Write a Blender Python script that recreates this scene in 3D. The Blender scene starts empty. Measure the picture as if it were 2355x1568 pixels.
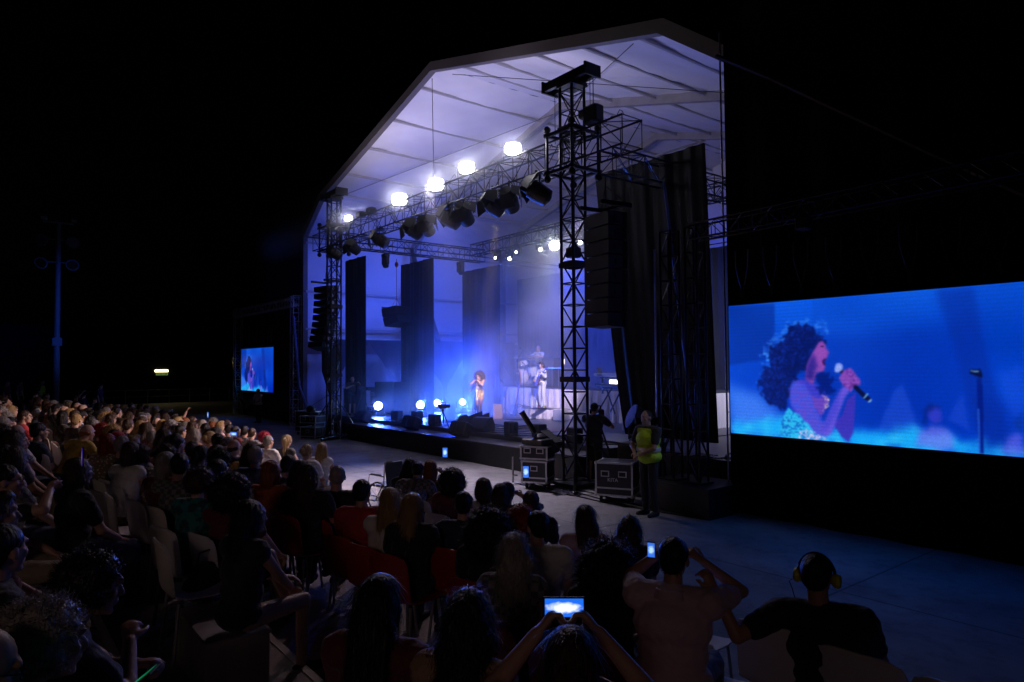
import bpy, bmesh, math, random
import numpy as np
from mathutils import Vector, Matrix, Euler
random.seed(7); np.random.seed(7)
S = bpy.context.scene
COL = S.collection

# ------------------------------------------------ camera, world, exposure
cam_d = bpy.data.cameras.new('camera'); cam = bpy.data.objects.new('camera', cam_d); COL.objects.link(cam)
_R = Matrix(((0.6187975, 0.7855186, -0.0070831), (0.0325156, -0.0166033, 0.9993333), (0.7848773, -0.6186152, -0.0358157)))
cam.matrix_world = Matrix.Translation((0, 0, 2.78)) @ _R.transposed().to_4x4()
cam_d.sensor_width = 36; cam_d.lens = 36 * 1569 / 2354
cam_d.clip_start = .05; cam_d.clip_end = 800
S.camera = cam
W = bpy.data.worlds.new('World'); S.world = W; W.use_nodes = True
_bg = W.node_tree.nodes['Background']
_sky = W.node_tree.nodes.new('ShaderNodeTexSky'); _sky.sky_type = 'NISHITA'; _sky.sun_disc = False
_sky.sun_elevation = math.radians(-4); _sky.sun_rotation = math.radians(200)
W.node_tree.links.new(_sky.outputs[0], _bg.inputs[0]); _bg.inputs[1].default_value = .004
S.view_settings.view_transform = 'Standard'; S.view_settings.look = 'None'
S.view_settings.exposure = 0; S.view_settings.gamma = 1; S.view_settings.use_curve_mapping = False
S.cycles.use_denoising = True
S.cycles.max_bounces = 6; S.cycles.diffuse_bounces = 3; S.cycles.glossy_bounces = 2
S.cycles.transmission_bounces = 4; S.cycles.volume_bounces = 0; S.cycles.transparent_max_bounces = 6
S.cycles.sample_clamp_indirect = 3; S.cycles.use_light_tree = True
S.cycles.caustics_reflective = False; S.cycles.caustics_refractive = False
S.cycles.volume_step_rate = 1.0; S.cycles.volume_max_steps = 110

def light(name, kind, loc, to, energy, color, size=.2, angle=60, blend=.5, parent=None, **kw):
    d = bpy.data.lights.new(name, kind); o = bpy.data.objects.new(name, d); COL.objects.link(o)
    o.location = loc
    dr = (Vector(to) - Vector(loc)).normalized()
    o.rotation_euler = dr.to_track_quat('-Z', 'Y').to_euler()
    d.energy = energy; d.color = color
    if kind == 'SPOT': d.spot_size = math.radians(angle); d.spot_blend = blend; d.shadow_soft_size = size
    elif kind == 'POINT': d.shadow_soft_size = size
    elif kind == 'AREA': d.size = size; d.shape = 'DISK'; d.spread = math.radians(angle)
    for k, v in kw.items(): setattr(d, k, v)
    if parent:
        bpy.context.view_layer.update(); o.parent = parent; o.matrix_parent_inverse = parent.matrix_world.inverted()
    return o

# ------------------------------------------------ materials
def mat(name, color, rough=.6, metal=0., emit=None, es=0., var=0., vs=3., bump=0., bs=20., stretch=None, spec=.5, trans=0., sheen=0.):
    m = bpy.data.materials.new(name); m.use_nodes = True
    nt = m.node_tree; b = nt.nodes['Principled BSDF']
    b.inputs['Base Color'].default_value = (*color, 1); b.inputs['Roughness'].default_value = rough
    b.inputs['Metallic'].default_value = metal; b.inputs['Specular IOR Level'].default_value = spec
    if sheen: b.inputs['Sheen Weight'].default_value = sheen
    if emit: b.inputs['Emission Color'].default_value = (*emit, 1); b.inputs['Emission Strength'].default_value = es
    if var or bump:
        tc = nt.nodes.new('ShaderNodeTexCoord'); mp = nt.nodes.new('ShaderNodeMapping')
        nt.links.new(tc.outputs['Object'], mp.inputs[0])
        if stretch: mp.inputs['Scale'].default_value = stretch
    if var:
        n = nt.nodes.new('ShaderNodeTexNoise'); n.inputs['Scale'].default_value = vs; n.inputs['Detail'].default_value = 6
        r = nt.nodes.new('ShaderNodeMapRange'); r.inputs[1].default_value = .3; r.inputs[2].default_value = .7
        r.inputs[3].default_value = 1 - var; r.inputs[4].default_value = 1 + var
        mx = nt.nodes.new('ShaderNodeVectorMath'); mx.operation = 'SCALE'; mx.inputs[0].default_value = color
        nt.links.new(mp.outputs[0], n.inputs['Vector']); nt.links.new(n.outputs[0], r.inputs[0])
        nt.links.new(r.outputs[0], mx.inputs['Scale']); nt.links.new(mx.outputs[0], b.inputs['Base Color'])
    if bump:
        n2 = nt.nodes.new('ShaderNodeTexNoise'); n2.inputs['Scale'].default_value = bs; n2.inputs['Detail'].default_value = 4
        bp = nt.nodes.new('ShaderNodeBump'); bp.inputs['Strength'].default_value = bump; bp.inputs['Distance'].default_value = .05
        nt.links.new(mp.outputs[0], n2.inputs['Vector']); nt.links.new(n2.outputs[0], bp.inputs['Height'])
        nt.links.new(bp.outputs[0], b.inputs['Normal'])
    if trans:
        t = nt.nodes.new('ShaderNodeBsdfTranslucent'); t.inputs[0].default_value = (*color, 1)
        mxs = nt.nodes.new('ShaderNodeMixShader'); mxs.inputs[0].default_value = trans
        out = nt.nodes['Material Output']
        nt.links.new(b.outputs[0], mxs.inputs[1]); nt.links.new(t.outputs[0], mxs.inputs[2]); nt.links.new(mxs.outputs[0], out.inputs[0])
    return m

M = dict(
    concrete=mat('arena_concrete', (.26, .25, .25), .85, var=.28, vs=.9, bump=.25, bs=30),
    terrace=mat('terrace_concrete', (.42, .38, .35), .85, var=.25, vs=2, bump=.3, bs=25),
    black=mat('black_paint', (.018, .018, .02), .5, var=.2),
    truss=mat('black_truss_metal', (.03, .03, .035), .35, .6),
    alu=mat('aluminium', (.55, .55, .58), .35, .9, var=.1, vs=8),
    galv=mat('galvanised_steel', (.4, .4, .42), .5, .7, var=.2, vs=5),
    frame=mat('tent_frame', (.32, .3, .32), .55, .2, var=.15, vs=2),
    fabric=mat('white_tent_fabric', (.74, .71, .76), .6, var=.12, vs=.45, bump=.9, bs=1.3, stretch=(1, .35, 1)),
    wallfab=mat('grey_wall_fabric', (.5, .5, .56), .7, var=.15, vs=2, bump=.4, bs=3, stretch=(1, 1, .15)),
    wallband=mat('brown_band', (.16, .1, .13), .8),
    drape=mat('black_molton', (.009, .009, .011), .62, bump=.5, bs=3, stretch=(3, 3, .1), spec=.2),
    gauze=mat('dark_scrim', (.03, .032, .05), .8, bump=.3, bs=4),
    wall=mat('black_side_cloth', (.006, .006, .009), .8, bump=.5, bs=2.5, stretch=(2, 2, .3), spec=.15),
    stage=mat('stage_vinyl', (.06, .06, .08), .38, var=.15, vs=2, bump=.05, bs=30),
    deck=mat('apron_deck', (.1, .09, .1), .5, var=.2, vs=3),
    skirt=mat('cream_skirt', (.75, .7, .72), .75, bump=.25, bs=8, stretch=(3, 3, .4)),
    casebrd=mat('flight_case_board', (.03, .03, .04), .4, var=.2),
    speaker=mat('speaker_grille', (.01, .01, .012), .55, bump=.4, bs=150),
    white=mat('white_plastic', (.7, .68, .66), .45, var=.06, vs=4),
    red=mat('red_plastic', (.38, .03, .02), .4, var=.1, vs=4),
    chrome=mat('chrome', (.8, .8, .82), .15, 1),
    drumshell=mat('drum_shell', (.72, .68, .66), .3),
    brass=mat('cymbal_brass', (.5, .4, .2), .3, .9),
    wood=mat('guitar_wood', (.45, .2, .08), .35, var=.3, vs=6, stretch=(1, 1, 6)),
    walnut=mat('dark_wood', (.12, .05, .03), .35, var=.3, vs=6),
    paper=mat('paper', (.8, .8, .78), .8),
    lens=mat('dark_lens', (.02, .02, .03), .08, spec=.9),
    cable=mat('black_cable', (.012, .012, .012), .5),
    hivis=mat('hi_vis_yellow', (.5, .75, .03), .7, emit=(.4, .8, .02), es=.0, bump=.3, bs=14),
    reflect=mat('reflective_band', (.7, .72, .7), .35, .3),
    strap=mat('blue_strap', (.12, .16, .35), .6),
    glass=mat('bottle_glass', (.8, .85, .9), .1, spec=.8),
    sequin=mat('gold_sequins', (.85, .62, .3), .25, .7, bump=1.0, bs=60),
    polemat=mat('painted_pole', (.22, .26, .32), .55, var=.1),
    wool=mat('red_band_canvas', (.28, .02, .02), .8),
    tread=mat('step_edge_strip', (.6, .58, .5), .5),
    yellowplastic=mat('yellow_plastic', (.6, .6, .03), .35),
    tile=mat('stair_face', (.42, .38, .36), .8, var=.2, vs=4),
    rubber=mat('rubber', (.02, .02, .02), .7),
)
def slabs(m, scale=.24):
    nt = m.node_tree; b = nt.nodes['Principled BSDF']; src = b.inputs['Base Color'].links[0].from_socket
    tc = nt.nodes.new('ShaderNodeTexCoord'); br = nt.nodes.new('ShaderNodeTexBrick'); br.offset = 0; br.inputs['Scale'].default_value = scale; br.inputs['Mortar Size'].default_value = .004; br.inputs['Brick Width'].default_value = 1; br.inputs['Row Height'].default_value = 1
    br.inputs['Color1'].default_value = (1, 1, 1, 1); br.inputs['Color2'].default_value = (.88, .88, .9, 1); br.inputs['Mortar'].default_value = (.45, .45, .45, 1)
    nt.links.new(tc.outputs['Object'], br.inputs['Vector'])
    n = nt.nodes.new('ShaderNodeTexNoise'); n.inputs['Scale'].default_value = 3.5; n.inputs['Detail'].default_value = 8; n.inputs['Roughness'].default_value = .75; nt.links.new(tc.outputs['Object'], n.inputs['Vector'])
    r = nt.nodes.new('ShaderNodeMapRange'); r.inputs[1].default_value = .3; r.inputs[2].default_value = .52; r.inputs[3].default_value = .62; r.inputs[4].default_value = 1.05; nt.links.new(n.outputs[0], r.inputs[0])
    a = nt.nodes.new('ShaderNodeVectorMath'); a.operation = 'MULTIPLY'; nt.links.new(src, a.inputs[0]); nt.links.new(br.outputs[0], a.inputs[1])
    c = nt.nodes.new('ShaderNodeVectorMath'); c.operation = 'SCALE'; nt.links.new(a.outputs[0], c.inputs[0]); nt.links.new(r.outputs[0], c.inputs['Scale']); nt.links.new(c.outputs[0], b.inputs['Base Color'])
slabs(M['concrete'])
def emis(name, color, s): 
    return mat(name, (.0, .0, .0), .5, emit=color, es=s)
M['lamp_white'] = emis('lit_lens_white', (.93, .9, 1), 60)
M['lamp_white_small'] = emis('lit_lens_small', (.95, .97, 1), 25)
M['lamp_blue'] = emis('lit_lens_blue', (.55, .72, 1), 30)
M['sign_green'] = emis('exit_sign_green', (.07, .14, .03), .6)
M['sign_dark'] = mat('sign_letter', (.01, .02, .01), .6)
M['tube'] = emis('lit_tube', (1, .86, .45), 4)

# ------------------------------------------------ mesh builder
def basis(d):
    d = Vector(d).normalized(); u = Vector((0, 0, 1)) if abs(d.z) < .95 else Vector((1, 0, 0))
    a = d.cross(u).normalized(); return a, a.cross(d).normalized(), d
class MB:
    def __init__(s): s.v = []; s.f = []; s.mi = []; s.cur = 0
    def add(s, vs, fs):
        o = len(s.v); s.v += [tuple(v) for v in vs]; s.f += [tuple(i + o for i in f) for f in fs]; s.mi += [s.cur] * len(fs); return s
    def box(s, c, size, rot=None):
        x, y, z = [q / 2 for q in size]
        vs = [Vector((a * x, b * y, e * z)) for a in (-1, 1) for b in (-1, 1) for e in (-1, 1)]
        if rot is not None: vs = [rot @ v for v in vs]
        c = Vector(c)
        return s.add([v + c for v in vs], [(0, 1, 3, 2), (4, 6, 7, 5), (0, 4, 5, 1), (2, 3, 7, 6), (0, 2, 6, 4), (1, 5, 7, 3)])
    def cbox(s, c, size, ch=.01, rot=None):      # chamfered box (vertical edges and top/bottom)
        x, y, z = [q / 2 for q in size]; vs = []; 
        ring = lambda zz, e: [(x - e - ch, -y + e, zz), (x - e, -y + e + ch, zz), (x - e, y - e - ch, zz), (x - e - ch, y - e, zz), (-x + e + ch, y - e, zz), (-x + e, y - e - ch, zz), (-x + e, -y + e + ch, zz), (-x + e + ch, -y + e, zz)]
        for zz, e in ((-z, ch), (-z + ch, 0), (z - ch, 0), (z, ch)): vs += [Vector(p) for p in ring(zz, e)]
        fs = [tuple(range(7, -1, -1)), tuple(range(24, 32))]
        for r in range(3):
            for i in range(8): j = (i + 1) % 8; fs.append((r * 8 + i, r * 8 + j, r * 8 + 8 + j, r * 8 + 8 + i))
        if rot is not None: vs = [rot @ v for v in vs]
        c = Vector(c); return s.add([v + c for v in vs], fs)
    def tube(s, p0, p1, r, n=8, r1=None, cap=True):
        return s.path([p0, p1], r, n, radii=[r, r if r1 is None else r1], cap=cap)
    def path(s, pts, r, n=6, radii=None, cap=True):
        pts = [Vector(p) for p in pts]; vs = []; m = len(pts)
        for i, p in enumerate(pts):
            d = pts[min(i + 1, m - 1)] - pts[max(i - 1, 0)]
            if d.length < 1e-7: d = Vector((0, 0, 1))
            a, b, _ = basis(d); rr = radii[i] if radii else r
            for k in range(n):
                t = 2 * math.pi * k / n; vs.append(p + (a * math.cos(t) + b * math.sin(t)) * rr)
        fs = []
        for i in range(m - 1):
            for k in range(n):
                j = (k + 1) % n; fs.append((i * n + k, i * n + j, (i + 1) * n + j, (i + 1) * n + k))
        if cap: fs.append(tuple(range(n - 1, -1, -1))); fs.append(tuple((m - 1) * n + k for k in range(n)))
        return s.add(vs, fs)
    def lathe(s, c, prof, n=24, axis=(0, 0, 1)):     # prof: (radius, height)
        a, b, d = basis(axis); c = Vector(c); vs = []
        for r, h in prof:
            for k in range(n):
                t = 2 * math.pi * k / n; vs.append(c + d * h + (a * math.cos(t) + b * math.sin(t)) * max(r, 1e-4))
        fs = []; m = len(prof)
        for i in range(m - 1):
            for k in range(n):
                j = (k + 1) % n; fs.append((i * n + k, i * n + j, (i + 1) * n + j, (i + 1) * n + k))
        fs.append(tuple(range(n - 1, -1, -1))); fs.append(tuple((m - 1) * n + k for k in range(n)))
        return s.add(vs, fs)
    def prism(s, poly, ext, origin=(0, 0, 0)):        # poly of 3D points, extruded by ext
        p = [Vector(q) + Vector(origin) for q in poly]; e = Vector(ext); n = len(p)
        fs = [tuple(range(n)), tuple(range(2 * n - 1, n - 1, -1))]
        for i in range(n): j = (i + 1) % n; fs.append((i, j, n + j, n + i))
        return s.add(p + [q + e for q in p], fs)
    def ell(s, c, r, n=12, m=8, rot=None):
        c = Vector(c); vs = []
        for i in range(m + 1):
            ph = math.pi * i / m
            for k in range(n):
                t = 2 * math.pi * k / n
                v = Vector((r[0] * math.sin(ph) * math.cos(t), r[1] * math.sin(ph) * math.sin(t), -r[2] * math.cos(ph)))
                if rot is not None: v = rot @ v
                vs.append(c + v)
        fs = []
        for i in range(m):
            for k in range(n):
                j = (k + 1) % n; fs.append((i * n + k, i * n + j, (i + 1) * n + j, (i + 1) * n + k))
        return s.add(vs, fs)
    def grid(s, fn, nu, nv):
        vs = [fn(i / nu, j / nv) for j in range(nv + 1) for i in range(nu + 1)]
        fs = [(j * (nu + 1) + i, j * (nu + 1) + i + 1, (j + 1) * (nu + 1) + i + 1, (j + 1) * (nu + 1) + i) for j in range(nv) for i in range(nu)]
        return s.add(vs, fs)
    def mesh(s, name, mats, smooth=False):
        me = bpy.data.meshes.new(name); me.from_pydata(s.v, [], s.f)
        for m in (mats if isinstance(mats, (list, tuple)) else [mats]): me.materials.append(m)
        me.polygons.foreach_set('material_index', s.mi)
        bm = bmesh.new(); bm.from_mesh(me); bmesh.ops.remove_doubles(bm, verts=bm.verts, dist=1e-6) if len(s.v) < 200000 else None
        bmesh.ops.recalc_face_normals(bm, faces=bm.faces); bm.to_mesh(me); bm.free()
        if smooth: me.polygons.foreach_set('use_smooth', [True] * len(me.polygons)); smooth_by_angle(me)
        me.update(); return me
    def build(s, name, m, parent=None, smooth=False, loc=None):
        o = bpy.data.objects.new(name, s.mesh(name, m, smooth)); COL.objects.link(o)
        if parent is not None: o.parent = parent
        if loc is not None: o.location = loc
        return o
def smooth_by_angle(me, ang=.7):
    bm = bmesh.new(); bm.from_mesh(me)
    for e in bm.edges:
        if len(e.link_faces) == 2 and e.calc_face_angle(0) > ang: e.smooth = False
    bm.to_mesh(me); bm.free()
def tag(o, label=None, cat=None, group=None, kind=None):
    if label: o['label'] = label
    if cat: o['category'] = cat
    if group: o['group'] = group
    if kind: o['kind'] = kind
    return o
def thing(name, label, cat, loc=(0, 0, 0), rz=0, group=None):
    o = bpy.data.objects.new(name, None); COL.objects.link(o); o.empty_display_size = .2
    o.location = loc; o.rotation_euler = (0, 0, rz)
    return tag(o, label, cat, group)
def dup(root, loc=None, rz=None, label=None, group=None, rot=None):
    r = root.copy(); COL.objects.link(r)
    if loc is not None: r.location = loc
    if rz is not None: r.rotation_euler = (0, 0, rz)
    if rot is not None: r.rotation_euler = rot
    if label: r['label'] = label
    if group: r['group'] = group
    for ch in list(root.children):
        c = ch.copy(); COL.objects.link(c); c.parent = r
        for g in list(ch.children):
            d = g.copy(); COL.objects.link(d); d.parent = c
    return r
def struct(mb, name, m, smooth=False): return tag(mb.build(name, m, None, smooth), kind='structure')
def rotz(a): return Matrix.Rotation(a, 3, 'Z')
# ================================================ setting: ground, terraces, stage
gz = MB(); gz.grid(lambda u, v: (-220 + 440 * u, -160 + 400 * v, 0), 2, 2)
struct(gz, 'arena_floor', M['concrete'])
# terraces: level z for Y bands (front row on the floor)
tz = MB()
for y0, y1, z in ((-41, .82, .8), (.82, 1.92, .62), (1.92, 2.68, .5), (2.68, 3.42, .4), (3.42, 4.1, .28), (4.1, 5.0, .13)): tz.box((-25, (y0 + y1) / 2, z / 2), (64, y1 - y0, z))
tz.box((-25, -.12, 1.0), (64, .62, .4))
struct(tz, 'seating_terrace', M['terrace'])
for ye, ze in ((.82, .8), (1.92, .62), (.19, 1.2)):
    es = MB(); es.box((-15, ye - .025, ze + .004), (24, .055, .008)); es.box((-15, ye + .003, ze - .02), (24, .006, .05)); struct(es, 'terrace_edge', M['tread'])
# stage
ap = MB(); ap.box((-18.25, 11.75, .3), (12.7, .9, .6))
a = ap.build('stage_apron', M['black']); tag(a, kind='structure')
for i in range(7):
    pass
dk = MB()
for i in range(7): dk.box((-24.6 + 12.7 / 7 * (i + .5), 11.74, .606), (12.7 / 7 - .02, .86, .012))
o = dk.build('stage_apron_deck', M['deck']); tag(o, kind='structure')
st = MB(); st.box((-18.15, 18.9, .37), (12.9, 13.4, .74)); st.box((-27.95, 18.9, .36), (6.68, 13.4, .72)); st.box((-9.95, 19.1, .36), (3.46, 13., .72))
struct(st, 'stage_floor', M['stage'])
tp = MB(); tp.box((-18.2, 12.6, .745), (12, .05, .004)); tp.box((-16.5, 14.2, .745), (3.0, .04, .004))
o = tp.build('floor_tape', mat('red_tape', (.5, .04, .06), .5)); tag(o, 'thin red marking tape along the stage front edge', 'tape')
# ------------------------------------------------ tent
tent = thing('marquee_tent', 'huge white polygonal marquee roof over the stage, open at the front', 'tent', (-20.1, 12.3, 0))
PX = [(-31.7, 0), (-31.7, 9.0), (-29.75, 10.4), (-20.1, 13.05), (-10.1, 10.45), (-7.9, 8.8), (-7.9, 0)]
FY = [12.3, 18.3, 24.3, 30.3]
def toL(p): return (p[0] + 20.1, p[1] - 12.3, p[2])
def offs(k, d):   # profile offset outward
    cx, cz = -20.1, 3.
    out = []
    for i, (x, z) in enumerate(PX):
        if i in (0, 6): out.append((x + (-d if i == 0 else d), z))
        elif i in (1, 5): out.append((x + (-d if i == 1 else d), z + .12 * d / .3))
        elif i == 3: out.append((x, z + d))
        else: out.append((x + (-.55 if i == 2 else .55) * d, z + .9 * d))
    return out
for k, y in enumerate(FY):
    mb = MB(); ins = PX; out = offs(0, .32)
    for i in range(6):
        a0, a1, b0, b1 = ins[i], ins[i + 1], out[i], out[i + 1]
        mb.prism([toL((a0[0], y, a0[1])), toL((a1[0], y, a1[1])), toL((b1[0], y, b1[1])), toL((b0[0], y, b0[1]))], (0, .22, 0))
    mb.build('portal_frame', M['frame'] if k else mat('shaded_front_frame', (.13, .11, .11), .6), tent)  # shade on the unlit front frame is put into its darker colour
def lerp2(a, b, t): return (a[0] + (b[0] - a[0]) * t, a[1] + (b[1] - a[1]) * t)
pur = [lerp2(PX[2], PX[3], (x + 29.75) / 9.65) for x in (-29.4, -27.63, -25.49, -23.42, -21.3)] + \
      [lerp2(PX[3], PX[4], (x + 20.1) / 10.) for x in (-18.95, -17.19, -15.14, -13.15, -11.11)] + \
      [(-31.66, 8.75), (-31.66, 6.4), (-31.66, 4.6), (-7.94, 8.5), (-7.94, 4.2)]
PURL = mat('purlin_metal', (.45, .43, .46), .5)
for x, z in pur:
    mb = MB(); mb.box(toL((x, 21.4, z + (.2 if 5 < z and abs(x + 19.8) < 11.4 else 0))), (.075, 18, .09)); mb.build('purlin', PURL, tent)
outp = offs(0, .3)
mb = MB()
for i in range(1, 5):
    for j in range(3):
        y0, y1 = FY[j] + .05, FY[j + 1] + .05
        def fn(u, v, i=i, y0=y0, y1=y1):
            p = lerp2(outp[i], outp[i + 1], u); nb = 5; sag = (-.05 * abs(math.sin(math.pi * u * nb)) * math.sin(math.pi * v) - .06 * math.sin(math.pi * v)) if i in (2, 3) else 0
            return toL((p[0], y0 + (y1 - y0) * v, p[1] + sag + .012 * math.sin(u * 31 + v * 23) * math.sin(v * 13 + u * 5) + .008 * math.sin(u * 71 - v * 37)))
        mb.grid(fn, 70, 40)
mb.build('roof_membrane', M['fabric'], tent, True)
mb = MB()
mb.grid(lambda u, v: toL((-32.02, 12.6 + 18 * u, 3.95 + 5.1 * v)), 20, 6); mb.build('side_membrane', M['fabric'], tent, True); mb = MB(); mb.grid(lambda u, v: toL((-7.54, 12.6 + 17.7 * u, 8.9 * v)), 20, 6)
mb.build('side_membrane', M['fabric'], tent, True)
mb = MB(); mb.grid(lambda u, v: toL((-31.84 + .04 * math.sin(u * 150), 12.35 + 18 * u, 0 + 3.4 * v)), 160, 4); mb.build('side_curtain', M['wallfab'], tent, True)
mb = MB(); mb.grid(lambda u, v: toL((-31.8, 12.35 + 18 * u, 3.4 + .6 * v)), 10, 2); mb.build('side_band', M['wallband'], tent, True)
mb = MB(); mb.grid(lambda u, v: toL((-31.7 + 23.8 * u, 30.2, 9.0 * v)), 20, 6)
mb.add([toL((x, 30.2, z)) for x, z in offs(0, .36)[1:6]], [(0, 1, 2, 3, 4)]); mb.build('end_membrane', M['fabric'], tent)
mb = MB()   # bracing wires under the roof
for a0, a1 in (((-19, 12.5, 12.6), (-10.2, 18.2, 10.4)), ((-11, 12.5, 10.6), (-19.6, 18.2, 13.0)), ((-29.5, 12.5, 10.3), (-20.3, 18.2, 12.9)), ((-20.3, 12.5, 12.9), (-20.35, 12.6, 8.4)), ((-31.6, 12.5, .8), (-31.6, 18.2, 4.2)), ((-31.6, 18.2, .8), (-31.6, 12.5, 4.2))):
    mb = MB(); mb.tube(toL(a0), toL(a1), .012, 5); mb.build('bracing_wire', M['cable'], tent)
mb = MB(); mb.path([toL((-31.5, 18.1, 9.0)), toL((-30.2, 18.1, 6.2)), toL((-28.9, 18.1, 4.0))], .16, 8, radii=[.1, .2, .14]); mb.build('dark_diagonal', M['gauze'], tent)  # dark tapered band slanting down inside the second frame
# ------------------------------------------------ black side walls carrying the screens
def cloth_wall(name, label, x0, x1, y, z1):
    mb = MB()
    def fn(u, v): return (x0 + (x1 - x0) * u, y + .03 * math.sin(u * (x1 - x0) * 5.2) + .02 * math.sin(u * 77), z1 * v)
    mb.grid(fn, int(abs(x1 - x0) * 10), 6)
    def fb(u, v): p = fn(u, v); return (p[0], p[1] + .12, p[2])
    mb.grid(fb, int(abs(x1 - x0) * 10), 6)
    mb.grid(lambda u, v: (x0, fn(0, v)[1] + .12 * u, z1 * v), 1, 6)
    return tag(mb.build(name, M['wall'], None, True), label, 'cloth wall')
cloth_wall('side_cloth_wall', 'tall black cloth wall behind the big near screen', -7.66, 6., 11.3, 9.6)
cloth_wall('side_cloth_wall', 'black cloth wall around the small far screen', -42.5, -31.9, 12.5, 6.1)
mb = MB(); mb.grid(lambda u, v: (-120 + 175 * u, 60, 14 * v), 8, 2); 
o = mb.build('perimeter_wall', M['wall']); tag(o, 'dark perimeter wall far behind the tents and floodlight pole', 'wall')
mb = MB(); mb.grid(lambda u, v: (-60, -40 + 100 * u, 6 * v), 8, 2)
o = mb.build('perimeter_wall', M['wall']); tag(o, 'dark end wall carrying the lit exit sign', 'wall')
# wire edge (blue-lit hem pole) at the left edge of the near cloth wall, and faint roof straps
mb = MB(); mb.tube((-7.68, 11.24, 0), (-7.7, 11.24, 9.2), .018, 8)
tag(mb.build('hem_pole', M['alu']), 'thin upright pole along the near black cloth wall edge', 'pole')
mb = MB(); mb.path([(-7.72, 11.16, 8.72), (-6.63, 11.16, 7.93), (-3.76, 11.16, 5.69), (-2.3, 11.16, 4.6)], .045, 6)
tag(mb.build('canopy_strap', mat('tan_strap', (.08, .055, .05), .8)), 'long tan strap slanting down across the near black wall', 'strap')

# ------------------------------------------------ trusses and towers
def truss(name, label, p0, p1, w, h, group=None, chord=.025, lace=.012, pitch=None, m=None, cat='truss'):
    p0, p1 = Vector(p0), Vector(p1); d = (p1 - p0); L = d.length; d.normalize()
    up = Vector((0, 0, 1)) if abs(d.z) < .9 else Vector((0, 1, 0))
    sd = d.cross(up).normalized(); up = sd.cross(d).normalized()
    t = thing(name, label, cat, p0, 0, group); m = m or M['truss']
    cs = [(sd * (a * w / 2) + up * (b * h / 2)) for a, b in ((-1, -1), (1, -1), (1, 1), (-1, 1))]
    for c in cs:
        mb = MB(); mb.tube(c, c + d * L, chord, 8); mb.build('chord', m, t)
    n = max(2, round(L / (pitch or max(w, h)))); mb = MB()
    for i in range(n + 1):
        q = d * (L * i / n)
        for k in range(4): mb.tube(cs[k] + q, cs[(k + 1) % 4] + q, lace, 5)
    for i in range(n):
        q0, q1 = d * (L * i / n), d * (L * (i + 1) / n)
        for k in range(4):
            A, B = cs[k], cs[(k + 1) % 4]
            if (i + k) % 2: A, B = B, A
            mb.tube(A + q0, B + q1, lace, 5)
    mb.build('bracing', m, t)
    return t
front = truss('lighting_truss', 'long black box truss across the stage front carrying the stage lamps', (-26.4, 10.95, 7.75), (-9.7, 10.95, 7.75), .62, .62, pitch=.62)
for k in (0,):
    mb = MB()   # looping cables on the truss
    for i in range(26):
        x = .4 + i * .63; a = random.uniform(-.3, .3)
        mb.path([(x + s_ * .5, a + .1 * math.sin(s_ * 3), .33 + .16 * math.sin(s_ * math.pi) * random.uniform(.3, 1.4)) for s_ in (0, .2, .4, .6, .8, 1)], .009, 5)
        mb.path([(x + s_ * .5, a * .8, -.33 - .12 * math.sin(s_ * math.pi) * random.uniform(.3, 1.4)) for s_ in (0, .25, .5, .75, 1)], .008, 5)
    mb.build('cable', M['cable'], front)
side_l = truss('lighting_truss', 'black side truss running back into the tent from the far tower', (-25.1, 11.4, 7.75), (-25.1, 18.1, 7.75), .4, .55)
side_r = truss('lighting_truss', 'black side truss running back from the near tower above the tall curtain', (-10.9, 11.4, 7.5), (-10.9, 18.6, 7.5), .4, .55)
back_t = truss('lighting_truss', 'rear black truss across the stage in the smoke', (-26.2, 18.4, 8.2), (-9.8, 18.4, 8.2), .4, .5)
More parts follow.
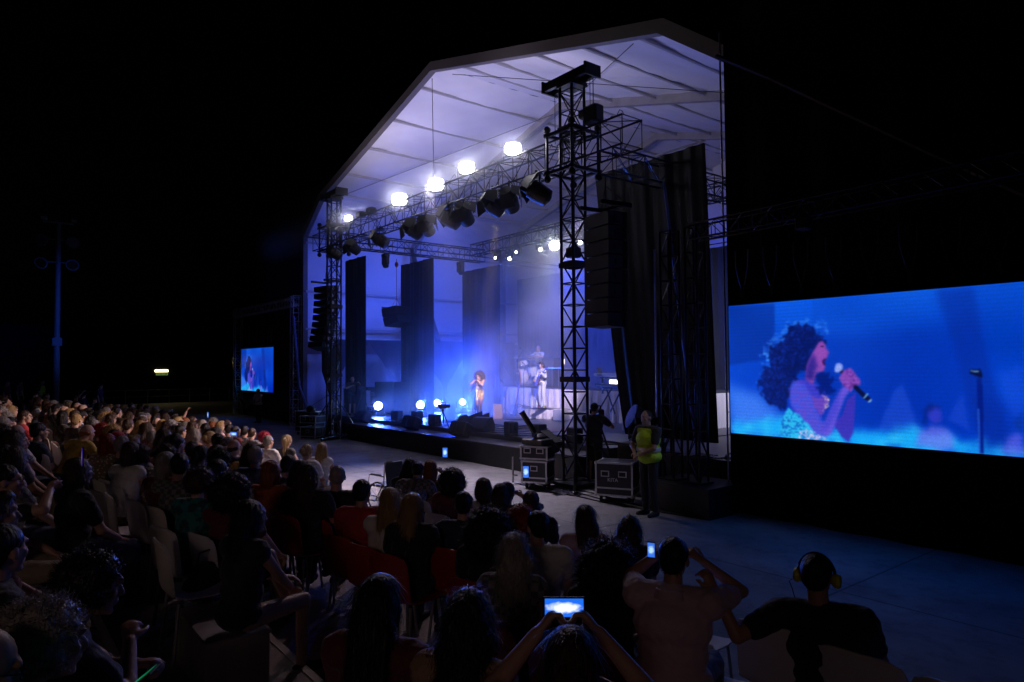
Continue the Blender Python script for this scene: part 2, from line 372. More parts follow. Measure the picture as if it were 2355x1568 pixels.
def tower(x, y, top, label):
    t = thing('truss_tower', label, 'tower', (x, y, 0))
    w = .4
    for a, b in ((-1, -1), (1, -1), (1, 1), (-1, 1)):
        mb = MB(); mb.tube((a * w / 2, b * w / 2, .1), (a * w / 2, b * w / 2, top), .035, 10); mb.build('chord', M['truss'], t)
    mb = MB(); n = int(top / .5); zs = [.15 + (top - .25) * i / n for i in range(n + 1)]; cc = [(-1, -1), (1, -1), (1, 1), (-1, 1)]
    for i, z in enumerate(zs):
        for k in range(4):
            A = Vector((*cc[k], 0)) * w / 2; B = Vector((*cc[(k + 1) % 4], 0)) * w / 2
            mb.tube(A + Vector((0, 0, z)), B + Vector((0, 0, z)), .017, 5)
            if i < n:
                if (i + k) % 2: A, B = B, A
                mb.tube(A + Vector((0, 0, z)), B + Vector((0, 0, zs[i + 1])), .017, 5)
    mb.build('bracing', M['truss'], t)
    for z in (2.45, 5.1, top - 1.0):     # section joints
        mb = MB(); mb.box((0, -w / 2 - .03, z), (w + .1, .03, .12)); mb.box((0, w / 2 + .03, z), (w + .1, .03, .12)); mb.box((-w / 2 - .03, 0, z), (.03, w + .0, .12)); mb.box((w / 2 + .03, 0, z), (.03, w, .12)); mb.build('joint_plate', M['black'], t)
    mb = MB(); mb.box((0, 0, top + .05), (w + .12, w + .12, .1)); mb.box((-.05, -.16, top + .2), (1.5, .1, .2)); mb.box((-.05, .16, top + .2), (1.5, .1, .2)); mb.box((-.78, 0, top + .2), (.05, .5, .28)); mb.box((.68, 0, top + .2), (.05, .5, .28)); mb.build('head_beam', M['black'], t)
    mb = MB(); mb.box((0, 0, .08), (.9, .9, .06))
    for a in range(4):
        q = math.pi / 2 * a + .78; mb.tube((0, 0, .1), (math.cos(q) * 1.2, math.sin(q) * 1.2, .1), .035, 6); mb.tube((math.cos(q) * 1.15, math.sin(q) * 1.15, 0), (math.cos(q) * 1.15, math.sin(q) * 1.15, .5), .02, 6)
        mb.box((math.cos(q) * 1.15, math.sin(q) * 1.15, .01), (.22, .22, .02)); mb.tube((math.cos(q) * 1.1, math.sin(q) * 1.1, .12), (math.cos(q) * .3, math.sin(q) * .3, 1.3), .018, 6)
    mb.build('base', M['truss'], t)
    for sx in (-.6, .6):
        mb = MB(); n = 40
        for i in range(n): z = top + .1 - i * (top - 8.0) / n; mb.ell((sx, 0, z), (.014 if i % 2 else .006, .006 if i % 2 else .014, .02), 5, 4)
        mb.build('hoist_chain', M['truss'], t)
    mb = MB()  # sleeve block around the front truss
    for z in (7.28, 8.18):
        for a in (-1, 1): mb.box((0, a * .42, z), (1.0, .07, .07)); mb.box((a * .42, 0, z), (.07, 1.0, .07))
    for a in (-1, 1):
        for b in (-1, 1): mb.tube((a * .42, b * .42, 7.2), (a * .42, b * .42, 8.3), .035, 6); mb.ell((a * .42, b * .42, 7.15), (.09, .09, .09), 8, 6); mb.ell((a * .42, b * .42, 8.32), (.09, .09, .09), 8, 6)
    mb.build('sleeve_block', M['truss'], t)
    return t
tower(-11.55, 10.95, 9.3, 'near black truss tower standing in front of the stage, large')
tower(-25.05, 10.95, 9.3, 'far black truss tower at the left end of the stage')
# chain hoist hanging over near tower
t = thing('chain_hoist', 'black chain hoist motor beside the near tower above the truss', 'hoist', (-10.85, 10.95, 8.35))
mb = MB(); mb.cbox((0, 0, .1), (.42, .3, .42), .04); mb.build('motor_body', M['black'], t)
mb = MB(); mb.cbox((-.3, 0, .2), (.24, .2, .2), .03); mb.tube((0, 0, .3), (0, 0, .95), .012, 6); mb.build('chain_bag', M['black'], t)
# screen-side truss with hanging chains
tr = truss('lighting_truss', 'dark slim truss above the near screen', (-7.9, 10.6, 5.25), (-1.6, 10.6, 5.35), .29, .29, chord=.02, lace=.008)
tr2 = truss('lighting_truss', 'upper dark truss of the far screen frame', (-41.2, 12.0, 5.9), (-31.9, 12.0, 5.9), .4, .4, m=M['galv'])
for i in range(9):
    x = -7.12 + i * .565
    mb = MB()
    mb.path([(x - .13, 10.95, 4.85), (x - .125, 10.95, 4.55), (x - .05, 10.95, 4.25), (x, 10.95, 4.12)], .011, 5)
    mb.path([(x + .13, 10.95, 4.85), (x + .12, 10.95, 4.5), (x + .05, 10.95, 4.22), (x, 10.95, 4.12)], .011, 5)
    mb.box((x, 10.95, 4.06), (.05, .04, .16))
    o = mb.build('screen_bracket', M['truss'])
    tag(o, 'small v-shaped steel sling above the near screen', 'bracket', 'slings above the near screen')
for i in range(8):
    x = -40.3 + i * .6
    mb = MB(); mb.path([(x - .15, 12.3, 4.8), (x - .05, 12.3, 4.3), (x, 12.3, 4.1)], .014, 5); mb.path([(x + .15, 12.3, 4.8), (x + .05, 12.3, 4.3), (x, 12.3, 4.1)], .014, 5)
    tag(mb.build('screen_bracket', M['galv']), 'tiny v-shaped sling above the far screen', 'bracket', 'slings above the far screen')
# goal-post truss legs right of the stage
for (x, y) in ((-8.6, 10.75), (-8.0, 10.75)):
    tt = truss('truss_upright', 'slim black truss upright %s the guard in the yellow vest' % ('just behind' if x < -8.3 else 'right behind and farther right of'), (x, y, .55), (x, y, 5.4), .26, .26, pitch=.5)
mb = MB(); mb.box((-8.2, 10.9, .27), (1.5, 1.2, .54)); 
for sx in (-8.6, -8.0): mb.box((sx, 10.75, .56), (.4, .4, .03))
tag(mb.build('ballast_platform', M['black']), 'low black ballast platform under the slim truss legs', 'platform')
mb = MB(); mb.path([(-9.15, 11.3, 6.6), (-8.75, 11.2, 4), (-8.3, 11.1, 1.2)], .03, 6)
tag(mb.build('ratchet_strap', M['strap']), 'blue-lit slanting strap in front of the tall black curtain', 'strap')
mb = MB(); mb.path([(-31.9, 11.9, 5.2), (-31.2, 11.8, 3.4), (-30.6, 11.7, 1.9), (-28.9, 11.4, 1.0)], .07, 8)
tag(mb.build('ratchet_strap', M['strap']), 'blue-lit slanting tube left of the pale tent post', 'strap')
mb = MB(); mb.tube((-9.35, 11.2, 0), (-9.35, 11.2, 5.2), .02, 8)
tag(mb.build('support_pole', M['alu']), 'thin blue-lit upright pole beside the guard', 'pole')

# ------------------------------------------------ drapes
def drape(label, x0, x1, y, z0, z1, zt=None, amp=.05, fr=7., group=None, m=None, taper=0.):
    mb = MB(); w = x1 - x0; ph = random.random() * 6; zt = z1 if zt is None else zt
    def fn(u, v, o=0):
        k = 1 - .4 * v; uu = u
        x = x0 + w * uu + taper * (1 - v) * (1 - u)
        return (x, y + amp * k * math.sin(u * w * fr + ph) + amp * .5 * math.sin(u * w * fr * 2.3 + ph) + o, z0 + (z1 + (zt - z1) * u - z0) * v)
    n = int(w * 14)
    mb.grid(fn, n, 10); mb.grid(lambda u, v: fn(u, v, .02), n, 10)
    return tag(mb.build('stage_drape', m or M['drape'], None, True), label, 'drape', group)
drape('black leg drape hanging directly right of the far tower', -28.3, -26.2, 12.85, .78, 7.45)
drape('black leg drape left of centre behind the hung speaker', -26.75, -23.95, 14.8, .78, 7.25)
drape('smoke-veiled black leg drape right of the hung speaker drape', -26.0, -23.1, 17.6, .78, 7.1)
drape('wide black backcloth across the rear of the stage', -30.0, -14.5, 24.0, .78, 7.6)
drape('pale grey side cloth seen right of the tall near curtain', -9.3, -6.9, 17., .78, 7.2, m=mat('grey_cloth', (.2, .2, .24), .8))
mb = MB()     # tall near curtain with tapering left edge
def cf(u, v, o=0.):
    xl = -12.35 + (-13.35 + 12.35) * min(1, max(0, (v - .0)) ** .8)
    xr = -9.5 + (-9.72 + 9.5) * v
    x = xl + (xr - xl) * u
    return (x, 13.5 + .045 * math.sin(u * 26) * (1 - .4 * v) + .018 * math.sin(u * 61 + 1) + o, .95 + (8.02 - .95) * v)
mb.grid(cf, 90, 30); mb.grid(lambda u, v: cf(u, v, .025), 90, 30)
near_c = tag(mb.build('stage_drape', M['drape'], None, True), 'tall glossy black curtain tapering downward right of the near tower', 'drape')
mb = MB(); mb.tube((-13.4, 13.45, 8.05), (-9.65, 13.45, 8.05), .025, 8); tag(mb.build('curtain_pipe', M['alu']), 'thin pipe holding the tall near curtain', 'pipe')
# swagged scrim along the left side
mb = MB()
swag = [(13.0, 1.9), (14.0, 3.2), (14.9, 3.9), (16.2, 2.2), (16.8, 1.75), (17.2, 2.0), (17.9, 3.3), (19.2, 1.6), (20.5, 3.4), (21.6, 1.8), (22.6, 3.2), (23.8, 1.8)]
for i in range(len(swag) - 1):
    (ya, za), (yb, zb) = swag[i], swag[i + 1]
    mb.grid(lambda u, v, ya=ya, yb=yb, za=za, zb=zb: (-30.0 + .05 * math.sin((ya + (yb - ya) * u) * 9), ya + (yb - ya) * u, za + (zb - za) * u + (4.05 - za - (zb - za) * u) * v), 8, 6)
for y in (16.75, 19.2, 21.6): mb.path([(-30, y, 1.9), (-30, y, 1.4), (-29.95, y, .8)], .1, 8, radii=[.14, .08, .12])
tag(mb.build('swagged_scrim', M['gauze'], None, True), 'dark scrim gathered into pointed swags along the left stage side', 'scrim')
mb = MB(); mb.tube((-30, 13., 4.07), (-30, 24, 4.07), .025, 8); tag(mb.build('scrim_pipe', M['alu']), 'thin pale pipe along the top of the swagged scrim', 'pipe')
mb = MB(); mb.path([(-26.9, 11.6, 3.7), (-26.8, 11.6, 2.6), (-26.75, 11.6, 1.6), (-26.7, 11.6, .9)], .3, 12, radii=[.36, .38, .1, .13])
tag(mb.build('tied_scrim', M['gauze'], None, True), 'dark cloth bundle tied to a point under the far line array', 'scrim')
# ================================================ lamps and sound hardware
def ang_to(src, dst):
    return (Vector(dst) - Vector(src)).normalized().to_track_quat('-Z', 'Y').to_matrix()
def flood(x, label, z=8.12, y=10.72, power=600, to=None, small=False, s=1.):
    p = Vector((x, y, z)); t = thing('flood_lamp', label, 'stage lamp', p, 0, None if small else None)
    R = Vector((.72, -.62, .10)).normalized().to_track_quat('-Z', 'Y').to_matrix() 
    k = .62 if small else 1.; k *= s
    mb = MB(); mb.cbox(R @ Vector((0, 0, .09)), (.42 * k, .34 * k, .17), .03, R); mb.build('housing', M['black'], t)
    mb = MB()
    mb.prism([R @ Vector((a * .2 * k, b * .16 * k, -.004)) for a, b in [(math.copysign(abs(math.cos(q_)) ** .7, math.cos(q_)), math.copysign(abs(math.sin(q_)) ** .7, math.sin(q_))) for q_ in [k_ * math.pi / 12 for k_ in range(24)]]], R @ Vector((0, 0, -.02)))
    mb.build('lens', M['lamp_white'], t)
    mb = MB(); mb.path([R @ Vector((-.24 * k, 0, .05)), R @ Vector((-.24 * k, -.3 * k, .12)), R @ Vector((.24 * k, -.3 * k, .12)), R @ Vector((.24 * k, 0, .05))], .014, 5); mb.build('yoke', M['black'], t)
    return t
FL = [(-23.31, 8.21, .6), (-19.47, 8.16, 1.05), (-17.26, 8.17, 1.), (-15.63, 8.3, .95), (-13.54, 8.3, .9)]
pos = ['smallest and farthest lit flood lamp on the front truss', 'second lit flood lamp from the far tower', 'middle one of the five lit flood lamps', 'lit flood lamp second nearest to the near tower', 'lit flood lamp nearest to the near tower']
for (x, z, s), l in zip(FL, pos): flood(x, l, z=z + .02, y=10.75, s=s * 1.15); light('flood_glow', 'POINT', (x + .22, 10.52, z + .05), (0, 0, 0), 16 * s, (.85, .8, 1), .06)
def profile_lamp():
    t = thing('profile_lamp', 'x', 'stage lamp', (0, 0, 0))
    R = Euler((math.radians(58), 0, math.radians(-20))).to_matrix()
    mb = MB(); mb.lathe((0, 0, -.32), [(.05, .32), (.17, .27), (.19, .1), (.19, -.12), (.14, -.16), (.13, -.3)], 16, R @ Vector((0, 0, -1))); 
    mb.lathe(Vector((0, 0, -.32)) + R @ Vector((0, 0, .02)), [(.2, .0), (.205, .03), (.2, .06)], 16, R @ Vector((0, 0, -1)))
    mb.build('lamp_body', M['black'], t, True)
    c = Vector((0, 0, -.32)) + R @ Vector((0, 0, -.2 + .42)) * 0 + (R @ Vector((0, 0, 1))) * -.0
    tip = Vector((0, 0, -.32)) + (R @ Vector((0, 0, -1))) * -.3
    for k in range(4):
        q = k * math.pi / 2 + .2; ax = R @ Vector((math.cos(q), math.sin(q), 0)); sd = R @ Vector((-math.sin(q), math.cos(q), 0)); fw = R @ Vector((0, 0, 1))
        b0 = tip + ax * .14; e = (ax * .75 - fw * .65).normalized() * .3
        mb = MB(); mb.prism([b0 - sd * .11, b0 + sd * .11, b0 + e + sd * .18, b0 + e - sd * .18], ax.cross(sd) * .006 + ax * .004); mb.build('barn_door', M['black'], t)
    mb = MB(); mb.path([(-.23, 0, -.3), (-.23, 0, -.05), (.23, 0, -.05), (.23, 0, -.3)], .015, 5); mb.tube((0, 0, -.05), (0, 0, .1), .025, 6); mb.build('yoke', M['black'], t)
    mb = MB(); mb.lathe(tip - (R @ Vector((0, 0, 1))) * .02, [(.12, 0), (.12, .012)], 14, R @ Vector((0, 0, 1))); mb.build('lens', M['lens'], t)
    return t
pl = None
PL = [(-24.5, 'directly at the far tower', 1.), (-22.9, 'second from the far tower', 1.), (-20.8, 'third from the far tower', 1.1), (-18.6, 'fourth from the far tower', 1.15), (-16.5, 'middle cluster of the front truss', 1.2), (-14.4, 'second nearest to the near tower', 1.2), (-12.6, 'immediately left of the near tower', 1.25)]
for i, (x, l, sc) in enumerate(PL):
    lab = 'unlit black barn-door lamp under the front truss, ' + l
    if pl is None: pl = profile_lamp(); o = pl; o['label'] = lab
    else: o = dup(pl, label=lab)
    o.location = (x, 10.72, 7.42); o.scale = (sc, sc, sc); o.rotation_euler = (0, 0, random.uniform(-.5, .5)); o['group'] = 'barn-door lamps under the front truss'
    if i in (3, 4, 5):
        o2 = dup(o, label='rear unlit barn-door lamp tucked behind the ' + {3: 'fourth', 4: 'middle', 5: 'second nearest'}[i] + ' one'); o2.location = (x + .42, 10.95, 7.5); o2.rotation_euler = (0, 0, random.uniform(.6, 1.2))
# small par cans on top of truss
for i, (x, w) in enumerate(((-21.6, 'between the first two flood lamps'), (-22.4, 'close to the farthest flood lamp'))):
    t = thing('par_can', 'small dark box lamp on the front truss ' + w, 'stage lamp', (x, 10.8, 8.12)); mb = MB(); mb.cbox((0, 0, .1), (.36, .26, .2), .03); mb.build('lamp_body', M['black'], t); mb = MB(); mb.tube((0, 0, -.08), (0, 0, .1), .02, 6); mb.build('clamp', M['black'], t)
def moving_head(loc, label, m, tgt, r=.11, sc=1., up=False):
    t = thing('moving_head', label, 'stage lamp', loc); s = -1 if up else 1
    mb = MB(); mb.cbox((0, 0, -.08 * s), (.34, .26, .16), .03); mb.build('base', M['black'], t)
    mb = MB(); mb.cbox((-.19, 0, -.3 * s), (.06, .16, .36), .02); mb.cbox((.19, 0, -.3 * s), (.06, .16, .36), .02); mb.cbox((0, 0, -.18 * s), (.42, .18, .05), .02); mb.build('yoke', M['black'], t)
    c = Vector((0, 0, -.4 * s)); d = (Vector(tgt) - Vector(loc) - c).normalized()
    mb = MB(); mb.lathe(c, [(.07, -.2), (.13, -.16), (.15, 0), (r + .02, .16), (r + .02, .18)], 16, d); mb.build('lamp_head', M['black'], t, True)
    mb = MB(); mb.lathe(c + d * .178, [(r, 0), (r, .012)], 20, d); mb.build('lens', m, t)
    t.scale = (sc,) * 3
    return t
# hung spot lamps at the back
BK = [((-19.18, 17.2, 7.75), 'big dazzling back lamp left of the near tower', M['lamp_white'], .17, 1.1, (-9, 8, 5)),
      ((-23.3, 17.6, 7.75), 'leftmost small narrow lit spot on the rear truss', M['lamp_white_small'], .055, .9, (-20, 8, 7.0)),
      ((-22.85, 17.9, 7.75), 'oval bluish-white lit spot between the two narrow ones', M['lamp_white_small'], .085, .9, (-14, 12, 2.5)),
      ((-21.9, 17.6, 7.8), 'narrow yellowish lit spot right of the oval one', M['lamp_white_small'], .055, .9, (-17, 8, 7.4)),
      ((-20.5, 17.6, 7.8), 'oval lit spot just left of the big dazzling back lamp', M['lamp_white_small'], .085, .9, (-12, 13, 2)),
      ((-18.2, 17.6, 7.75), 'lit spot glimpsed through the near tower lattice', M['lamp_white_small'], .09, .9, (-12, 12, 2))]
for loc, lab, m, r, sc, tg in BK: moving_head(loc, lab, m, tg, r, sc)
moving_head((-25.1, 13.2, 7.4), 'unlit moving lamp under the side truss nearest the far tower', M['lens'], (-22, 12, 0), sc=.95)
moving_head((-25.1, 16.9, 7.4), 'unlit moving lamp farther back under the side truss', M['lens'], (-20, 16, 0), sc=.95)
FLW = [((-25.9, 13.3, 1.13), 'largest glowing floor lamp at the far left of the stage', .17), ((-24.0, 14.2, 1.22), 'second glowing blue-white floor lamp behind the far tower lamp', .15), ((-26.4, 16.5, 1.1), 'third glowing blue-white floor lamp, middle of the smoke', .15), ((-24.9, 16.8, 1.18), 'rearmost tilted oval floor lamp left of the singer', .13)]
for i, (loc, lab, r) in enumerate(FLW):
    t = thing('floor_lamp', lab, 'stage lamp', (loc[0], loc[1], .74))
    d = Vector((.78, -.62, .1)).normalized() if i < 3 else Vector((.95, -.25, .25)).normalized()
    mb = MB(); mb.box((0, 0, .03), (.3, .3, .06)); mb.path([(-.2, -.15, .05), (-.2, -.15, .32), (.2, .15, .32), (.2, .15, .05)], .018, 5); mb.build('base', M['black'], t)
    mb = MB(); mb.lathe(Vector((0, 0, .3)), [(.1, -.24), (r, -.14), (r + .02, .06), (r + .02, .1)], 18, d); mb.build('lamp_head', M['black'], t, True)
    mb = MB(); mb.lathe(Vector((0, 0, .3)) + d * .098, [(r, 0), (r * .8, .02)], 24, d); mb.build('lens', M['lamp_blue'], t)
    if loc[2] > 1.08: mb = MB(); mb.box((0, 0, -.14), (.4, .4, .28)); mb.build('riser_block', M['black'], t); t.location.z = loc[2] - .3; 

# ------------------------------------------------ lights (most belong to lamps above, some are added without a fixture)
t = thing('par_can', 'small added lamp body on the truss above the near screen', 'stage lamp', (-5.6, 10.35, 5.0)); mb = MB(); mb.cbox((0, 0, 0), (.2, .22, .2), .02); mb.tube((0, 0, 0), (0, .2, .2), .02, 6); mb.build('lamp_body', M['black'], t)
light('added_guard_spot', 'SPOT', (-5.75, 10.1, 4.9), (-8.35, 9.8, 1.2), 55, (1, .95, .8), .06, 24, 1.)  # added spot and lamp body, there to brighten the guard
t = thing('par_can', 'small dark added lamp body in the near tower at mid height', 'stage lamp', (-11.55, 10.95, 5.4)); mb = MB(); mb.cbox((0, 0, 0), (.28, .26, .24), .02); mb.tube((0, .05, 0), (.25, .3, 0), .02, 6); mb.build('lamp_body', M['black'], t)  # lamp body added to carry the crowd light
LIL = (.78, .72, 1.); BLU = (.05, .12, 1.); ICE = (.62, .74, 1.); WRM = (1., .82, .62)
# flood lamps throw a broad lilac wash into the roof
light('flood_wash', 'SPOT', (-19.4, 11.2, 8.7), (-21.5, 15.6, 12.6), 600, LIL, .25, 112, 1.)
light('flood_wash', 'SPOT', (-15.6, 11.2, 8.8), (-16.8, 16., 12.6), 400, LIL, .25, 112, 1.)
light('flood_wash', 'SPOT', (-23.3, 11.2, 8.6), (-25.5, 15.5, 12.), 560, LIL, .25, 116, 1.)
# blue back light inside the tent
light('blue_wash', 'SPOT', (-24.5, 19.0, 7.4), (-31.5, 17.5, 3.6), 1750, BLU, .3, 140, 1.)
light('blue_wash', 'SPOT', (-21, 19.5, 7.4), (-22, 25, 2.), 5000, (.03, .08, 1.), .3, 150, 1.)
light('blue_wash', 'SPOT', (-26.95, 14.2, 2.2), (-30.5, 18.5, 3), 500, BLU, .3, 150, 1.)
# floor lamps
for loc, lab, r in FLW: light('floor_beam', 'SPOT', (loc[0] + .35, loc[1] - .2, 1.1), (loc[0] + 9, loc[1] - 1.2, 1.3), 1300, (.04, .13, 1.), .15, 95, .9); light('floor_glow', 'POINT', (loc[0] + .22, loc[1] - .17, loc[2] + .04), (0, 0, 0), 34, (.1, .3, 1.), .06)
light('floor_wash', 'POINT', (-24.3, 16.4, 2.6), (0, 0, 0), 1150, (.02, .07, 1.), .5)
# lilac-white key on the band from the right truss
light('band_key', 'SPOT', (-12.4, 12.1, 6.6), (-21, 17.2, 2.1), 10500, (.8, .68, 1.), .12, 30, .7)
light('singer_key', 'SPOT', (-15.4, 11.6, 6.9), (-21.1, 15.1, 2.0), 10500, (1., .7, .46), .1, 9, .6)
# beams in the smoke
light('beam', 'SPOT', (-19.2, 17.1, 7.2), (-22.4, 18.5, 3.4), 2600, ICE, .12, 62, .8)
light('beam', 'SPOT', (-14.0, 17.6, 6.3), (-27, 17.2, 1.8), 2200, (.78, .9, .9), .1, 22, .7)
# audience light from the added tower lamp and the truss (warm), and floor
light('house_light', 'SPOT', (-11.6, 10.5, 5.35), (-16., 2.9, 1.), 3500, (1., .69, .6), .1, 64, 1.)
light('house_light', 'SPOT', (-13.2, 9.9, 8.0), (-8.5, 1.0, 1.4), 320, (1., .62, .7), .15, 70, 1.)
light('floor_light', 'SPOT', (-16.5, 9.9, 7.9), (-13.6, 7.9, 0), 3600, (.88, .76, .98), .12, 66, 1.)
light('screen_light', 'AREA', (-4.8, 10.9, 2.7), (-4.2, 4., .0), 16, (.02, .2, 1.), 2.2, 170)
# spots added without a fixture for glossy highlights on the near curtain
light('curtain_hit', 'SPOT', (-9.3, 10.9, 7.0), (-10.9, 13.5, 4.6), 110, (1., .85, .85), .06, 13, 1.)
light('curtain_hit', 'SPOT', (-9.2, 11.2, 3.2), (-10.7, 13.5, 2.6), 30, (.9, .85, 1.), .05, 20, 1.)
# side wing white behind
light('wing_light', 'SPOT', (-9.8, 17.4, 5.5), (-13.5, 22., 2.), 1500, (.75, .75, 1.), .2, 110, 1.)

# stage smoke: one soft closed volume
sm = MB(); sm.box((-19.9, 16.4, 5.2), (23.2, 13.0, 8.8))
smo = sm.build('stage_smoke', None); tag(smo, kind='stuff')
vm = bpy.data.materials.new('smoke'); vm.use_nodes = True; nt = vm.node_tree; nt.nodes.clear()
vo = nt.nodes.new('ShaderNodeOutputMaterial'); pv = nt.nodes.new('ShaderNodeVolumePrincipled'); nt.links.new(pv.outputs[0], vo.inputs['Volume'])
pv.inputs['Color'].default_value = (.9, .93, 1, 1); pv.inputs['Anisotropy'].default_value = .25; pv.inputs['Density'].default_value = .02
smo.data.materials.clear(); smo.data.materials.append(vm)

tcn = nt.nodes.new('ShaderNodeTexCoord')
def vn(t, **k):
    n = nt.nodes.new(t)
    for a, b in k.items(): setattr(n, a, b)
    return n
def mr(src, a, b, c, d):
    m = vn('ShaderNodeMapRange'); m.clamp = True
    for i, v in enumerate((a, b, c, d)): m.inputs[i + 1].default_value = v
    nt.links.new(src, m.inputs[0]); return m.outputs[0]
def mth(op, a, b):
    m = vn('ShaderNodeMath', operation=op)
    for i, v in enumerate((a, b)):
        if isinstance(v, (int, float)): m.inputs[i].default_value = v
        else: nt.links.new(v, m.inputs[i])
    return m.outputs[0]
sx = vn('ShaderNodeSeparateXYZ'); nt.links.new(tcn.outputs['Object'], sx.inputs[0])
nz = vn('ShaderNodeTexNoise'); nz.inputs['Scale'].default_value = .55; nz.inputs['Detail'].default_value = 3; nt.links.new(tcn.outputs['Object'], nz.inputs['Vector'])
wisp = mr(nz.outputs[0], .38, .66, .15, 1.6)
low = mth('MULTIPLY', mr(sx.outputs[2], 1.0, 5.2, 1, 0), mth('MULTIPLY', mr(sx.outputs[0], -20.5, -17.5, 1, .12), mr(sx.outputs[1], 13., 14.5, 0, 1)))
mp_ = vn('ShaderNodeMapping'); mp_.inputs['Location'].default_value = (18.9 / 5.5, -18.4 / 4., -5.9 / 2.6); mp_.inputs['Scale'].default_value = (1 / 5.5, 1 / 4., 1 / 2.6)
nt.links.new(tcn.outputs['Object'], mp_.inputs[0]); gs = vn('ShaderNodeTexGradient', gradient_type='SPHERICAL'); nt.links.new(mp_.outputs[0], gs.inputs[0])
up_ = mth('MULTIPLY', gs.outputs['Fac'], .36)
dens = mth('ADD', .012, mth('MULTIPLY', wisp, mth('ADD', mth('MULTIPLY', low, .22), up_)))
dy = mth('SUBTRACT', sx.outputs[1], 10.55); dz = mth('SUBTRACT', sx.outputs[2], 8.22)
dd = mth('SQRT', mth('ADD', mth('MULTIPLY', dy, dy), mth('MULTIPLY', dz, dz)), 0)
hal = mr(dd, .0, .95, 1, 0); dens = mth('ADD', dens, mth('MULTIPLY', mth('MULTIPLY', hal, hal), .4))  # denser haze added along the flood lamps to give them halos
dens = mth('MULTIPLY', dens, mr(sx.outputs[0], -13.8, -12.0, 1, .06))
nt.links.new(dens, pv.inputs['Density'])
light('back_glow', 'POINT', (-19.0, 16.85, 7.3), (0, 0, 0), 60, (.8, .88, 1.), .08)
light('added_rear_fill', 'SPOT', (10, -12, 8), (-10, 1.4, .9), 380, (1., .68, .62), 1.5, 46, 1.)  # added unseen spots behind the camera, lifting the nearest crowd
light('added_rear_fill', 'SPOT', (12, -12, 7), (-2.4, 2.2, 1.4), 42, (1., .6, .55), 1.5, 26, 1.)
light('added_pole_blue', 'SPOT', (-32.1, 11.4, 6.4), (-50, 4, 6), 2600, (.03, .12, 1.), .1, 26, 1.)  # blue spot added without a fixture to tint the floodlight pole
# ================================================ sound and stage equipment
def text_mesh(name, txt, size, m, parent, loc, rot, ext=.003):
    c = bpy.data.curves.new(name, 'FONT'); c.body = txt; c.size = size; c.extrude = ext; c.align_x = 'CENTER'; c.align_y = 'CENTER'
    o = bpy.data.objects.new(name, c); COL.objects.link(o); dg = bpy.context.evaluated_depsgraph_get()
    me = bpy.data.meshes.new_from_object(o.evaluated_get(dg)); bpy.data.objects.remove(o); me.materials.clear(); me.materials.append(m)
    o = bpy.data.objects.new(name, me); COL.objects.link(o); o.parent = parent; o.location = loc; o.rotation_euler = rot
    return o
def line_array(label, x, y, z, n, yaw, w=1.05, h=.3, curve=.035, dpt=.5, tp=.05):
    t = thing('line_array', label, 'loudspeaker', (x, y, z), yaw)
    mb = MB(); mb.box((-w / 2 + .05, 0, .16), (.06, .8, .08)); mb.box((w / 2 - .05, 0, .16), (.06, .8, .08)); mb.box((0, -.2, .16), (w, .06, .06)); mb.tube((0, 0, .2), (0, 0, .8), .012, 6); mb.tube((-.4, -.2, .2), (0, 0, .6), .01, 6); mb.tube((.4, -.2, .2), (0, 0, .6), .01, 6)
    mb.build('rigging_frame', M['truss'], t)
    zz, yy, a = 0., 0., 0.
    for i in range(n):
        a = curve * i * (1 + i * .12) * .5
        R = Matrix.Rotation(a, 3, 'X')
        c = Vector((0, yy, zz)) + R @ Vector((0, 0, -h / 2))
        mb = MB()
        pr = [(-w / 2, -dpt / 2, -h / 2 + .012), (w / 2, -dpt / 2, -h / 2 + .012), (w / 2, dpt / 2, -h / 2 + tp), (-w / 2, dpt / 2, -h / 2 + tp), (-w / 2, -dpt / 2, h / 2 - .012), (w / 2, -dpt / 2, h / 2 - .012), (w / 2, dpt / 2, h / 2 - tp), (-w / 2, dpt / 2, h / 2 - tp)]
        mb.add([R @ Vector(p) + c for p in pr], [(0, 1, 2, 3), (7, 6, 5, 4), (0, 4, 5, 1), (1, 5, 6, 2), (2, 6, 7, 3), (3, 7, 4, 0)])
        cb = mb.build('cabinet', M['speaker'], t)
        mb = MB()
        for sx in (-1, 1):
            mb.lathe(c + R @ Vector((sx * w / 2, .02, 0)), [(.07, 0), (.07, .012)], 10, (sx, 0, 0)); mb.box(c + R @ Vector((sx * (w / 2 + .008), -dpt / 2 + .05, 0)), (.016, .05, h * .9), R)
        mb.build('side_handle', M['galv'] if tp > .03 else M['rubber'], cb)
        e = R @ Vector((0, 0, -h)); zz += e.z; yy += e.y
    return t
line_array('long near line array hanging beside the near tower and tall curtain', -9.98, 10.4, 5.95, 8, math.radians(172), w=.8, h=.3, curve=.006, tp=.016)
line_array('curved far line array hanging left of the far tower', -26.15, 11.1, 6.05, 9, math.radians(190), w=1.0, h=.29)
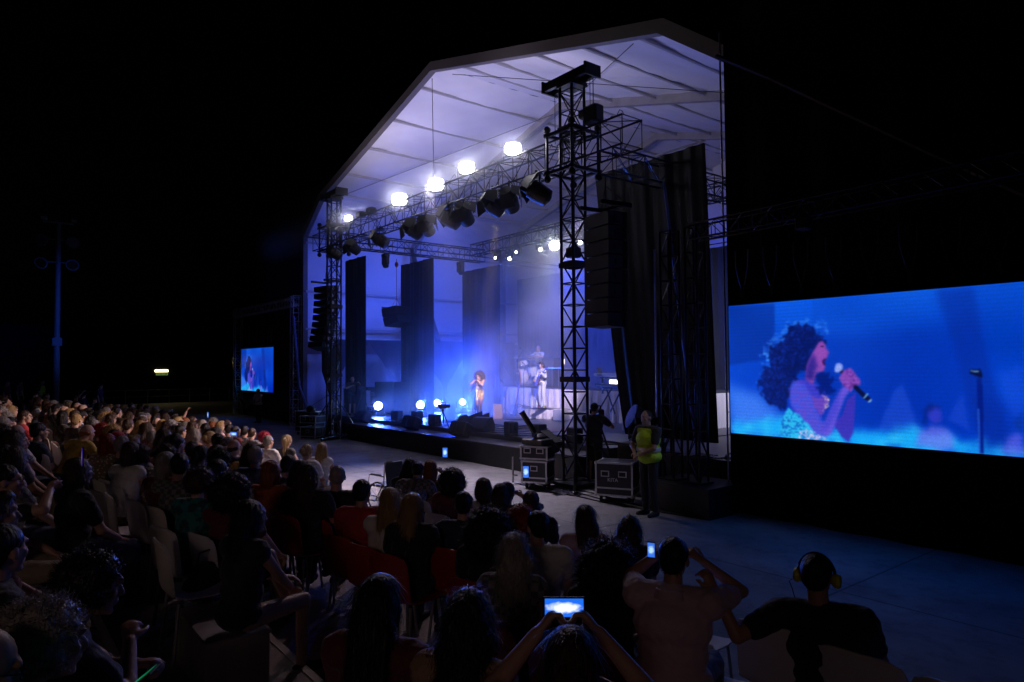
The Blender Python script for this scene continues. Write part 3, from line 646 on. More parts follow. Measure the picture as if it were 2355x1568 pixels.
# hung side speaker
t = thing('hung_speaker', 'grey-fronted double speaker hung on a chain under the side truss', 'loudspeaker', (-26.0, 14.2, 5.3), math.radians(-62))
mb = MB(); mb.cbox((0, 0, -.2), (1.15, .75, .36), .02, Matrix.Rotation(.18, 3, 'X')); mb.cbox((0, .07, -.57), (1.15, .72, .36), .02, Matrix.Rotation(.3, 3, 'X')); mb.build('cabinet', M['speaker'], t)
mb = MB(); mb.box((0, -.385, -.13), (1.05, .01, .3), Matrix.Rotation(.18, 3, 'X')); mb.box((0, -.31, -.5), (1.05, .01, .3), Matrix.Rotation(.3, 3, 'X')); mb.build('grille', mat('grey_grille', (.12, .12, .14), .5, bump=.3, bs=150), t)
mb = MB(); mb.tube((0, 0, 0), (0, 0, 2.1), .014, 6); mb.ell((0, 0, 1.85), (.08, .08, .12)); mb.tube((.35, 0, .02), (0, 0, .4), .01, 5); mb.tube((-.35, 0, .02), (0, 0, .4), .01, 5); mb.build('hoist_chain', mat('orange_hook', (.5, .12, .03), .5), t)
t = thing('subwoofer', 'large square speaker cabinet standing at the left stage side', 'loudspeaker', (-26.75, 14.45, .74), math.radians(8))
mb = MB(); mb.cbox((0, 0, .68), (1.4, 1.0, 1.36), .02); mb.build('cabinet', M['black'], t)
mb = MB(); 
for z in (.36, 1.0): mb.box((.12, -.51, z), (1.1, .014, .6))
mb.build('grille', M['speaker'], t)
t = thing('subwoofer', 'tall black cabinet under the hung speaker, beside the flight cases', 'loudspeaker', (-27.9, 15.2, .74), math.radians(25)); mb = MB(); mb.cbox((0, 0, .65), (1.1, .9, 1.3), .02); mb.build('cabinet', M['black'], t); mb = MB(); mb.box((.0, -.46, .9), (1.0, .012, .7)); mb.build('grille', M['speaker'], t)
# wedge monitors on the stage front
def wedge(loc, rz, label, s=1., group=None):
    t = thing('wedge_monitor', label, 'stage monitor', loc, rz, group)
    mb = MB(); w = .62 * s
    pf = [(-.26, 0), (.24, 0), (.3, .12), (.02, .42), (-.16, .44), (-.28, .2)]
    mb.prism([(-w / 2, a * s, b * s) for a, b in pf], (w, 0, 0)); mb.build('cabinet', M['black'], t)
    mb = MB(); d = Vector((0, .28, -.3)).normalized(); c = Vector((0, .165, .275)) * s
    mb.prism([Vector((-w / 2 + .03, .285 * s, .15 * s)), Vector((w / 2 - .03, .285 * s, .15 * s)), Vector((w / 2 - .03, .045 * s, .405 * s)), Vector((-w / 2 + .03, .045 * s, .405 * s))], (0, .012, .012)); mb.build('grille', M['speaker'], t)
    mb = MB()
    for sx in (-1, 1): mb.lathe((sx * w / 2, .0, .2 * s), [(.07, 0), (.075, .008)], 12, (sx, 0, 0))
    mb.build('side_handle', M['rubber'], t)
    return t
def twin_fill(loc, rz, label):      # front-fill pair of boxes leaning on each other
    t = thing('front_fill', label, 'loudspeaker', loc, rz)
    for i, (x, a) in enumerate(((-.17, .5), (.17, .5))):
        mb = MB(); R = Matrix.Rotation(-.45, 3, 'X') @ Matrix.Rotation((x * 1.2), 3, 'Z'); mb.cbox((x, 0, .24), (.33, .36, .42), .03, R); mb.build('cabinet', M['black'], t)
        mb = MB(); mb.cbox(Vector((x, 0, .24)) + R @ Vector((0, -.185, 0)), (.28, .02, .36), .008, R); mb.build('grille', M['speaker'], t)
    return t
AP = .62
twin_fill((-24.2, 11.75, AP), .1, 'far black front-fill speaker pair on the apron corner')
twin_fill((-20.4, 11.7, AP), .1, 'middle black front-fill speaker pair on the apron')
twin_fill((-17.35, 11.65, AP), .1, 'nearest black front-fill speaker pair on the apron')
for i, ((x, y), l) in enumerate((((-22.6, 12.35), 'small dark box light at the stage edge, leftmost'), ((-21.9, 12.8), 'small dark box light behind the middle front-fill pair'), ((-19.95, 12.35), 'small dark box light left of the tripod camera'), ((-15.75, 12.35), 'small blue-lit box light right of the wedge monitors'), ((-14.6, 12.45), 'small box light behind the confetti cannon'), ((-13.1, 12.4), 'small box light just left of the near tower foot'))):
    t = thing('strobe_box', l, 'stage lamp', (x, y, .74), random.uniform(-.2, .2))
    mb = MB(); mb.cbox((0, 0, .22), (.36, .3, .36), .02); mb.build('housing', M['black'], t)
    mb = MB(); mb.box((0, .155, .23), (.3, .012, .28)); mb.box((.185, 0, .23), (.012, .24, .28)); mb.build('front_panel', M['lens'], t)
    mb = MB(); mb.box((-.12, 0, .02), (.04, .3, .04)); mb.box((.12, 0, .02), (.04, .3, .04)); mb.path([(.18, 0, .05), (.3, .05, .02), (.42, -.05, .01)], .01, 5); mb.build('feet', M['rubber'], t)
wedge((-17.35, 12.45, .74), math.radians(195), 'brown-grilled wedge monitor nearest the singer stand, handle side showing', 1.0)
wedge((-19.1, 12.9, .74), math.radians(150), 'wedge monitor behind the tripod camera', .95)
for (x, y, l, a) in ((-18.9, 13.3, 'slanted black flap panel left of the singer monitors', .9), (-18.2, 13.1, 'slanted black flap panel beside the singer legs', .5)):
    t = thing('prompter_panel', l, 'monitor', (x, y, .74), a); mb = MB(); mb.prism([(-.24, 0, .1), (.24, 0, .1), (.24, 0, .52), (-.24, 0, .34)], (0, .03, 0)); mb.build('panel', M['black'], t); mb = MB(); mb.cbox((0, .1, .1), (.42, .26, .2), .02); mb.build('base', M['black'], t)
# small tripod video camera
def tripod(t, h, spread=.3, r=.014, m=None):
    for k in range(3):
        q = k * 2.094 + .4; mb = MB(); mb.tube((0, 0, h), (math.cos(q) * spread * .6, math.sin(q) * spread * .6, h * .4), r * 1.2, 6); mb.tube((math.cos(q) * spread * .6, math.sin(q) * spread * .6, h * .42), (math.cos(q) * spread, math.sin(q) * spread, .0), r, 6); mb.build('leg', m or M['truss'], t)
    mb = MB(); mb.tube((0, 0, h * .6), (0, 0, h + .05), r, 6); mb.lathe((0, 0, h - .02), [(.04, 0), (.05, .04), (.03, .08)], 10); mb.build('column', m or M['truss'], t)
def videocam(t, z, rz=0., s=1.):
    R = rotz(rz)
    mb = MB(); mb.cbox(R @ Vector((0, 0, z + .1)) if 0 else Vector((0, 0, z + .09 * s)), (.12 * s, .3 * s, .14 * s), .02, R); mb.path([R @ Vector((0, -.1, 0)) * s + Vector((0, 0, z + .16 * s)), R @ Vector((0, -.08, 0)) * s + Vector((0, 0, z + .22 * s)), R @ Vector((0, .12, 0)) * s + Vector((0, 0, z + .22 * s)), R @ Vector((0, .14, 0)) * s + Vector((0, 0, z + .16 * s))], .014 * s, 6); mb.build('camera_body', M['black'], t)
    mb = MB(); mb.lathe(R @ Vector((0, .14, 0)) * s + Vector((0, 0, z + .09 * s)), [(.05 * s, 0), (.055 * s, .08 * s), (.07 * s, .16 * s), (.06 * s, .17 * s)], 14, R @ Vector((0, 1, 0))); mb.build('camera_lens', M['lens'], t)
    mb = MB(); mb.box(R @ Vector((-.14, -.05, 0)) * s + Vector((0, 0, z + .12 * s)), (.12 * s, .015, .09 * s), R); mb.build('flip_screen', M['lens'], t)
t = thing('tripod_camera', 'small video camera on a short tripod at the stage edge', 'camera', (-19.35, 12.3, .74)); tripod(t, .55, .24); videocam(t, .6, .3)
t = thing('tripod_camera', 'unmanned video camera on a tall tripod left of the guard', 'camera', (-9.35, 11.0, 0)); tripod(t, 1.45, .5, .018); videocam(t, 1.52, 2.6, 1.1)
t = thing('tripod_camera', 'camera on a tripod worked by the bald operator far left', 'camera', (-26.55, 12.9, .74)); tripod(t, .95, .35, .018); videocam(t, 1.0, -1.2, 1.2)
t = thing('tripod_camera', 'shoulder-high camera on a tripod before the silhouetted operator', 'camera', (-11.75, 11.95, 0)); tripod(t, 1.35, .5, .02); videocam(t, 1.5, 1.0, 1.3)
# flight cases
def case(loc, rz, w, d, h, label, wheels=True, txt=None, latches=2, z0=None, group=None):
    t = thing('flight_case', label, 'flight case', loc, rz, group); wz = .13 if wheels else 0
    mb = MB(); mb.box((0, 0, wz + h / 2), (w - .02, d - .02, h - .02)); mb.build('case_body', M['casebrd'], t)
    mb = MB(); e = .035
    for a in (-1, 1):
        for b in (-1, 1):
            mb.box((a * (w / 2 - e / 2), b * (d / 2 - e / 2), wz + h / 2), (e, e, h)); mb.box((0, b * (d / 2 - e / 2), wz + (h - e / 2 if a > 0 else e / 2)), (w - 2 * e, e, e)); mb.box((a * (w / 2 - e / 2), 0, wz + (h - e / 2 if b > 0 else e / 2)), (e, d - 2 * e, e))
    if h > .45:
        for b in (-1, 1): mb.box((0, b * (d / 2 - .004), wz + h * .24), (w - 2 * e, .02, .03)); mb.box((b * (w / 2 - .004), 0, wz + h * .24), (.02, d - 2 * e, .03))
    for a in (-1, 1):
        for b in (-1, 1):
            for c in (wz + .02, wz + h - .02): mb.ell((a * (w / 2 - .015), b * (d / 2 - .015), c), (.035, .035, .035), 8, 6)
    mb.build('corner_trim', M['alu'], t)
    for b in (-1, 1):
        for k in range(latches):
            x = (k - (latches - 1) / 2) * w * .46
            mb = MB(); zc = wz + h * .66; mb.box((x, b * (d / 2 + .002), zc), (.17, .014, .12)); f = mb.build('handle_plate', M['alu'], t)
            mb = MB(); mb.box((x, b * (d / 2 + .008), zc), (.13, .012, .08)); mb.build('recess', M['black'], f)
            mb = MB(); mb.box((x, b * (d / 2 + .018), zc + .01), (.1, .014, .025)); mb.build('grip', M['rubber'], f)
    if wheels:
        for a in (-1, 1):
            for b in (-1, 1):
                mb = MB(); mb.lathe((a * (w / 2 - .1) - .02, b * (d / 2 - .1), .055), [(.055, 0), (.055, .035)], 14, (1, 0, 0)); mb.box((a * (w / 2 - .1), b * (d / 2 - .1), .118), (.08, .08, .02)); mb.build('wheel', M['rubber'], t)
    if txt:
        text_mesh('lettering', txt, .1, M['paper'], t, (-.02, -d / 2 - .006, wz + h * .48), (math.radians(90), 0, 0))
    return t
case((-9.75, 10.42, 0), math.radians(28), .78, .6, .68, 'wheeled black flight case with two handles beside the guard', txt='KITA')
case((-11.95, 10.15, 0), math.radians(28), .62, .52, .5, 'lower black flight case under the confetti cannon', wheels=True, latches=1)
case((-11.95, 10.15, .66), math.radians(28), .66, .54, .3, 'upper shallow flight case holding the confetti cannon', wheels=False)
t = thing('confetti_cannon', 'black tilted confetti tube on the stacked flight cases', 'confetti cannon', (-11.93, 10.13, .96), math.radians(10))
mb = MB(); mb.cbox((0, 0, .08), (.6, .45, .14), .02); mb.lathe((.05, 0, .14), [(.16, 0), (.15, .06), (.08, .12)], 16); mb.build('cannon_base', M['black'], t)
mb = MB(); mb.lathe((-.02, 0, .2), [(.03, 0), (.035, .12), (.065, .14), (.065, .62), (.072, .625), (.072, .66), (.055, .66), (.052, .5)], 18, (-.42, -.3, .82)); mb.build('barrel', M['black'], t, True)
mb = MB(); mb.box((.1, .3, .06), (.5, .3, .3), Matrix.Rotation(.5, 3, 'Y')); mb.path([(.3, .1, .1), (.5, .2, -.1), (.6, .3, -.6)], .02, 6); mb.build('soft_cover', M['rubber'], t)
mb = MB(); mb.grid(lambda u, v: (-11.35 + u * .5 + .05 * math.sin(v * 9), 9.95 + v * .3, .015 + .03 * abs(math.sin(u * 14) * math.sin(v * 11))), 14, 10)
tag(mb.build('plastic_sheet', mat('crumpled_film', (.7, .7, .75), .15, .3)), 'crumpled shiny plastic film beside the cannon cases', 'plastic film')
t = thing('screw_jack', 'small steel screw jack standing left of the cannon cases', 'jack', (-12.75, 10.05, 0)); mb = MB(); mb.box((0, 0, .01), (.3, .25, .02)); mb.tube((0, 0, 0), (0, 0, .62), .022, 8); mb.tube((0, 0, .2), (.16, 0, .2), .02, 6); mb.build('screw_post', M['galv'], t)
case((-25.6, 10.35, 0), math.radians(24), .78, .6, .48, 'lower black flight case of the pair left of the far tower', wheels=False, latches=1)
case((-25.6, 10.35, .62), math.radians(24), .8, .6, .28, 'upper bright-edged flight case left of the far tower', wheels=False)
t = thing('moving_head', 'dark moving lamp resting on the far pair of cases', 'stage lamp', (-25.65, 10.3, .92)); mb = MB(); mb.cbox((0, 0, .06), (.5, .4, .12), .03); mb.build('base', M['black'], t); mb = MB(); mb.lathe((-.05, 0, .2), [(.08, -.16), (.15, -.1), (.15, .08), (.12, .13)], 14, (-.6, -.3, .45)); mb.build('lamp_head', M['black'], t, True); mb = MB(); mb.lathe((-.13, -.05, .27), [(.1, 0), (.1, .02)], 14, (-.6, -.3, .45)); mb.build('lens', M['chrome'], t)
case((-27.3, 10.9, 0), math.radians(24), 1.1, .6, .85, 'large dark flight case lettered behind the far pair of cases', txt='KITA')
case((-28.6, 13.5, .74), math.radians(20), .8, .6, .95, 'tall open-rack flight case on the stage behind the bald operator', wheels=True)
case((-26.6, 13.4, .74), math.radians(15), .8, .6, .35, 'low silver-edged flight case beside the largest floor lamp', wheels=False)
case((-28.3, 14.6, .74), math.radians(20), .7, .6, 1.0, 'upright flight case next to the big black cabinets', wheels=True)
# scaffold outrigger bits at the far tower
mb = MB(); 
for z in (.25, .6): mb.tube((-25.8, 11.2, z), (-24.4, 10.6, z), .024, 6)
for x in (-25.8, -25.1, -24.45): mb.tube((x, 10.95, 0), (x, 10.95, .75), .024, 6)
tag(mb.build('scaffold_frame', M['galv']), 'low scaffold frame at the foot of the far tower', 'scaffold')

# ------------------------------------------------ band risers, drums, instruments
def skirted(name, label, path, z0, z1, topm):
    t = thing(name, label, 'riser', (path[0][0], path[0][1], z0)); ox, oy = path[0][0], path[0][1]
    mb = MB(); pts = [Vector((x - ox, y - oy, 0)) for x, y in path]
    mb.prism([p + Vector((0, 0, z1 - z0 - .04)) for p in pts], (0, 0, .04)); mb.build('riser_top', topm, t)
    seg = [(pts[i + 1] - pts[i]).length for i in range(len(pts) - 1)]; L = sum(seg)
    def at(s):
        for i, l in enumerate(seg):
            if s <= l or i == len(seg) - 1: return pts[i].lerp(pts[i + 1], min(1, s / l)), (pts[i + 1] - pts[i]).normalized()
            s -= l
    def fn(u, v):
        p, d = at(u * L); nrm = Vector((d.y, -d.x, 0)); w = .045 * (1.25 - v) * (math.sin(u * L * 17) + .5 * math.sin(u * L * 41 + 1))
        q = p + nrm * (w + .04); return (q.x, q.y, .005 + (z1 - z0 - .03) * v)
    mb = MB(); mb.grid(fn, int(L * 22), 6); mb.build('pleated_skirt', M['skirt'], t, True)
    return t
skirted('drum_riser', 'high skirted riser carrying the drum kit', [(-23.4, 20.6), (-23.4, 17.95), (-22.0, 17.7), (-17.2, 17.7), (-13.0, 17.9), (-13.0, 20.6)], .74, 1.88, M['stage'])
arc = [(-20.2 + 1.45 * math.cos(a), 18.2 + 1.35 * math.sin(a)) for a in [math.radians(q) for q in range(175, 366, 10)]]
skirted('round_riser', 'low round skirted riser under the guitarist in the vest', arc, .74, 1.13, M['stage'])
mb = MB(); mb.box((-13.4, 16.6, .98), (2.4, 1.5, .48)); o = mb.build('keyboard_riser', M['skirt']); tag(o, 'pale low platform under the keyboard stand', 'riser')
mb = MB(); mb.box((-19.3, 14.7, .765), (3.2, 1.3, .05), rotz(-.05)); tag(mb.build('floor_plate', mat('grey_plate', (.25, .25, .3), .4)), 'thin flat grey plate on the stage under the singer', 'floor plate')
mb = MB(); mb.box((-13.6, 13.9, .765), (3.2, 1.6, .05)); tag(mb.build('floor_plate', mat('grey_plate2', (.22, .22, .28), .4)), 'thin flat grey plate right of centre near the tower', 'floor plate')
mb = MB(); mb.cbox((-18.7, 17.0, .95), (.5, .35, .42), .02); tag(mb.build('white_crate', M['white']), 'small white box beside the round riser', 'box')
# drum kit
dk = thing('drum_kit', 'drum kit with big bass drum on the skirted riser', 'drum kit', (-22.95, 18.5, 1.88), math.radians(-20))
fd = Vector((-.25, -1, 0)).normalized()
mb = MB(); mb.lathe((0, .45, .38), [(.36, 0), (.37, .0), (.37, .5), (.36, .5)], 32, (0, -1, 0)); b = mb.build('bass_drum', M['drumshell'], dk, True)
mb = MB(); mb.lathe((0, -.055, .38), [(.385, 0), (.385, .04), (.345, .045)], 32, (0, -1, 0)); mb.build('hoop', M['wood'], b)
mb = MB(); mb.lathe((0, -.085, .38), [(.345, 0), (.345, .02)], 32, (0, -1, 0)); mb.build('drum_head', M['black'], b)
text_mesh('lettering', 'TAMA', .13, M['paper'], b, (.0, -.112, .55), (math.radians(90), 0, 0))
for (x, y, z, r, h, l) in ((-.22, .15, .88, .16, .22, 'tom_drum'), (.16, .15, .9, .17, .24, 'tom_drum'), (.55, .45, .45, .22, .4, 'floor_tom'), (-.45, .75, .6, .18, .15, 'snare_drum')):
    mb = MB(); mb.lathe((x, y, z), [(r - .01, 0), (r, 0), (r, h), (r - .01, h)], 24, (0, -.25, 1)); q = mb.build(l, M['drumshell'], dk, True)
    mb = MB(); mb.lathe((x, y, z), [(r + .01, 0), (r + .01, .02)], 24, (0, -.25, 1)); mb.lathe(Vector((x, y, z)) + Vector((0, -.25, 1)).normalized() * h, [(r + .01, -.015), (r + .01, .01)], 24, (0, -.25, 1)); mb.tube((x, y, z), (x, y + .2, .2), .015, 6); mb.build('rim', M['chrome'], q)
for (x, y, z, r, tl) in ((-.65, .1, 1.22, .24, .1), (.75, .2, 1.28, .26, -.15), (-.1, .55, 1.16, .22, .2), (.35, .8, 1.1, .2, -.1), (-.8, .8, .95, .18, 0)):
    mb = MB(); mb.lathe((x, y, z), [(r, 0), (r * .5, .012), (.05, .02), (.04, .05), (.005, .055)], 24, (tl, -.15, 1)); q = mb.build('cymbal', M['brass'], dk, True)
    mb = MB(); mb.tube((x, y, z + .06), (x, y + .02, .5), .011, 6)
    for k in range(3): a_ = k * 2.1; mb.tube((x, y + .02, .5), (x + math.cos(a_) * .25, y + .02 + math.sin(a_) * .25, .01), .01, 5)
    mb.build('cymbal_stand', M['chrome'], q)
mb = MB(); mb.lathe((0, 1.05, .42), [(.17, 0), (.18, .06), (.17, .1)], 16); mb.tube((0, 1.05, 0), (0, 1.05, .42), .03, 8); mb.build('throne', M['black'], dk)
# mic stands
def micstand(loc, h, label, boom=None, m=None, mic=True):
    t = thing('microphone_stand', label, 'microphone stand', loc)
    mb = MB(); mb.tube((0, 0, .05), (0, 0, h), .012, 8)
    for k in range(3): a_ = k * 2.094 + .5; mb.tube((0, 0, .1), (math.cos(a_) * .3, math.sin(a_) * .3, .01), .012, 6)
    mb.build('stand', m or M['truss'], t)
    top = Vector((0, 0, h))
    if boom: mb = MB(); e = top + Vector(boom); mb.tube(top - Vector(boom) * .3, e, .009, 6); mb.build('boom_arm', m or M['truss'], t); top = e
    if mic: mb = MB(); d = Vector((-.2, -.5, .5)).normalized(); mb.lathe(top, [(.012, 0), (.018, .12), (.03, .14), (.033, .17), (.02, .2)], 12, d); mb.build('microphone', M['black'], t, True)
    return t
micstand((-20.95, 14.75, .74), 1.42, 'straight microphone stand before the singer', mic=False)
micstand((-20.85, 17.0, 1.13), 1.35, 'boom microphone stand of the guitarist in the vest', (-.05, .15, .3))
micstand((-21.6, 17.3, 1.13), 1.9, 'tall overhead microphone stand beside the drum kit', (.25, .1, .35))
micstand((-23.5, 17.6, .74), 1.6, 'low boom microphone pointing at the bass drum', (.45, .1, -.3))
micstand((-22.2, 15.8, .74), .95, 'short black stand left of the singer, holding no microphone', mic=False)
t = thing('music_stand', 'black perforated music stand before the high riser', 'music stand', (-21.75, 16.75, .74), math.radians(-25))
mb = MB(); R = Matrix.Rotation(-.35, 3, 'X'); 
for i in range(6): mb.box(Vector((0, 0, 1.0)) + R @ Vector((0, 0, -.17 + i * .068)), (.5, .012, .036), R)
for x in (-.24, -.12, 0, .12, .24): mb.box(Vector((x, 0, 1.0)) + R @ Vector((0, 0, 0)), (.03, .014, .38), R)
mb.box(Vector((0, -.06, .82)), (.5, .08, .02)); mb.build('desk', M['black'], t)
mb = MB(); mb.tube((0, 0, .3), (0, .02, .95), .014, 8)
for k in range(3): a_ = k * 2.094; mb.tube((0, 0, .35), (math.cos(a_) * .33, math.sin(a_) * .33, .01), .012, 6)
mb.build('stand', M['black'], t)
t = thing('cajon', 'pale wooden box drum with a patterned front right of the singer', 'cajon', (-21.1, 15.9, .74), math.radians(-35)); mb = MB(); mb.cbox((0, 0, .28), (.4, .36, .54), .012); mb.build('box', mat('birch', (.5, .33, .3), .6, var=.1), t); mb = MB(); mb.box((-.2, .0, .28), (.012, .33, .5)); mb.build('patterned_front', mat('painted_face', (.3, .12, .2), .6, var=.9, vs=9), t)
def guitar(loc, rot, label, body=(.45, .2, .08), acoustic=False, parent=None, s=1.):
    t = thing('guitar', label, 'guitar', loc); t.rotation_euler = rot; t.scale = (s,) * 3
    pts = []; n = 28
    for i in range(n):
        a_ = 2 * math.pi * i / n; x = math.cos(a_); z = math.sin(a_); w = .17 if z < 0 else .13; w *= 1 - .28 * math.exp(-((z - .1) / .25) ** 2)
        pts.append((x * w, 0, z * .23))
    mb = MB(); d = .09 if acoustic else .045; mb.prism(pts, (0, d, 0)); mb.build('guitar_body', mat('guitar_lacquer', body, .25), t)
    mb = MB(); mb.box((0, -.008, .5), (.05, .02, .66)); mb.prism([(-.04, -.01, .82), (.04, -.01, .82), (.05, -.01, 1.0), (-.03, -.01, 1.02)], (0, .02, 0)); mb.build('neck', M['walnut'], t)
    mb = MB(); mb.lathe((0, -.001, .06), [(.045, 0), (.045, .004)], 16, (0, -1, 0)); mb.box((0, -.006, -.1), (.12, .012, .02)); mb.build('bridge', M['black'], t)
    return t
guitar((-22.35, 15.7, 1.02), (math.radians(-12), 0, math.radians(20)), 'white acoustic guitar standing left of the singer legs', (.8, .78, .8), True)
guitar((-20.5, 17.6, 1.36), (math.radians(-14), 0, math.radians(10)), 'brown bass guitar leaning on the riser behind the guitarist', s=.95)
guitar((-20.9, 16.6, 1.05), (math.radians(-12), 0, math.radians(-10)), 'blue-lit guitar on a stand right of the singer', (.1, .12, .3))
for i, (x, y) in enumerate(((-20.3, 16.95), (-20.05, 16.98), (-19.75, 17.0))):
    t = thing('water_bottle', ['leftmost', 'middle', 'rightmost'][i] + ' of three clear water bottles on the round riser', 'bottle', (x, y, 1.13), 0, 'water bottles on the round riser'); mb = MB(); mb.lathe((0, 0, 0), [(.035, 0), (.04, .02), (.04, .2), (.015, .27), (.015, .3)], 12); mb.build('bottle_body', M['glass'], t, True); mb = MB(); mb.lathe((0, 0, .3), [(.018, 0), (.018, .02)], 10); mb.build('cap', M['white'], t)
# keyboards
t = thing('keyboard_stand', 'x-shaped keyboard stand right of the near tower', 'keyboard stand', (-15.75, 16.6, 1.2), math.radians(-8))
mb = MB(); mb.tube((-.5, -.2, 0), (.3, .1, 1.25), .028, 8); mb.tube((.4, -.2, 0), (-.5, .1, .95), .028, 8); mb.tube((-.45, .3, 0), (.4, .2, .95), .028, 8); mb.build('tubes', M['truss'], t)
mb = MB(); 
for z in (.78, 1.14): mb.box((0, 0, z), (1.2, .04, .04)); mb.box((0, .28, z), (1.2, .04, .04)); mb.box((-.5, .14, z), (.04, .3, .04)); mb.box((.5, .14, z), (.04, .3, .04))
mb.box((-.62, .1, .95), (.05, .05, .7)); mb.build('rails', M['truss'], t)
def keyboard(loc, label, m, txt=None):
    t = thing('keyboard', label, 'keyboard', loc, math.radians(-8)); mb = MB(); mb.cbox((0, 0, .06), (1.3, .36, .11), .015); mb.build('case', m, t)
    mb = MB()
    for i in range(44): mb.box((-.6 + i * .0275, .1, .125), (.024, .14, .012))
    mb.build('keys', M['white'], t)
    if txt: text_mesh('lettering', txt, .1, M['black'], t, (-.3, -.19, .06), (math.radians(90), 0, 0))
    return t
keyboard((-15.85, 16.62, 2.38), 'upper silver keyboard on the stand', mat('silver_case', (.6, .6, .65), .4), 'KORG')
keyboard((-15.8, 16.62, 2.02), 'lower dark keyboard on the stand', M['black'])
t = thing('music_tablet', 'small tilted tablet on the upper keyboard', 'tablet', (-16.35, 16.65, 2.5)); mb = MB(); mb.box((0, 0, .09), (.02, .2, .2), Matrix.Rotation(-.4, 3, 'Y')); mb.build('tablet_body', M['galv'], t)
t = thing('work_lamp', 'glowing clip lamp between the two keyboards', 'lamp', (-15.5, 16.5, 2.22)); mb = MB(); mb.cbox((0, 0, 0), (.5, .05, .12), .02); mb.build('diffuser', emis('lit_warm', (1, .95, .9), 6), t)
# amp stack, far window and screens behind the drummer
t = thing('amplifier', 'dark speaker stack behind the guitarist, on the riser', 'amplifier', (-21.75, 19.3, 1.88)); mb = MB(); mb.cbox((0, 0, .6), (.8, .5, 1.2), .02); mb.build('cabinet', M['black'], t); mb = MB(); mb.box((0, -.256, .6), (.7, .012, 1.0)); mb.build('grille', mat('grey_cloth_grille', (.1, .1, .12), .8), t)
t = thing('lit_panel', 'glowing warm control panel behind the drummer', 'lit panel', (-21.9, 19.7, 2.93), 0); mb = MB(); mb.cbox((0, .03, 0), (1.1, .05, .3), .01); mb.build('panel_frame', M['black'], t); mb = MB(); mb.box((.3, -.008, 0), (.45, .012, .22)); mb.build('glowing_panel', emis('warm_glow', (1, .72, .6), 3), t); mb = MB(); mb.box((-.25, -.008, 0), (.4, .012, .2)); mb.build('dim_panel', emis('dim_glow', (.5, .3, .3), .8), t)
mb = MB()
mb.tube((-21.9, 19.72, 1.88), (-21.9, 19.72, 2.8), .03, 8); tag(mb.build('panel_post', M['truss']), 'short post carrying the glowing panel behind the drummer', 'post')
t = thing('percussion_rack', 'pale metal rack of keyboards at the back right', 'rack', (-20.9, 18.9, 1.88)); mb = MB()
for x in (-.4, .0, .4): mb.tube((x, 0, 0), (x, 0, .75), .02, 6)
mb.box((0, 0, .78), (1.0, .4, .06)); mb.build('rack_frame', M['alu'], t)
# moving light at stage right, monitor behind curtain
moving_head((-11.05, 12.7, .74), 'large dark moving lamp on the floor right of the operator', M['lens'], (-13, 9, 3.0), .16, 1.7, up=True)
t = thing('subwoofer', 'black square cabinet on the floor between operator and guard', 'loudspeaker', (-9.9, 11.35, 0), math.radians(10)); mb = MB(); mb.cbox((0, 0, .55), (.8, .7, 1.1), .02); mb.build('cabinet', M['black'], t); mb = MB(); mb.box((0, -.356, .6), (.7, .012, .9)); mb.build('grille', M['speaker'], t)
for i, (x, y) in enumerate(((-8.8, 13.0), (-8.2, 13.4))): micstand((x, y, .74), 1.0 + .2 * i, ['black stand on the lit deck right of the curtain', 'second black stand on the lit deck, farther right'][i], (.3, .1, .1), mic=False)
mb = MB()
for k in range(7): mb.path([(-9.6 + .2 * k + random.uniform(-.1, .1) + .5 * s_, 12.75 + .25 * math.sin(s_ * 5 + k), .75 + .004 * k) for s_ in [q / 10 for q in range(11)]], .011, 5)
tag(mb.build('cable_bundle', M['cable']), 'loose black cables on the lit deck below the curtain', 'cables', kind='stuff')
# exit sign, floodlight pole, far railing

t = thing('exit_sign', 'lit tube lamp over a green exit sign on the dark end wall', 'exit sign', (-59.95, 11.73, 0), math.radians(-90))
mb = MB(); mb.cbox((0, 0, 2.55), (.98, .12, .2), .03); mb.build('tube_lamp', M['tube'], t)
mb = MB(); mb.box((.03, .0, 2.3), (.86, .05, .24)); mb.build('sign_plate', M['sign_green'], t)
text_mesh('sign_lettering', 'SORTIDA \u2192', .17, emis('sign_text', (.35, .5, .2), .5), t, (.03, -.035, 2.3), (math.radians(90), 0, 0))
mb = MB(); mb.box((0, .1, 2.42), (1.1, .05, .56)); mb.build('back_plate', M['black'], t)
t.rotation_euler = (0, 0, math.radians(90))
light('tube_glow', 'AREA', (-59.75, 11.73, 2.5), (-50, 11.7, 0), 7, (1, .8, .4), .5, 170)
t = thing('floodlight_pole', 'tall floodlight pole with unlit round lamps left of the crowd', 'floodlight pole', (-50, 3.95, 0))
mb = MB(); mb.tube((0, 0, 0), (0, 0, 11.7), .19, 14, .13); mb.build('pole', M['polemat'], t, True)
mb = MB(); mb.box((0, 0, 11.75), (.12, 1.6, .1)); mb.box((0, -.75, 11.95), (.3, .35, .2)); mb.box((0, .8, 11.95), (.25, .3, .16)); mb.build('crossbar', M['polemat'], t)
mb = MB(); mb.box((.1, 0, 4.4), (.45, .5, .45)); mb.prism([(.33, -.26, 4.62), (.33, .26, 4.62), (.33, 0, 4.75)], (-.46, 0, 0)); mb.build('junction_box', M['polemat'], t)
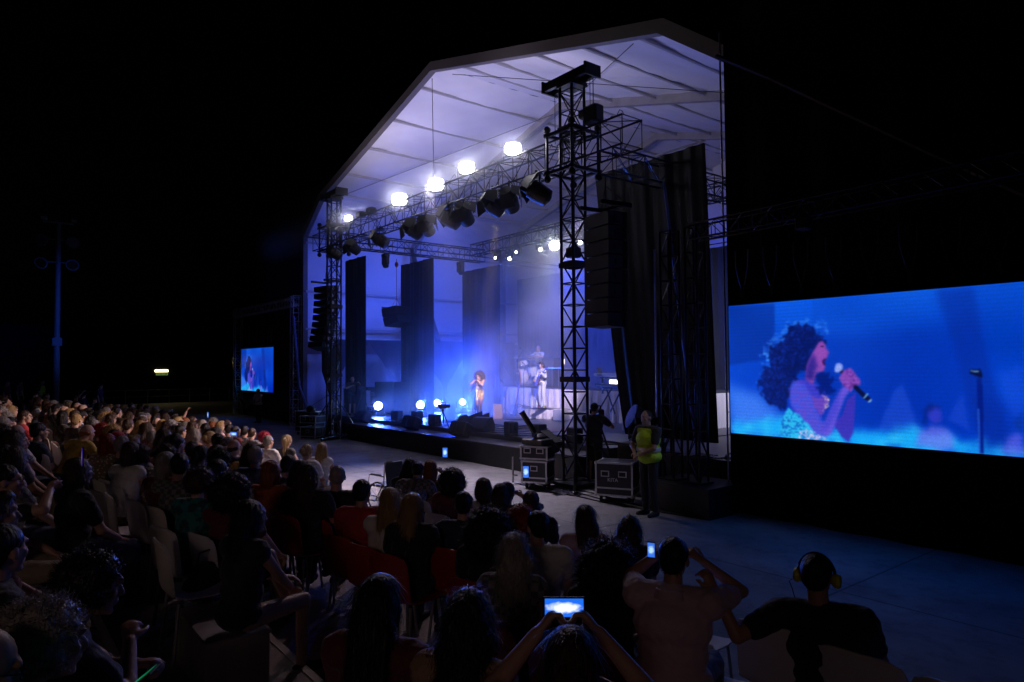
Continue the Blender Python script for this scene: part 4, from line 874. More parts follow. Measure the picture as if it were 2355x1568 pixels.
for z in (10.6, 9.2):
    for y in (-.85, .75):
        mb = MB(); mb.lathe((.1, y, z), [(.1, -.3), (.26, -.22), (.36, .0), (.37, .05), (.3, .05)], 16, (.8, -.2 if y > 0 else -.5, -.45)); mb.tube((0, 0, z + .1), (0, y, z + .1), .04, 6); b = mb.build('round_lamp', M['polemat'], t, True)
        mb = MB(); mb.lathe(Vector((.1, y, z)) + Vector((.8, -.2 if y > 0 else -.5, -.45)).normalized() * .04, [(.3, 0), (.3, .02)], 16, (.8, -.2 if y > 0 else -.5, -.45)); mb.build('lamp_glass', M['chrome'], b)
mb = MB()
for y in range(8):
    mb.tube((-58.5, 6 + y * 1.5, 0), (-58.5, 6 + y * 1.5, 1.1), .03, 6)
mb.tube((-58.5, 6, 1.1), (-58.5, 16.5, 1.1), .03, 6); mb.tube((-58.5, 6, .6), (-58.5, 16.5, .6), .02, 6)
tag(mb.build('railing', M['galv']), 'dim metal railing in front of the far end wall', 'railing')
# floor marking and litter
mb = MB(); mb.prism([(-7.6, 6.5, .002), (-7.35, 6.75, .002), (-5.6, 5.0, .002), (-5.85, 4.75, .002)], (0, 0, .002)); o = mb.build('floor_marking', mat('yellow_paint', (.45, .45, .12), .7)); tag(o, 'faded yellow line painted on the arena floor', 'marking')
mb = MB()
for i in range(260):
    x = -12.3 + random.gauss(0, 2.2); y = 7.6 + random.gauss(0, 1.1); a_ = random.random() * 3; s_ = random.uniform(.006, .018)
    if 5.4 < y < 11: mb.add([(x, y, .006), (x + s_ * math.cos(a_) * 2, y + s_ * math.sin(a_) * 2, .008), (x + s_, y + s_, .012)], [(0, 1, 2)])
tag(mb.build('confetti', M['paper']), kind='stuff')
mb = MB(); mb.path([(-4.0, 6.9, .01), (-3.9, 6.95, .035), (-3.85, 6.9, .02), (-3.8, 6.85, .01)], .03, 6); tag(mb.build('litter', M['rubber']), 'small dark scrap lying on the open arena floor', 'litter')
# wheelchair
wc = thing('wheelchair', 'empty black wheelchair parked on the floor before the front row', 'wheelchair', (-11.95, 6.3, 0), math.radians(102))
mb = MB(); mb.box((0, .0, .5), (.44, .42, .04)); mb.build('seat', M['black'], wc)
mb = MB(); mb.cbox((0, -.24, .73), (.43, .03, .46), .01, Matrix.Rotation(-.12, 3, 'X')); mb.build('backrest', M['black'], wc)
for sx in (-1, 1):
    mb = MB()
    mb.path([(sx * .3, math.cos(q_) * .29 - .12, .3 + math.sin(q_) * .29) for q_ in [k * math.pi / 12 for k in range(25)]], .016, 6, cap=False)
    w_ = mb.build('wheel', M['rubber'], wc)
    mb = MB()
    for k in range(10): q_ = k * math.pi / 5; mb.tube((sx * .3, -.12, .3), (sx * .3, math.cos(q_) * .28 - .12, .3 + math.sin(q_) * .28), .003, 4)
    mb.build('spokes', M['chrome'], w_)
    mb = MB(); mb.lathe((sx * .24 - .015, .36, .09), [(.085, 0), (.085, .03)], 14, (1, 0, 0)); mb.build('caster', M['rubber'], wc)
    mb = MB(); mb.path([(sx * .25, -.36, .99), (sx * .25, -.26, .97), (sx * .25, -.22, .5), (sx * .25, -.12, .3), (sx * .25, .3, .32), (sx * .25, .36, .15)], .013, 6); mb.path([(sx * .25, -.22, .7), (sx * .25, .2, .7), (sx * .25, .25, .5)], .013, 6); mb.build('side_frame', M['chrome'], wc)
    mb = MB(); mb.tube((sx * .25, -.46, 1.0), (sx * .25, -.32, .985), .02, 8); mb.cbox((sx * .25, .0, .72), (.05, .3, .03), .01); mb.build('hand_grip', M['rubber'], wc)
    mb = MB(); mb.cbox((sx * .14, .52, .12), (.16, .16, .02), .005); mb.tube((sx * .2, .36, .4), (sx * .15, .5, .13), .012, 6); mb.build('footrest', M['black'], wc)

mb = MB()
for k in range(16):
    x = -23.5 + k * .72; mb.path([(x + q / 9 * random.uniform(.8, 1.6), 12.5 + .5 * math.sin(q * .7 + k) + q * .16, .75 + .003 * (k % 3)) for q in range(10)], .01, 5)
for k in range(5): mb.path([(-20.6 + .1 * k + q * .12, 15.2 + .35 * q + .2 * math.sin(q + k), .75) for q in range(8)], .009, 5)
tag(mb.build('cable_run', M['cable']), kind='stuff')
for i, (x, y, l) in enumerate(((-20.4, 14.6, 'small pedal board on the stage right of the singer feet'), (-19.6, 16.75, 'pedal board on the round riser beside the water bottles'))):
    t = thing('pedal_board', l, 'pedals', (x, y, .8 if i == 0 else 1.13), .4 + i); mb = MB(); mb.box((0, 0, .025), (.5, .26, .05)); mb.build('board', M['black'], t)
    for k in range(4): mb = MB(); mb.cbox((-.17 + .115 * k, 0, .07), (.08, .13, .045), .008); mb.build('pedal', [M['alu'], M['red'], M['strap'], M['yellowplastic']][k], t)
mb = MB(); mb.box((-17.9, 13.6, .747), (.21, .3, .003), rotz(.4)); tag(mb.build('set_list', M['paper']), 'white set list sheet on the stage floor near the wedge monitors', 'paper sheet')
for i, (x, y, a) in enumerate(((-6.4, 7.4, .3), (-3.2, 6.2, 1.1), (-8.9, 7.9, .2), (-1.6, 8.2, .8))):
    mb = MB(); mb.grid(lambda u, v: (x + .12 * u * math.cos(a) - .08 * v, y + .12 * u * math.sin(a) + .1 * v, .01 + .015 * abs(math.sin(u * 5 + i) * math.cos(v * 4))), 5, 5)
    tag(mb.build('litter', M['paper']), ['crumpled paper scrap on the floor behind the long-haired pair', 'paper scrap right of the hand of the ear defender man', 'paper scrap on the floor before the wheeled flight case', 'paper scrap on the dark floor below the big screen'][i], 'litter')
mb = MB()
for k in range(3): mb.path([(-12.4 + q * .8, 10.4 - .12 * k + .15 * math.sin(q * .9 + k), .015) for q in range(7)], .013, 6)
tag(mb.build('cable_run', M['cable']), kind='stuff')
# ================================================ LED screens (picture = colour of each LED, a grid of emitting points)
SP = {'band1': [(0.001, 0.998), (0.1743, 0.9947), (0.1727, 0.5892), (-0.0007, 0.5303)], 'band2': [(0.1743, 0.9947), (0.3006, 0.992), (0.3004, 0.7593), (0.1741, 0.7309)], 'diag': [(0.6489, 0.9965), (0.7388, 0.9939), (0.7526, 0.7402), (0.7721, 0.4907), (0.8159, 0.0243), (0.7484, 0.0097), (0.71, 0.4086), (0.6758, 0.7567)], 'midshade': [(0.2802, 0.7222), (0.5232, 0.738), (0.6758, 0.7567), (0.7225, 0.4091), (0.8359, 0.2747), (0.8364, 0.1055), (0.4787, 0.0942), (0.2738, 0.1001)], 'tri1': [(0.5335, 0.3488), (0.5593, 0.4026), (0.5981, 0.1134), (0.4881, 0.0958)], 'tri2': [(0.7061, 0.3471), (0.7192, 0.1328), (0.6691, 0.1911)], 'tri3': [(0.7867, 0.4749), (0.8415, 0.5218), (0.8383, 0.2596), (0.8155, 0.2182)], 'smokeL': [(-0.0021, 0.3803), (0.1259, 0.2829), (0.1922, 0.158), (0.1998, -0.0101), (-0.0002, 0.0015)], 'glow': [(0.0005, 0.0815), (0.192, 0.138), (0.3594, 0.0751), (0.4785, 0.0763), (0.5703, 0.1219), (0.6548, 0.0809), (0.7488, 0.0417), (0.8355, 0.0362), (0.835, -0.0022), (-0.0002, 0.0015)], 'hairlite': [(0.2082, 0.8182), (0.2546, 0.8524), (0.2991, 0.8467), (0.3547, 0.8158), (0.3373, 0.7749), (0.2811, 0.8099), (0.2166, 0.7274), (0.1583, 0.5897), (0.1378, 0.488), (0.119, 0.5909), (0.1548, 0.7324)], 'hairlite2': [(0.1144, 0.6324), (0.154, 0.6509), (0.148, 0.5288), (0.1319, 0.3856), (0.1023, 0.4155), (0.1331, 0.5085)], 'hair': [(0.2172, 0.7872), (0.2543, 0.8277), (0.2944, 0.8133), (0.3242, 0.7474), (0.333, 0.6892), (0.323, 0.642), (0.3009, 0.5949), (0.2938, 0.5467), (0.2845, 0.4983), (0.2552, 0.4689), (0.2456, 0.4196), (0.2271, 0.3894), (0.2193, 0.3098), (0.1974, 0.2085), (0.1644, 0.2353), (0.1258, 0.2727), (0.112, 0.3848), (0.123, 0.488), (0.1528, 0.5288), (0.1438, 0.6004), (0.1589, 0.6507), (0.1931, 0.7193)], 'hairfront': [(0.3083, 0.4695), (0.3428, 0.4889), (0.363, 0.4136), (0.3538, 0.3378), (0.3282, 0.3172), (0.3073, 0.3734)], 'face': [(0.3192, 0.6902), (0.3301, 0.699), (0.3396, 0.6697), (0.3423, 0.641), (0.3521, 0.6168), (0.3431, 0.5981), (0.345, 0.5791), (0.33, 0.5671), (0.3285, 0.5461), (0.3372, 0.5222), (0.3321, 0.4888), (0.3084, 0.4772), (0.3013, 0.4212), (0.2966, 0.3922), (0.2727, 0.4301), (0.2782, 0.5275), (0.2921, 0.5952)], 'faceshade': [(0.2782, 0.5275), (0.2943, 0.5951), (0.3053, 0.6043), (0.3111, 0.5272), (0.304, 0.4791), (0.3013, 0.4212), (0.2727, 0.4301)], 'mouth': [(0.3437, 0.5781), (0.3309, 0.569), (0.3281, 0.548), (0.3355, 0.525), (0.3382, 0.5383), (0.3333, 0.5537)], 'eye': [(0.3233, 0.6688), (0.3352, 0.6623), (0.3326, 0.6549), (0.3232, 0.6592)], 'torso': [(0.2319, 0.4192), (0.2727, 0.4301), (0.3032, 0.4021), (0.3369, 0.3368), (0.3491, 0.2903), (0.3312, 0.1939), (0.3135, 0.1441), (0.274, 0.1195), (0.2208, 0.2307)], 'uparm': [(0.2319, 0.4192), (0.2679, 0.391), (0.2935, 0.3052), (0.3077, 0.2008), (0.3385, 0.0812), (0.3358, 0.0288), (0.2951, 0.0408), (0.2519, 0.1457), (0.221, 0.2505), (0.2198, 0.3594)], 'forearm': [(0.3379, 0.0291), (0.3148, 0.0584), (0.3305, 0.1274), (0.3615, 0.2725), (0.3852, 0.3677), (0.406, 0.415), (0.4217, 0.3925), (0.3947, 0.3032), (0.3751, 0.1896), (0.3529, 0.0553)], 'forearm2': [(0.3578, 0.1218), (0.3852, 0.1815), (0.4027, 0.2945), (0.4271, 0.3423), (0.4263, 0.2689), (0.4183, 0.0754), (0.4036, 0.0039), (0.3836, 0.0326)], 'armshade': [(0.3615, 0.2725), (0.3852, 0.3677), (0.3733, 0.2174), (0.3384, 0.0717), (0.317, 0.0588)], 'hand': [(0.3947, 0.4984), (0.417, 0.5095), (0.4293, 0.4709), (0.4437, 0.4163), (0.4403, 0.3933), (0.4218, 0.3971), (0.4152, 0.3416), (0.4034, 0.3686), (0.3875, 0.3911), (0.3798, 0.4422)], 'mic': [(0.3782, 0.489), (0.3886, 0.5031), (0.4277, 0.3974), (0.4741, 0.2984), (0.4674, 0.2798), (0.4502, 0.3028), (0.4176, 0.3832)], 'michead': [(0.366, 0.5031), (0.3705, 0.536), (0.383, 0.5452), (0.3921, 0.5217), (0.3894, 0.4937), (0.3761, 0.4778), (0.3658, 0.4814)], 'ring': [(0.4616, 0.2811), (0.4656, 0.295), (0.4726, 0.3045), (0.4741, 0.2965), (0.4685, 0.2799), (0.4631, 0.2776)], 'ring2': [(0.4472, 0.3053), (0.4623, 0.3426), (0.4653, 0.3356), (0.4518, 0.302)], 'dress': [(0.2114, 0.2149), (0.2477, 0.1745), (0.274, 0.1195), (0.2933, 0.0693), (0.3034, 0.0039), (0.2459, -0.0017), (0.1788, 0.0061), (0.1894, 0.1177)], 'gold': [(0.2465, 0.057), (0.2735, 0.0759), (0.2996, 0.0559), (0.3294, 0.0229), (0.3317, 0.0025), (0.2459, -0.0017)], 'bust': [(0.2892, 0.3145), (0.3108, 0.2969), (0.3409, 0.3086), (0.3489, 0.2714), (0.3313, 0.2034), (0.3183, 0.1829), (0.3015, 0.2385)], 'bustshine': [(0.3282, 0.3172), (0.3483, 0.2902), (0.347, 0.2523), (0.3247, 0.1884), (0.336, 0.2513)], 'p2head': [(0.6202, 0.2523), (0.6373, 0.2793), (0.6537, 0.2642), (0.6547, 0.2142), (0.6493, 0.1717), (0.6359, 0.1615), (0.6229, 0.1934)], 'p2hair': [(0.6133, 0.2431), (0.6239, 0.2866), (0.6507, 0.289), (0.6569, 0.2561), (0.6372, 0.2709), (0.6233, 0.2357), (0.6226, 0.168), (0.6088, 0.1491)], 'p2body': [(0.6015, 0.1139), (0.6358, 0.153), (0.6748, 0.1174), (0.6852, 0.0534), (0.6799, 0.0071), (0.5866, 0.0173)], 'p3': [(0.7998, 0.1067), (0.8114, 0.1165), (0.8368, 0.144), (0.8351, 0.0055), (0.7899, 0.0108)], 'p3head': [(0.824, 0.2193), (0.8382, 0.2519), (0.8369, 0.1517), (0.826, 0.1499)], 'stand': [(0.7395, 0.4098), (0.7532, 0.4103), (0.7498, 0.0036), (0.7392, 0.0029)], 'standhi': [(0.7387, 0.2646), (0.7429, 0.2651), (0.7438, 0.0039), (0.7398, 0.003)], 'clip': [(0.7251, 0.4986), (0.7482, 0.5026), (0.7538, 0.4585), (0.7506, 0.4488), (0.7248, 0.4726)], 'cliphi': [(0.726, 0.4945), (0.745, 0.4905), (0.7443, 0.4841), (0.7259, 0.4856)], 'post': [(0.74, 0.4501), (0.7506, 0.4504), (0.7508, 0.4102), (0.7395, 0.4098)]}
NX, NY = 540, 236
def screen_pixels():
    X, Y = np.meshgrid(np.linspace(0, 1, NX), np.linspace(0, 1, NY))
    rng = np.random.RandomState(3)
    def blur(a, r):
        for ax, n in ((1, r), (0, r)):
            k = np.exp(-.5 * (np.arange(-3 * n, 3 * n + 1) / n) ** 2); k /= k.sum()
            p = np.pad(a, [(3 * n, 3 * n) if q == ax else (0, 0) for q in range(2)], mode='edge')
            a = np.apply_along_axis(lambda m: np.convolve(m, k, 'valid'), ax, p)
        return a
    def noise(sx, sy):
        g = rng.rand(int(sy) + 2, int(sx) + 2); xi = X * sx; yi = Y * sy; x0 = xi.astype(int); y0 = yi.astype(int); fx = xi - x0; fy = yi - y0
        fx = fx * fx * (3 - 2 * fx); fy = fy * fy * (3 - 2 * fy)
        return (g[y0, x0] * (1 - fx) + g[y0, x0 + 1] * fx) * (1 - fy) + (g[y0 + 1, x0] * (1 - fx) + g[y0 + 1, x0 + 1] * fx) * fy
    wx = (noise(60, 28) - .5); wy = (noise(60, 28) - .5); wx2 = (noise(150, 70) - .5); wy2 = (noise(150, 70) - .5)
    def mask(name, warp=0., soft=0):
        px, py = X + (wx + wx2) * warp, Y + (wy + wy2) * warp * 2; pts = SP[name]; m = np.zeros_like(X, bool); n = len(pts)
        for i in range(n):
            (x1, y1), (x2, y2) = pts[i], pts[(i + 1) % n]
            if y1 == y2: continue
            c = ((y1 > py) != (y2 > py)) & (px < (x2 - x1) * (py - y1) / (y2 - y1) + x1); m ^= c
        m = m.astype(float); return blur(m, soft) if soft else m
    img = np.zeros((NY, NX, 3))
    img[:] = (3, 64, 200)
    img += (np.array([10, 30, 20]) * (Y[..., None] - .5)) + (noise(5, 3)[..., None] - .5) * np.array([10, 26, 30])
    def lay(name, col, a=1., warp=0., soft=0, tex=None):
        nonlocal img; m = (mask(name, warp, soft) * a)
        if tex is not None: m = m * np.clip(tex, 0, 1)
        img = img * (1 - m[..., None]) + np.array(col) * m[..., None]
    lay('midshade', (4, 48, 175), .6, .01, 9); lay('band1', (3, 42, 150), .6, 0, 2); lay('band2', (8, 90, 235), .45, 0, 2); lay('diag', (6, 38, 150), .55, 0, 4)
    lay('tri1', (45, 90, 225), .4, .004, 2); lay('tri2', (40, 80, 220), .35, .004, 2); lay('tri3', (30, 80, 225), .35, .004, 3)
    lay('smokeL', (70, 135, 255), .8, .02, 9); lay('glow', (20, 175, 255), .95, .03, 6); lay('glow', (70, 215, 255), .5, .04, 3, noise(30, 14))
    n1 = noise(90, 60); n2 = noise(200, 110)
    lay('hairlite', (60, 140, 255), .55, .03, 1, n1 * 1.6 - .2); lay('hairlite2', (60, 140, 255), .6, .03, 1, n1 * 1.6 - .2)
    lay('torso', (60, 60, 205), .95, 0, 2); lay('hair', (3, 22, 100), .96, .022, 1); lay('hair', (20, 60, 190), .5, .02, 1, (n2 - .55) * 4)
    lay('hair', (4, 10, 60), .35, .02, 1, (n1 - .5) * 3); lay('hair', (30, 80, 215), .45, .03, 1, np.clip(.42 - X * 1.6, 0, 1) * n2 * 2)
    lay('hairfront', (3, 25, 120), .85, .02, 1)
    lay('forearm2', (60, 50, 185), .95, 0, 1); lay('uparm', (62, 84, 228), .97, 0, 2); lay('uparm', (150, 60, 170), .35, .01, 4, n1)
    lay('forearm', (105, 85, 222), .97, 0, 2); lay('armshade', (50, 60, 210), .6, 0, 3)
    lay('face', (105, 52, 165), .97, 0, 1); lay('face', (200, 105, 200), .4, 0, 2, (X * 20 - 3.2) * n1 * 1.6); lay('faceshade', (30, 30, 140), .8, 0, 3); lay('mouth', (70, 10, 60), .9); lay('eye', (20, 10, 60), .8)
    lay('bust', (110, 70, 190), .8, .005, 1); lay('bustshine', (230, 200, 190), .8, .008, 0, n2 * 1.8 - .3)
    lay('dress', (45, 190, 245), .97, .004, 1); lay('dress', (10, 80, 190), .7, 0, 0, (noise(170, 90) - .45) * 4); lay('gold', (225, 200, 240), .9, .008, 0, n2 * 2 - .4)
    lay('mic', (8, 14, 60), .95); lay('hand', (140, 75, 190), .95, .003, 1); lay('hand', (60, 20, 110), .5, 0, 0, (n2 - .5) * 3); lay('michead', (150, 170, 250), .95, 0, 1); lay('ring', (130, 180, 240), .9); lay('ring2', (120, 190, 245), .8)
    lay('p2body', (110, 110, 235), .7, .01, 3); lay('p2head', (60, 60, 200), .7, .004, 2); lay('p2hair', (5, 30, 120), .7, .01, 2); lay('p3', (110, 100, 235), .6, .01, 3); lay('p3head', (10, 50, 150), .7, .01, 2)
    lay('stand', (3, 26, 130), .95, 0, 0); lay('standhi', (50, 110, 235), .7, 0, 0); lay('post', (5, 30, 130), .9); lay('clip', (5, 14, 60), .95); lay('cliphi', (120, 190, 240), .8)
    img = np.stack([blur(img[..., c], 1) for c in range(3)], -1)
    img *= 1 - .07 * ((np.arange(NY) // 3) % 2)[:, None, None] * noise(9, 5)[..., None]
    img *= (.94 + .12 * rng.rand(NY, NX, 1))
    img = np.clip(img / 255, 0, 1)
    return np.where(img <= .04045, img / 12.92, ((img + .055) / 1.055) ** 2.4)
pix = screen_pixels()
def led_mat():
    m = bpy.data.materials.new('led_picture'); m.use_nodes = True; nt = m.node_tree; b = nt.nodes['Principled BSDF']
    b.inputs['Base Color'].default_value = (.01, .01, .01, 1)
    at = nt.nodes.new('ShaderNodeAttribute'); at.attribute_name = 'led'; nt.links.new(at.outputs['Color'], b.inputs['Emission Color']); b.inputs['Emission Strength'].default_value = 1.0
    return m
LM = led_mat()
def led_screen(x0, y, z0, w, h, label):
    t = thing('led_screen', label, 'screen', (x0, y, z0))
    xs, zs = np.meshgrid(np.linspace(0, w, NX), np.linspace(0, h, NY)); v = np.stack([xs.ravel(), np.full(NX * NY, -.001), zs.ravel()], 1)
    i = np.arange(NX * NY).reshape(NY, NX); f = np.stack([i[:-1, :-1], i[:-1, 1:], i[1:, 1:], i[1:, :-1]], -1).reshape(-1, 4)
    if 'picture_panel' in bpy.data.meshes: me = bpy.data.meshes['picture_panel']
    else:
        me = bpy.data.meshes.new('picture_panel'); me.vertices.add(len(v)); me.vertices.foreach_set('co', v.ravel())
        me.loops.add(f.size); me.polygons.add(len(f)); me.polygons.foreach_set('loop_start', np.arange(0, f.size, 4)); me.loops.foreach_set('vertex_index', f.ravel()); me.update(calc_edges=True)
        ca = me.color_attributes.new('led', 'FLOAT_COLOR', 'POINT'); ca.data.foreach_set('color', np.concatenate([pix.reshape(-1, 3), np.ones((NX * NY, 1))], 1).ravel()); me.materials.append(LM)
    o = bpy.data.objects.new('picture_panel', me); COL.objects.link(o); o.parent = t
    mb = MB(); mb.box((w / 2, .06, h / 2), (w + .06, .1, h + .06)); mb.build('screen_cabinet', M['black'], t)
    return t
led_screen(-7.5, 11.08, 1.5, 5.4, 2.36, 'big near video screen showing the curly-haired singer in blue light')
led_screen(-40.9, 12.2, 1.47, 5.4, 2.45, 'small far video screen left of the marquee, same blue picture')
for x in (-7.3, -2.3):
    pass
# yellow sheen cables / frame around far screen
mb = MB()
for k in range(5): mb.path([(-41.6 + .12 * k, 11.9, 3.4 - .3 * k), (-41.3 + .1 * k, 11.9, 2.0 - .2 * k), (-40.6, 11.9, 1.1), (-39., 11.9, .9 - .1 * k), (-37.6, 11.9, 1.25 - .05 * k)], .03, 6)
tag(mb.build('sheeting_folds', mat('shiny_black_film', (.1, .09, .05), .2, .6), None, True), 'shiny folded film sagging around the far screen', 'film')
light('screen_side', 'AREA', (-41.9, 11.2, 3.2), (-41.2, 12.0, 1.6), 1.5, (1, .85, .3), .3, 170)
for x in (-41.2, -32.1): truss('truss_tower', 'slim dark lattice mast %s of the far screen' % ('left' if x < -40 else 'right'), (x, 12.1, 0), (x, 12.1, 6.2), .4, .4, m=M['galv'], cat='tower', chord=.02, lace=.01)
# ================================================ people
class Blob(MB):
    def cap(s, a, b, ra, rb=None, flat=None, n=12):
        a, b = Vector(a), Vector(b); rb = ra if rb is None else rb; d = b - a; L = d.length
        if L < 1e-5: return s.ell(a, (ra, ra, ra), n, 8)
        pr = [(ra * math.cos(t), -ra * math.sin(t)) for t in (1.45, 1.1, .7, .35, 0)] + [(rb * math.cos(t), L + rb * math.sin(t)) for t in (0, .35, .7, 1.1, 1.45)]
        o = len(s.v); s.lathe(a, pr, n, d)
        if flat:      # (axis vector, factor) flatten about the segment
            ax = Vector(flat[0]).normalized(); f = flat[1]
            for i in range(o, len(s.v)):
                v = Vector(s.v[i]); t = (v - a).dot(ax) - 0; base = a + d * max(0, min(1, (v - a).dot(d) / (L * L))); k = (v - base).dot(ax); s.v[i] = tuple(v - ax * k * (1 - f))
        return s
    def merged(s, name, m, voxel=.009, it=2, wrinkle=0., keep=None):
        me0 = s.mesh('tmp', m); o = bpy.data.objects.new('tmp', me0); COL.objects.link(o)
        md = o.modifiers.new('r', 'REMESH'); md.mode = 'VOXEL'; md.voxel_size = voxel; md.adaptivity = 0
        dg = bpy.context.evaluated_depsgraph_get(); me = bpy.data.meshes.new_from_object(o.evaluated_get(dg)); bpy.data.objects.remove(o); bpy.data.meshes.remove(me0)
        me.name = name; n = len(me.vertices); co = np.empty(n * 3); me.vertices.foreach_get('co', co); co = co.reshape(-1, 3)
        e = np.empty(len(me.edges) * 2, np.int64); me.edges.foreach_get('vertices', e); e = e.reshape(-1, 2)
        deg = np.bincount(e.ravel(), minlength=n)[:, None].clip(1)
        for _ in range(it):
            acc = np.zeros_like(co)
            for k in range(3): acc[:, k] = np.bincount(e[:, 0], co[e[:, 1], k], n) + np.bincount(e[:, 1], co[e[:, 0], k], n)
            co = co * .45 + acc / deg * .55
        if wrinkle:
            nm = np.empty(n * 3); me.vertices.foreach_set('co', co.ravel()); me.update(); me.vertices.foreach_get('normal', nm); nm = nm.reshape(-1, 3)
            w = np.sin(co[:, 2] * 60 + 6 * np.sin(co[:, 0] * 14) + 3 * np.sin(co[:, 1] * 17)) * np.sin(co[:, 0] * 23 + co[:, 2] * 31 + 2) + .6 * np.sin(co[:, 0] * 55 + co[:, 1] * 48 + 4 * np.sin(co[:, 2] * 25))
            co = co + nm * (w * wrinkle)[:, None]
        me.vertices.foreach_set('co', co.ravel()); me.materials.clear(); me.materials.append(m)
        me.polygons.foreach_set('use_smooth', [True] * len(me.polygons)); me.update()
        return me
def ik(s, t, l1, l2, pole):
    s, t = Vector(s), Vector(t); d = t - s; D = min(d.length, l1 + l2 - .004); d.normalize(); t = s + d * D
    a = (l1 * l1 - l2 * l2 + D * D) / (2 * D); h = math.sqrt(max(0, l1 * l1 - a * a)); p = Vector(pole); p = (p - d * p.dot(d)).normalized()
    return s + d * a + p * h, t
def hand(B, w, d, up, side, curl=.5, s=1.):
    d = Vector(d).normalized(); up = Vector(up); up = (up - d * up.dot(d)).normalized(); sd = d.cross(up) * side      # up = back of hand, sd = thumb side
    B.cap(w + d * .02, w + d * .075, .03 * s, .034 * s, (up, .55), 10)
    for k, (o, L) in enumerate(((.03, .072), (.01, .08), (-.011, .074), (-.03, .058))):
        b = w + d * .085 + sd * o; q = -curl * .8; d1 = (d * math.cos(q) + up * math.sin(q) + sd * o * 2.).normalized(); m_ = b + d1 * L * .52
        q2 = -curl * 1.9; d2 = (d * math.cos(q2) + up * math.sin(q2)).normalized(); B.cap(b, m_, .0105 * s, .0098 * s, None, 8); B.cap(m_, m_ + d2 * L * .5, .0098 * s, .0085 * s, None, 8)
    b = w + d * .03 + sd * .03; m_ = b + (d * .7 + sd * .7 - up * .2 * curl).normalized() * .04; B.cap(b, m_, .0135 * s, .011 * s, None, 8); B.cap(m_, m_ + (d * .9 + sd * .15 - up * .5 * curl).normalized() * .032, .011 * s, .0095 * s, None, 8)
SKIN = [mat('skin_light', (.55, .33, .25), .5, bump=.08, bs=60), mat('skin_tan', (.42, .24, .17), .5), mat('skin_pale', (.6, .4, .32), .5)]
CLOTH = {n: mat('cloth_' + n, c, .8, bump=.25, bs=28, sheen=.15) for n, c in dict(black=(.02, .02, .024), white=(.68, .67, .68), navy=(.02, .03, .08), red=(.42, .02, .03), maroon=(.13, .02, .03), teal=(.02, .2, .22), grey=(.22, .22, .24), blue=(.08, .14, .3), ochre=(.5, .34, .06), orange=(.6, .16, .06), pink=(.6, .44, .54), tan=(.4, .25, .15), green=(.06, .12, .06), purple=(.14, .06, .16), denim=(.06, .09, .16), khaki=(.3, .25, .18), cream=(.6, .54, .42)).items()}
HAIRM = {n: mat('hair_' + n, c, .42, bump=.5, bs=60, stretch=(1, 1, .12), spec=.4) for n, c in dict(black=(.012, .01, .01), brown=(.05, .026, .014), blond=(.42, .28, .12), grey=(.34, .32, .31), red=(.3, .025, .015), ginger=(.3, .09, .03), magenta=(.35, .01, .04)).items()}
DEF = dict(stand=0, lean=.05, hyaw=0., nod=0., hr=(.13, .32, .62), hl=(-.13, .32, .62), pr=(1, -.6, -.6), pl=(-1, -.6, -.6), curl=.5, sleeve='short', legs='long', fem=0, knees=None, feet=None, upr=(0, 0, 1), upl=(0, 0, 1), tilt=0., fat=1., vox=.01)
PROTO = {}
def pattern(key, c2, scale, kind):
    m = CLOTH[key]; nt = m.node_tree; b = nt.nodes['Principled BSDF']; base = tuple(b.inputs['Base Color'].default_value)
    tc = nt.nodes.new('ShaderNodeTexCoord'); mx = nt.nodes.new('ShaderNodeMix'); mx.data_type = 'RGBA'; mx.inputs['A'].default_value = base; mx.inputs['B'].default_value = (*c2, 1)
    if kind == 'check': n = nt.nodes.new('ShaderNodeTexChecker'); n.inputs['Scale'].default_value = scale; nt.links.new(tc.outputs['Object'], n.inputs['Vector']); f = n.outputs['Fac']
    else:
        n = nt.nodes.new('ShaderNodeTexVoronoi' if kind == 'dots' else 'ShaderNodeTexNoise'); n.inputs['Scale'].default_value = scale; nt.links.new(tc.outputs['Object'], n.inputs['Vector'])
        r = nt.nodes.new('ShaderNodeMapRange'); r.inputs[1].default_value = .3 if kind == 'dots' else .5; r.inputs[2].default_value = .36 if kind == 'dots' else .56; nt.links.new(n.outputs[0], r.inputs[0]); f = r.outputs[0]
    nt.links.new(f, mx.inputs['Factor']); nt.links.new(mx.outputs['Result'], b.inputs['Base Color'])
pattern('cream', (.2, .15, .1), 26, 'dots'); pattern('grey', (.08, .08, .09), 22, 'check'); pattern('purple', (.4, .3, .35), 18, 'noise'); pattern('teal', (.01, .06, .08), 12, 'noise'); pattern('tan', (.2, .08, .05), 16, 'noise')
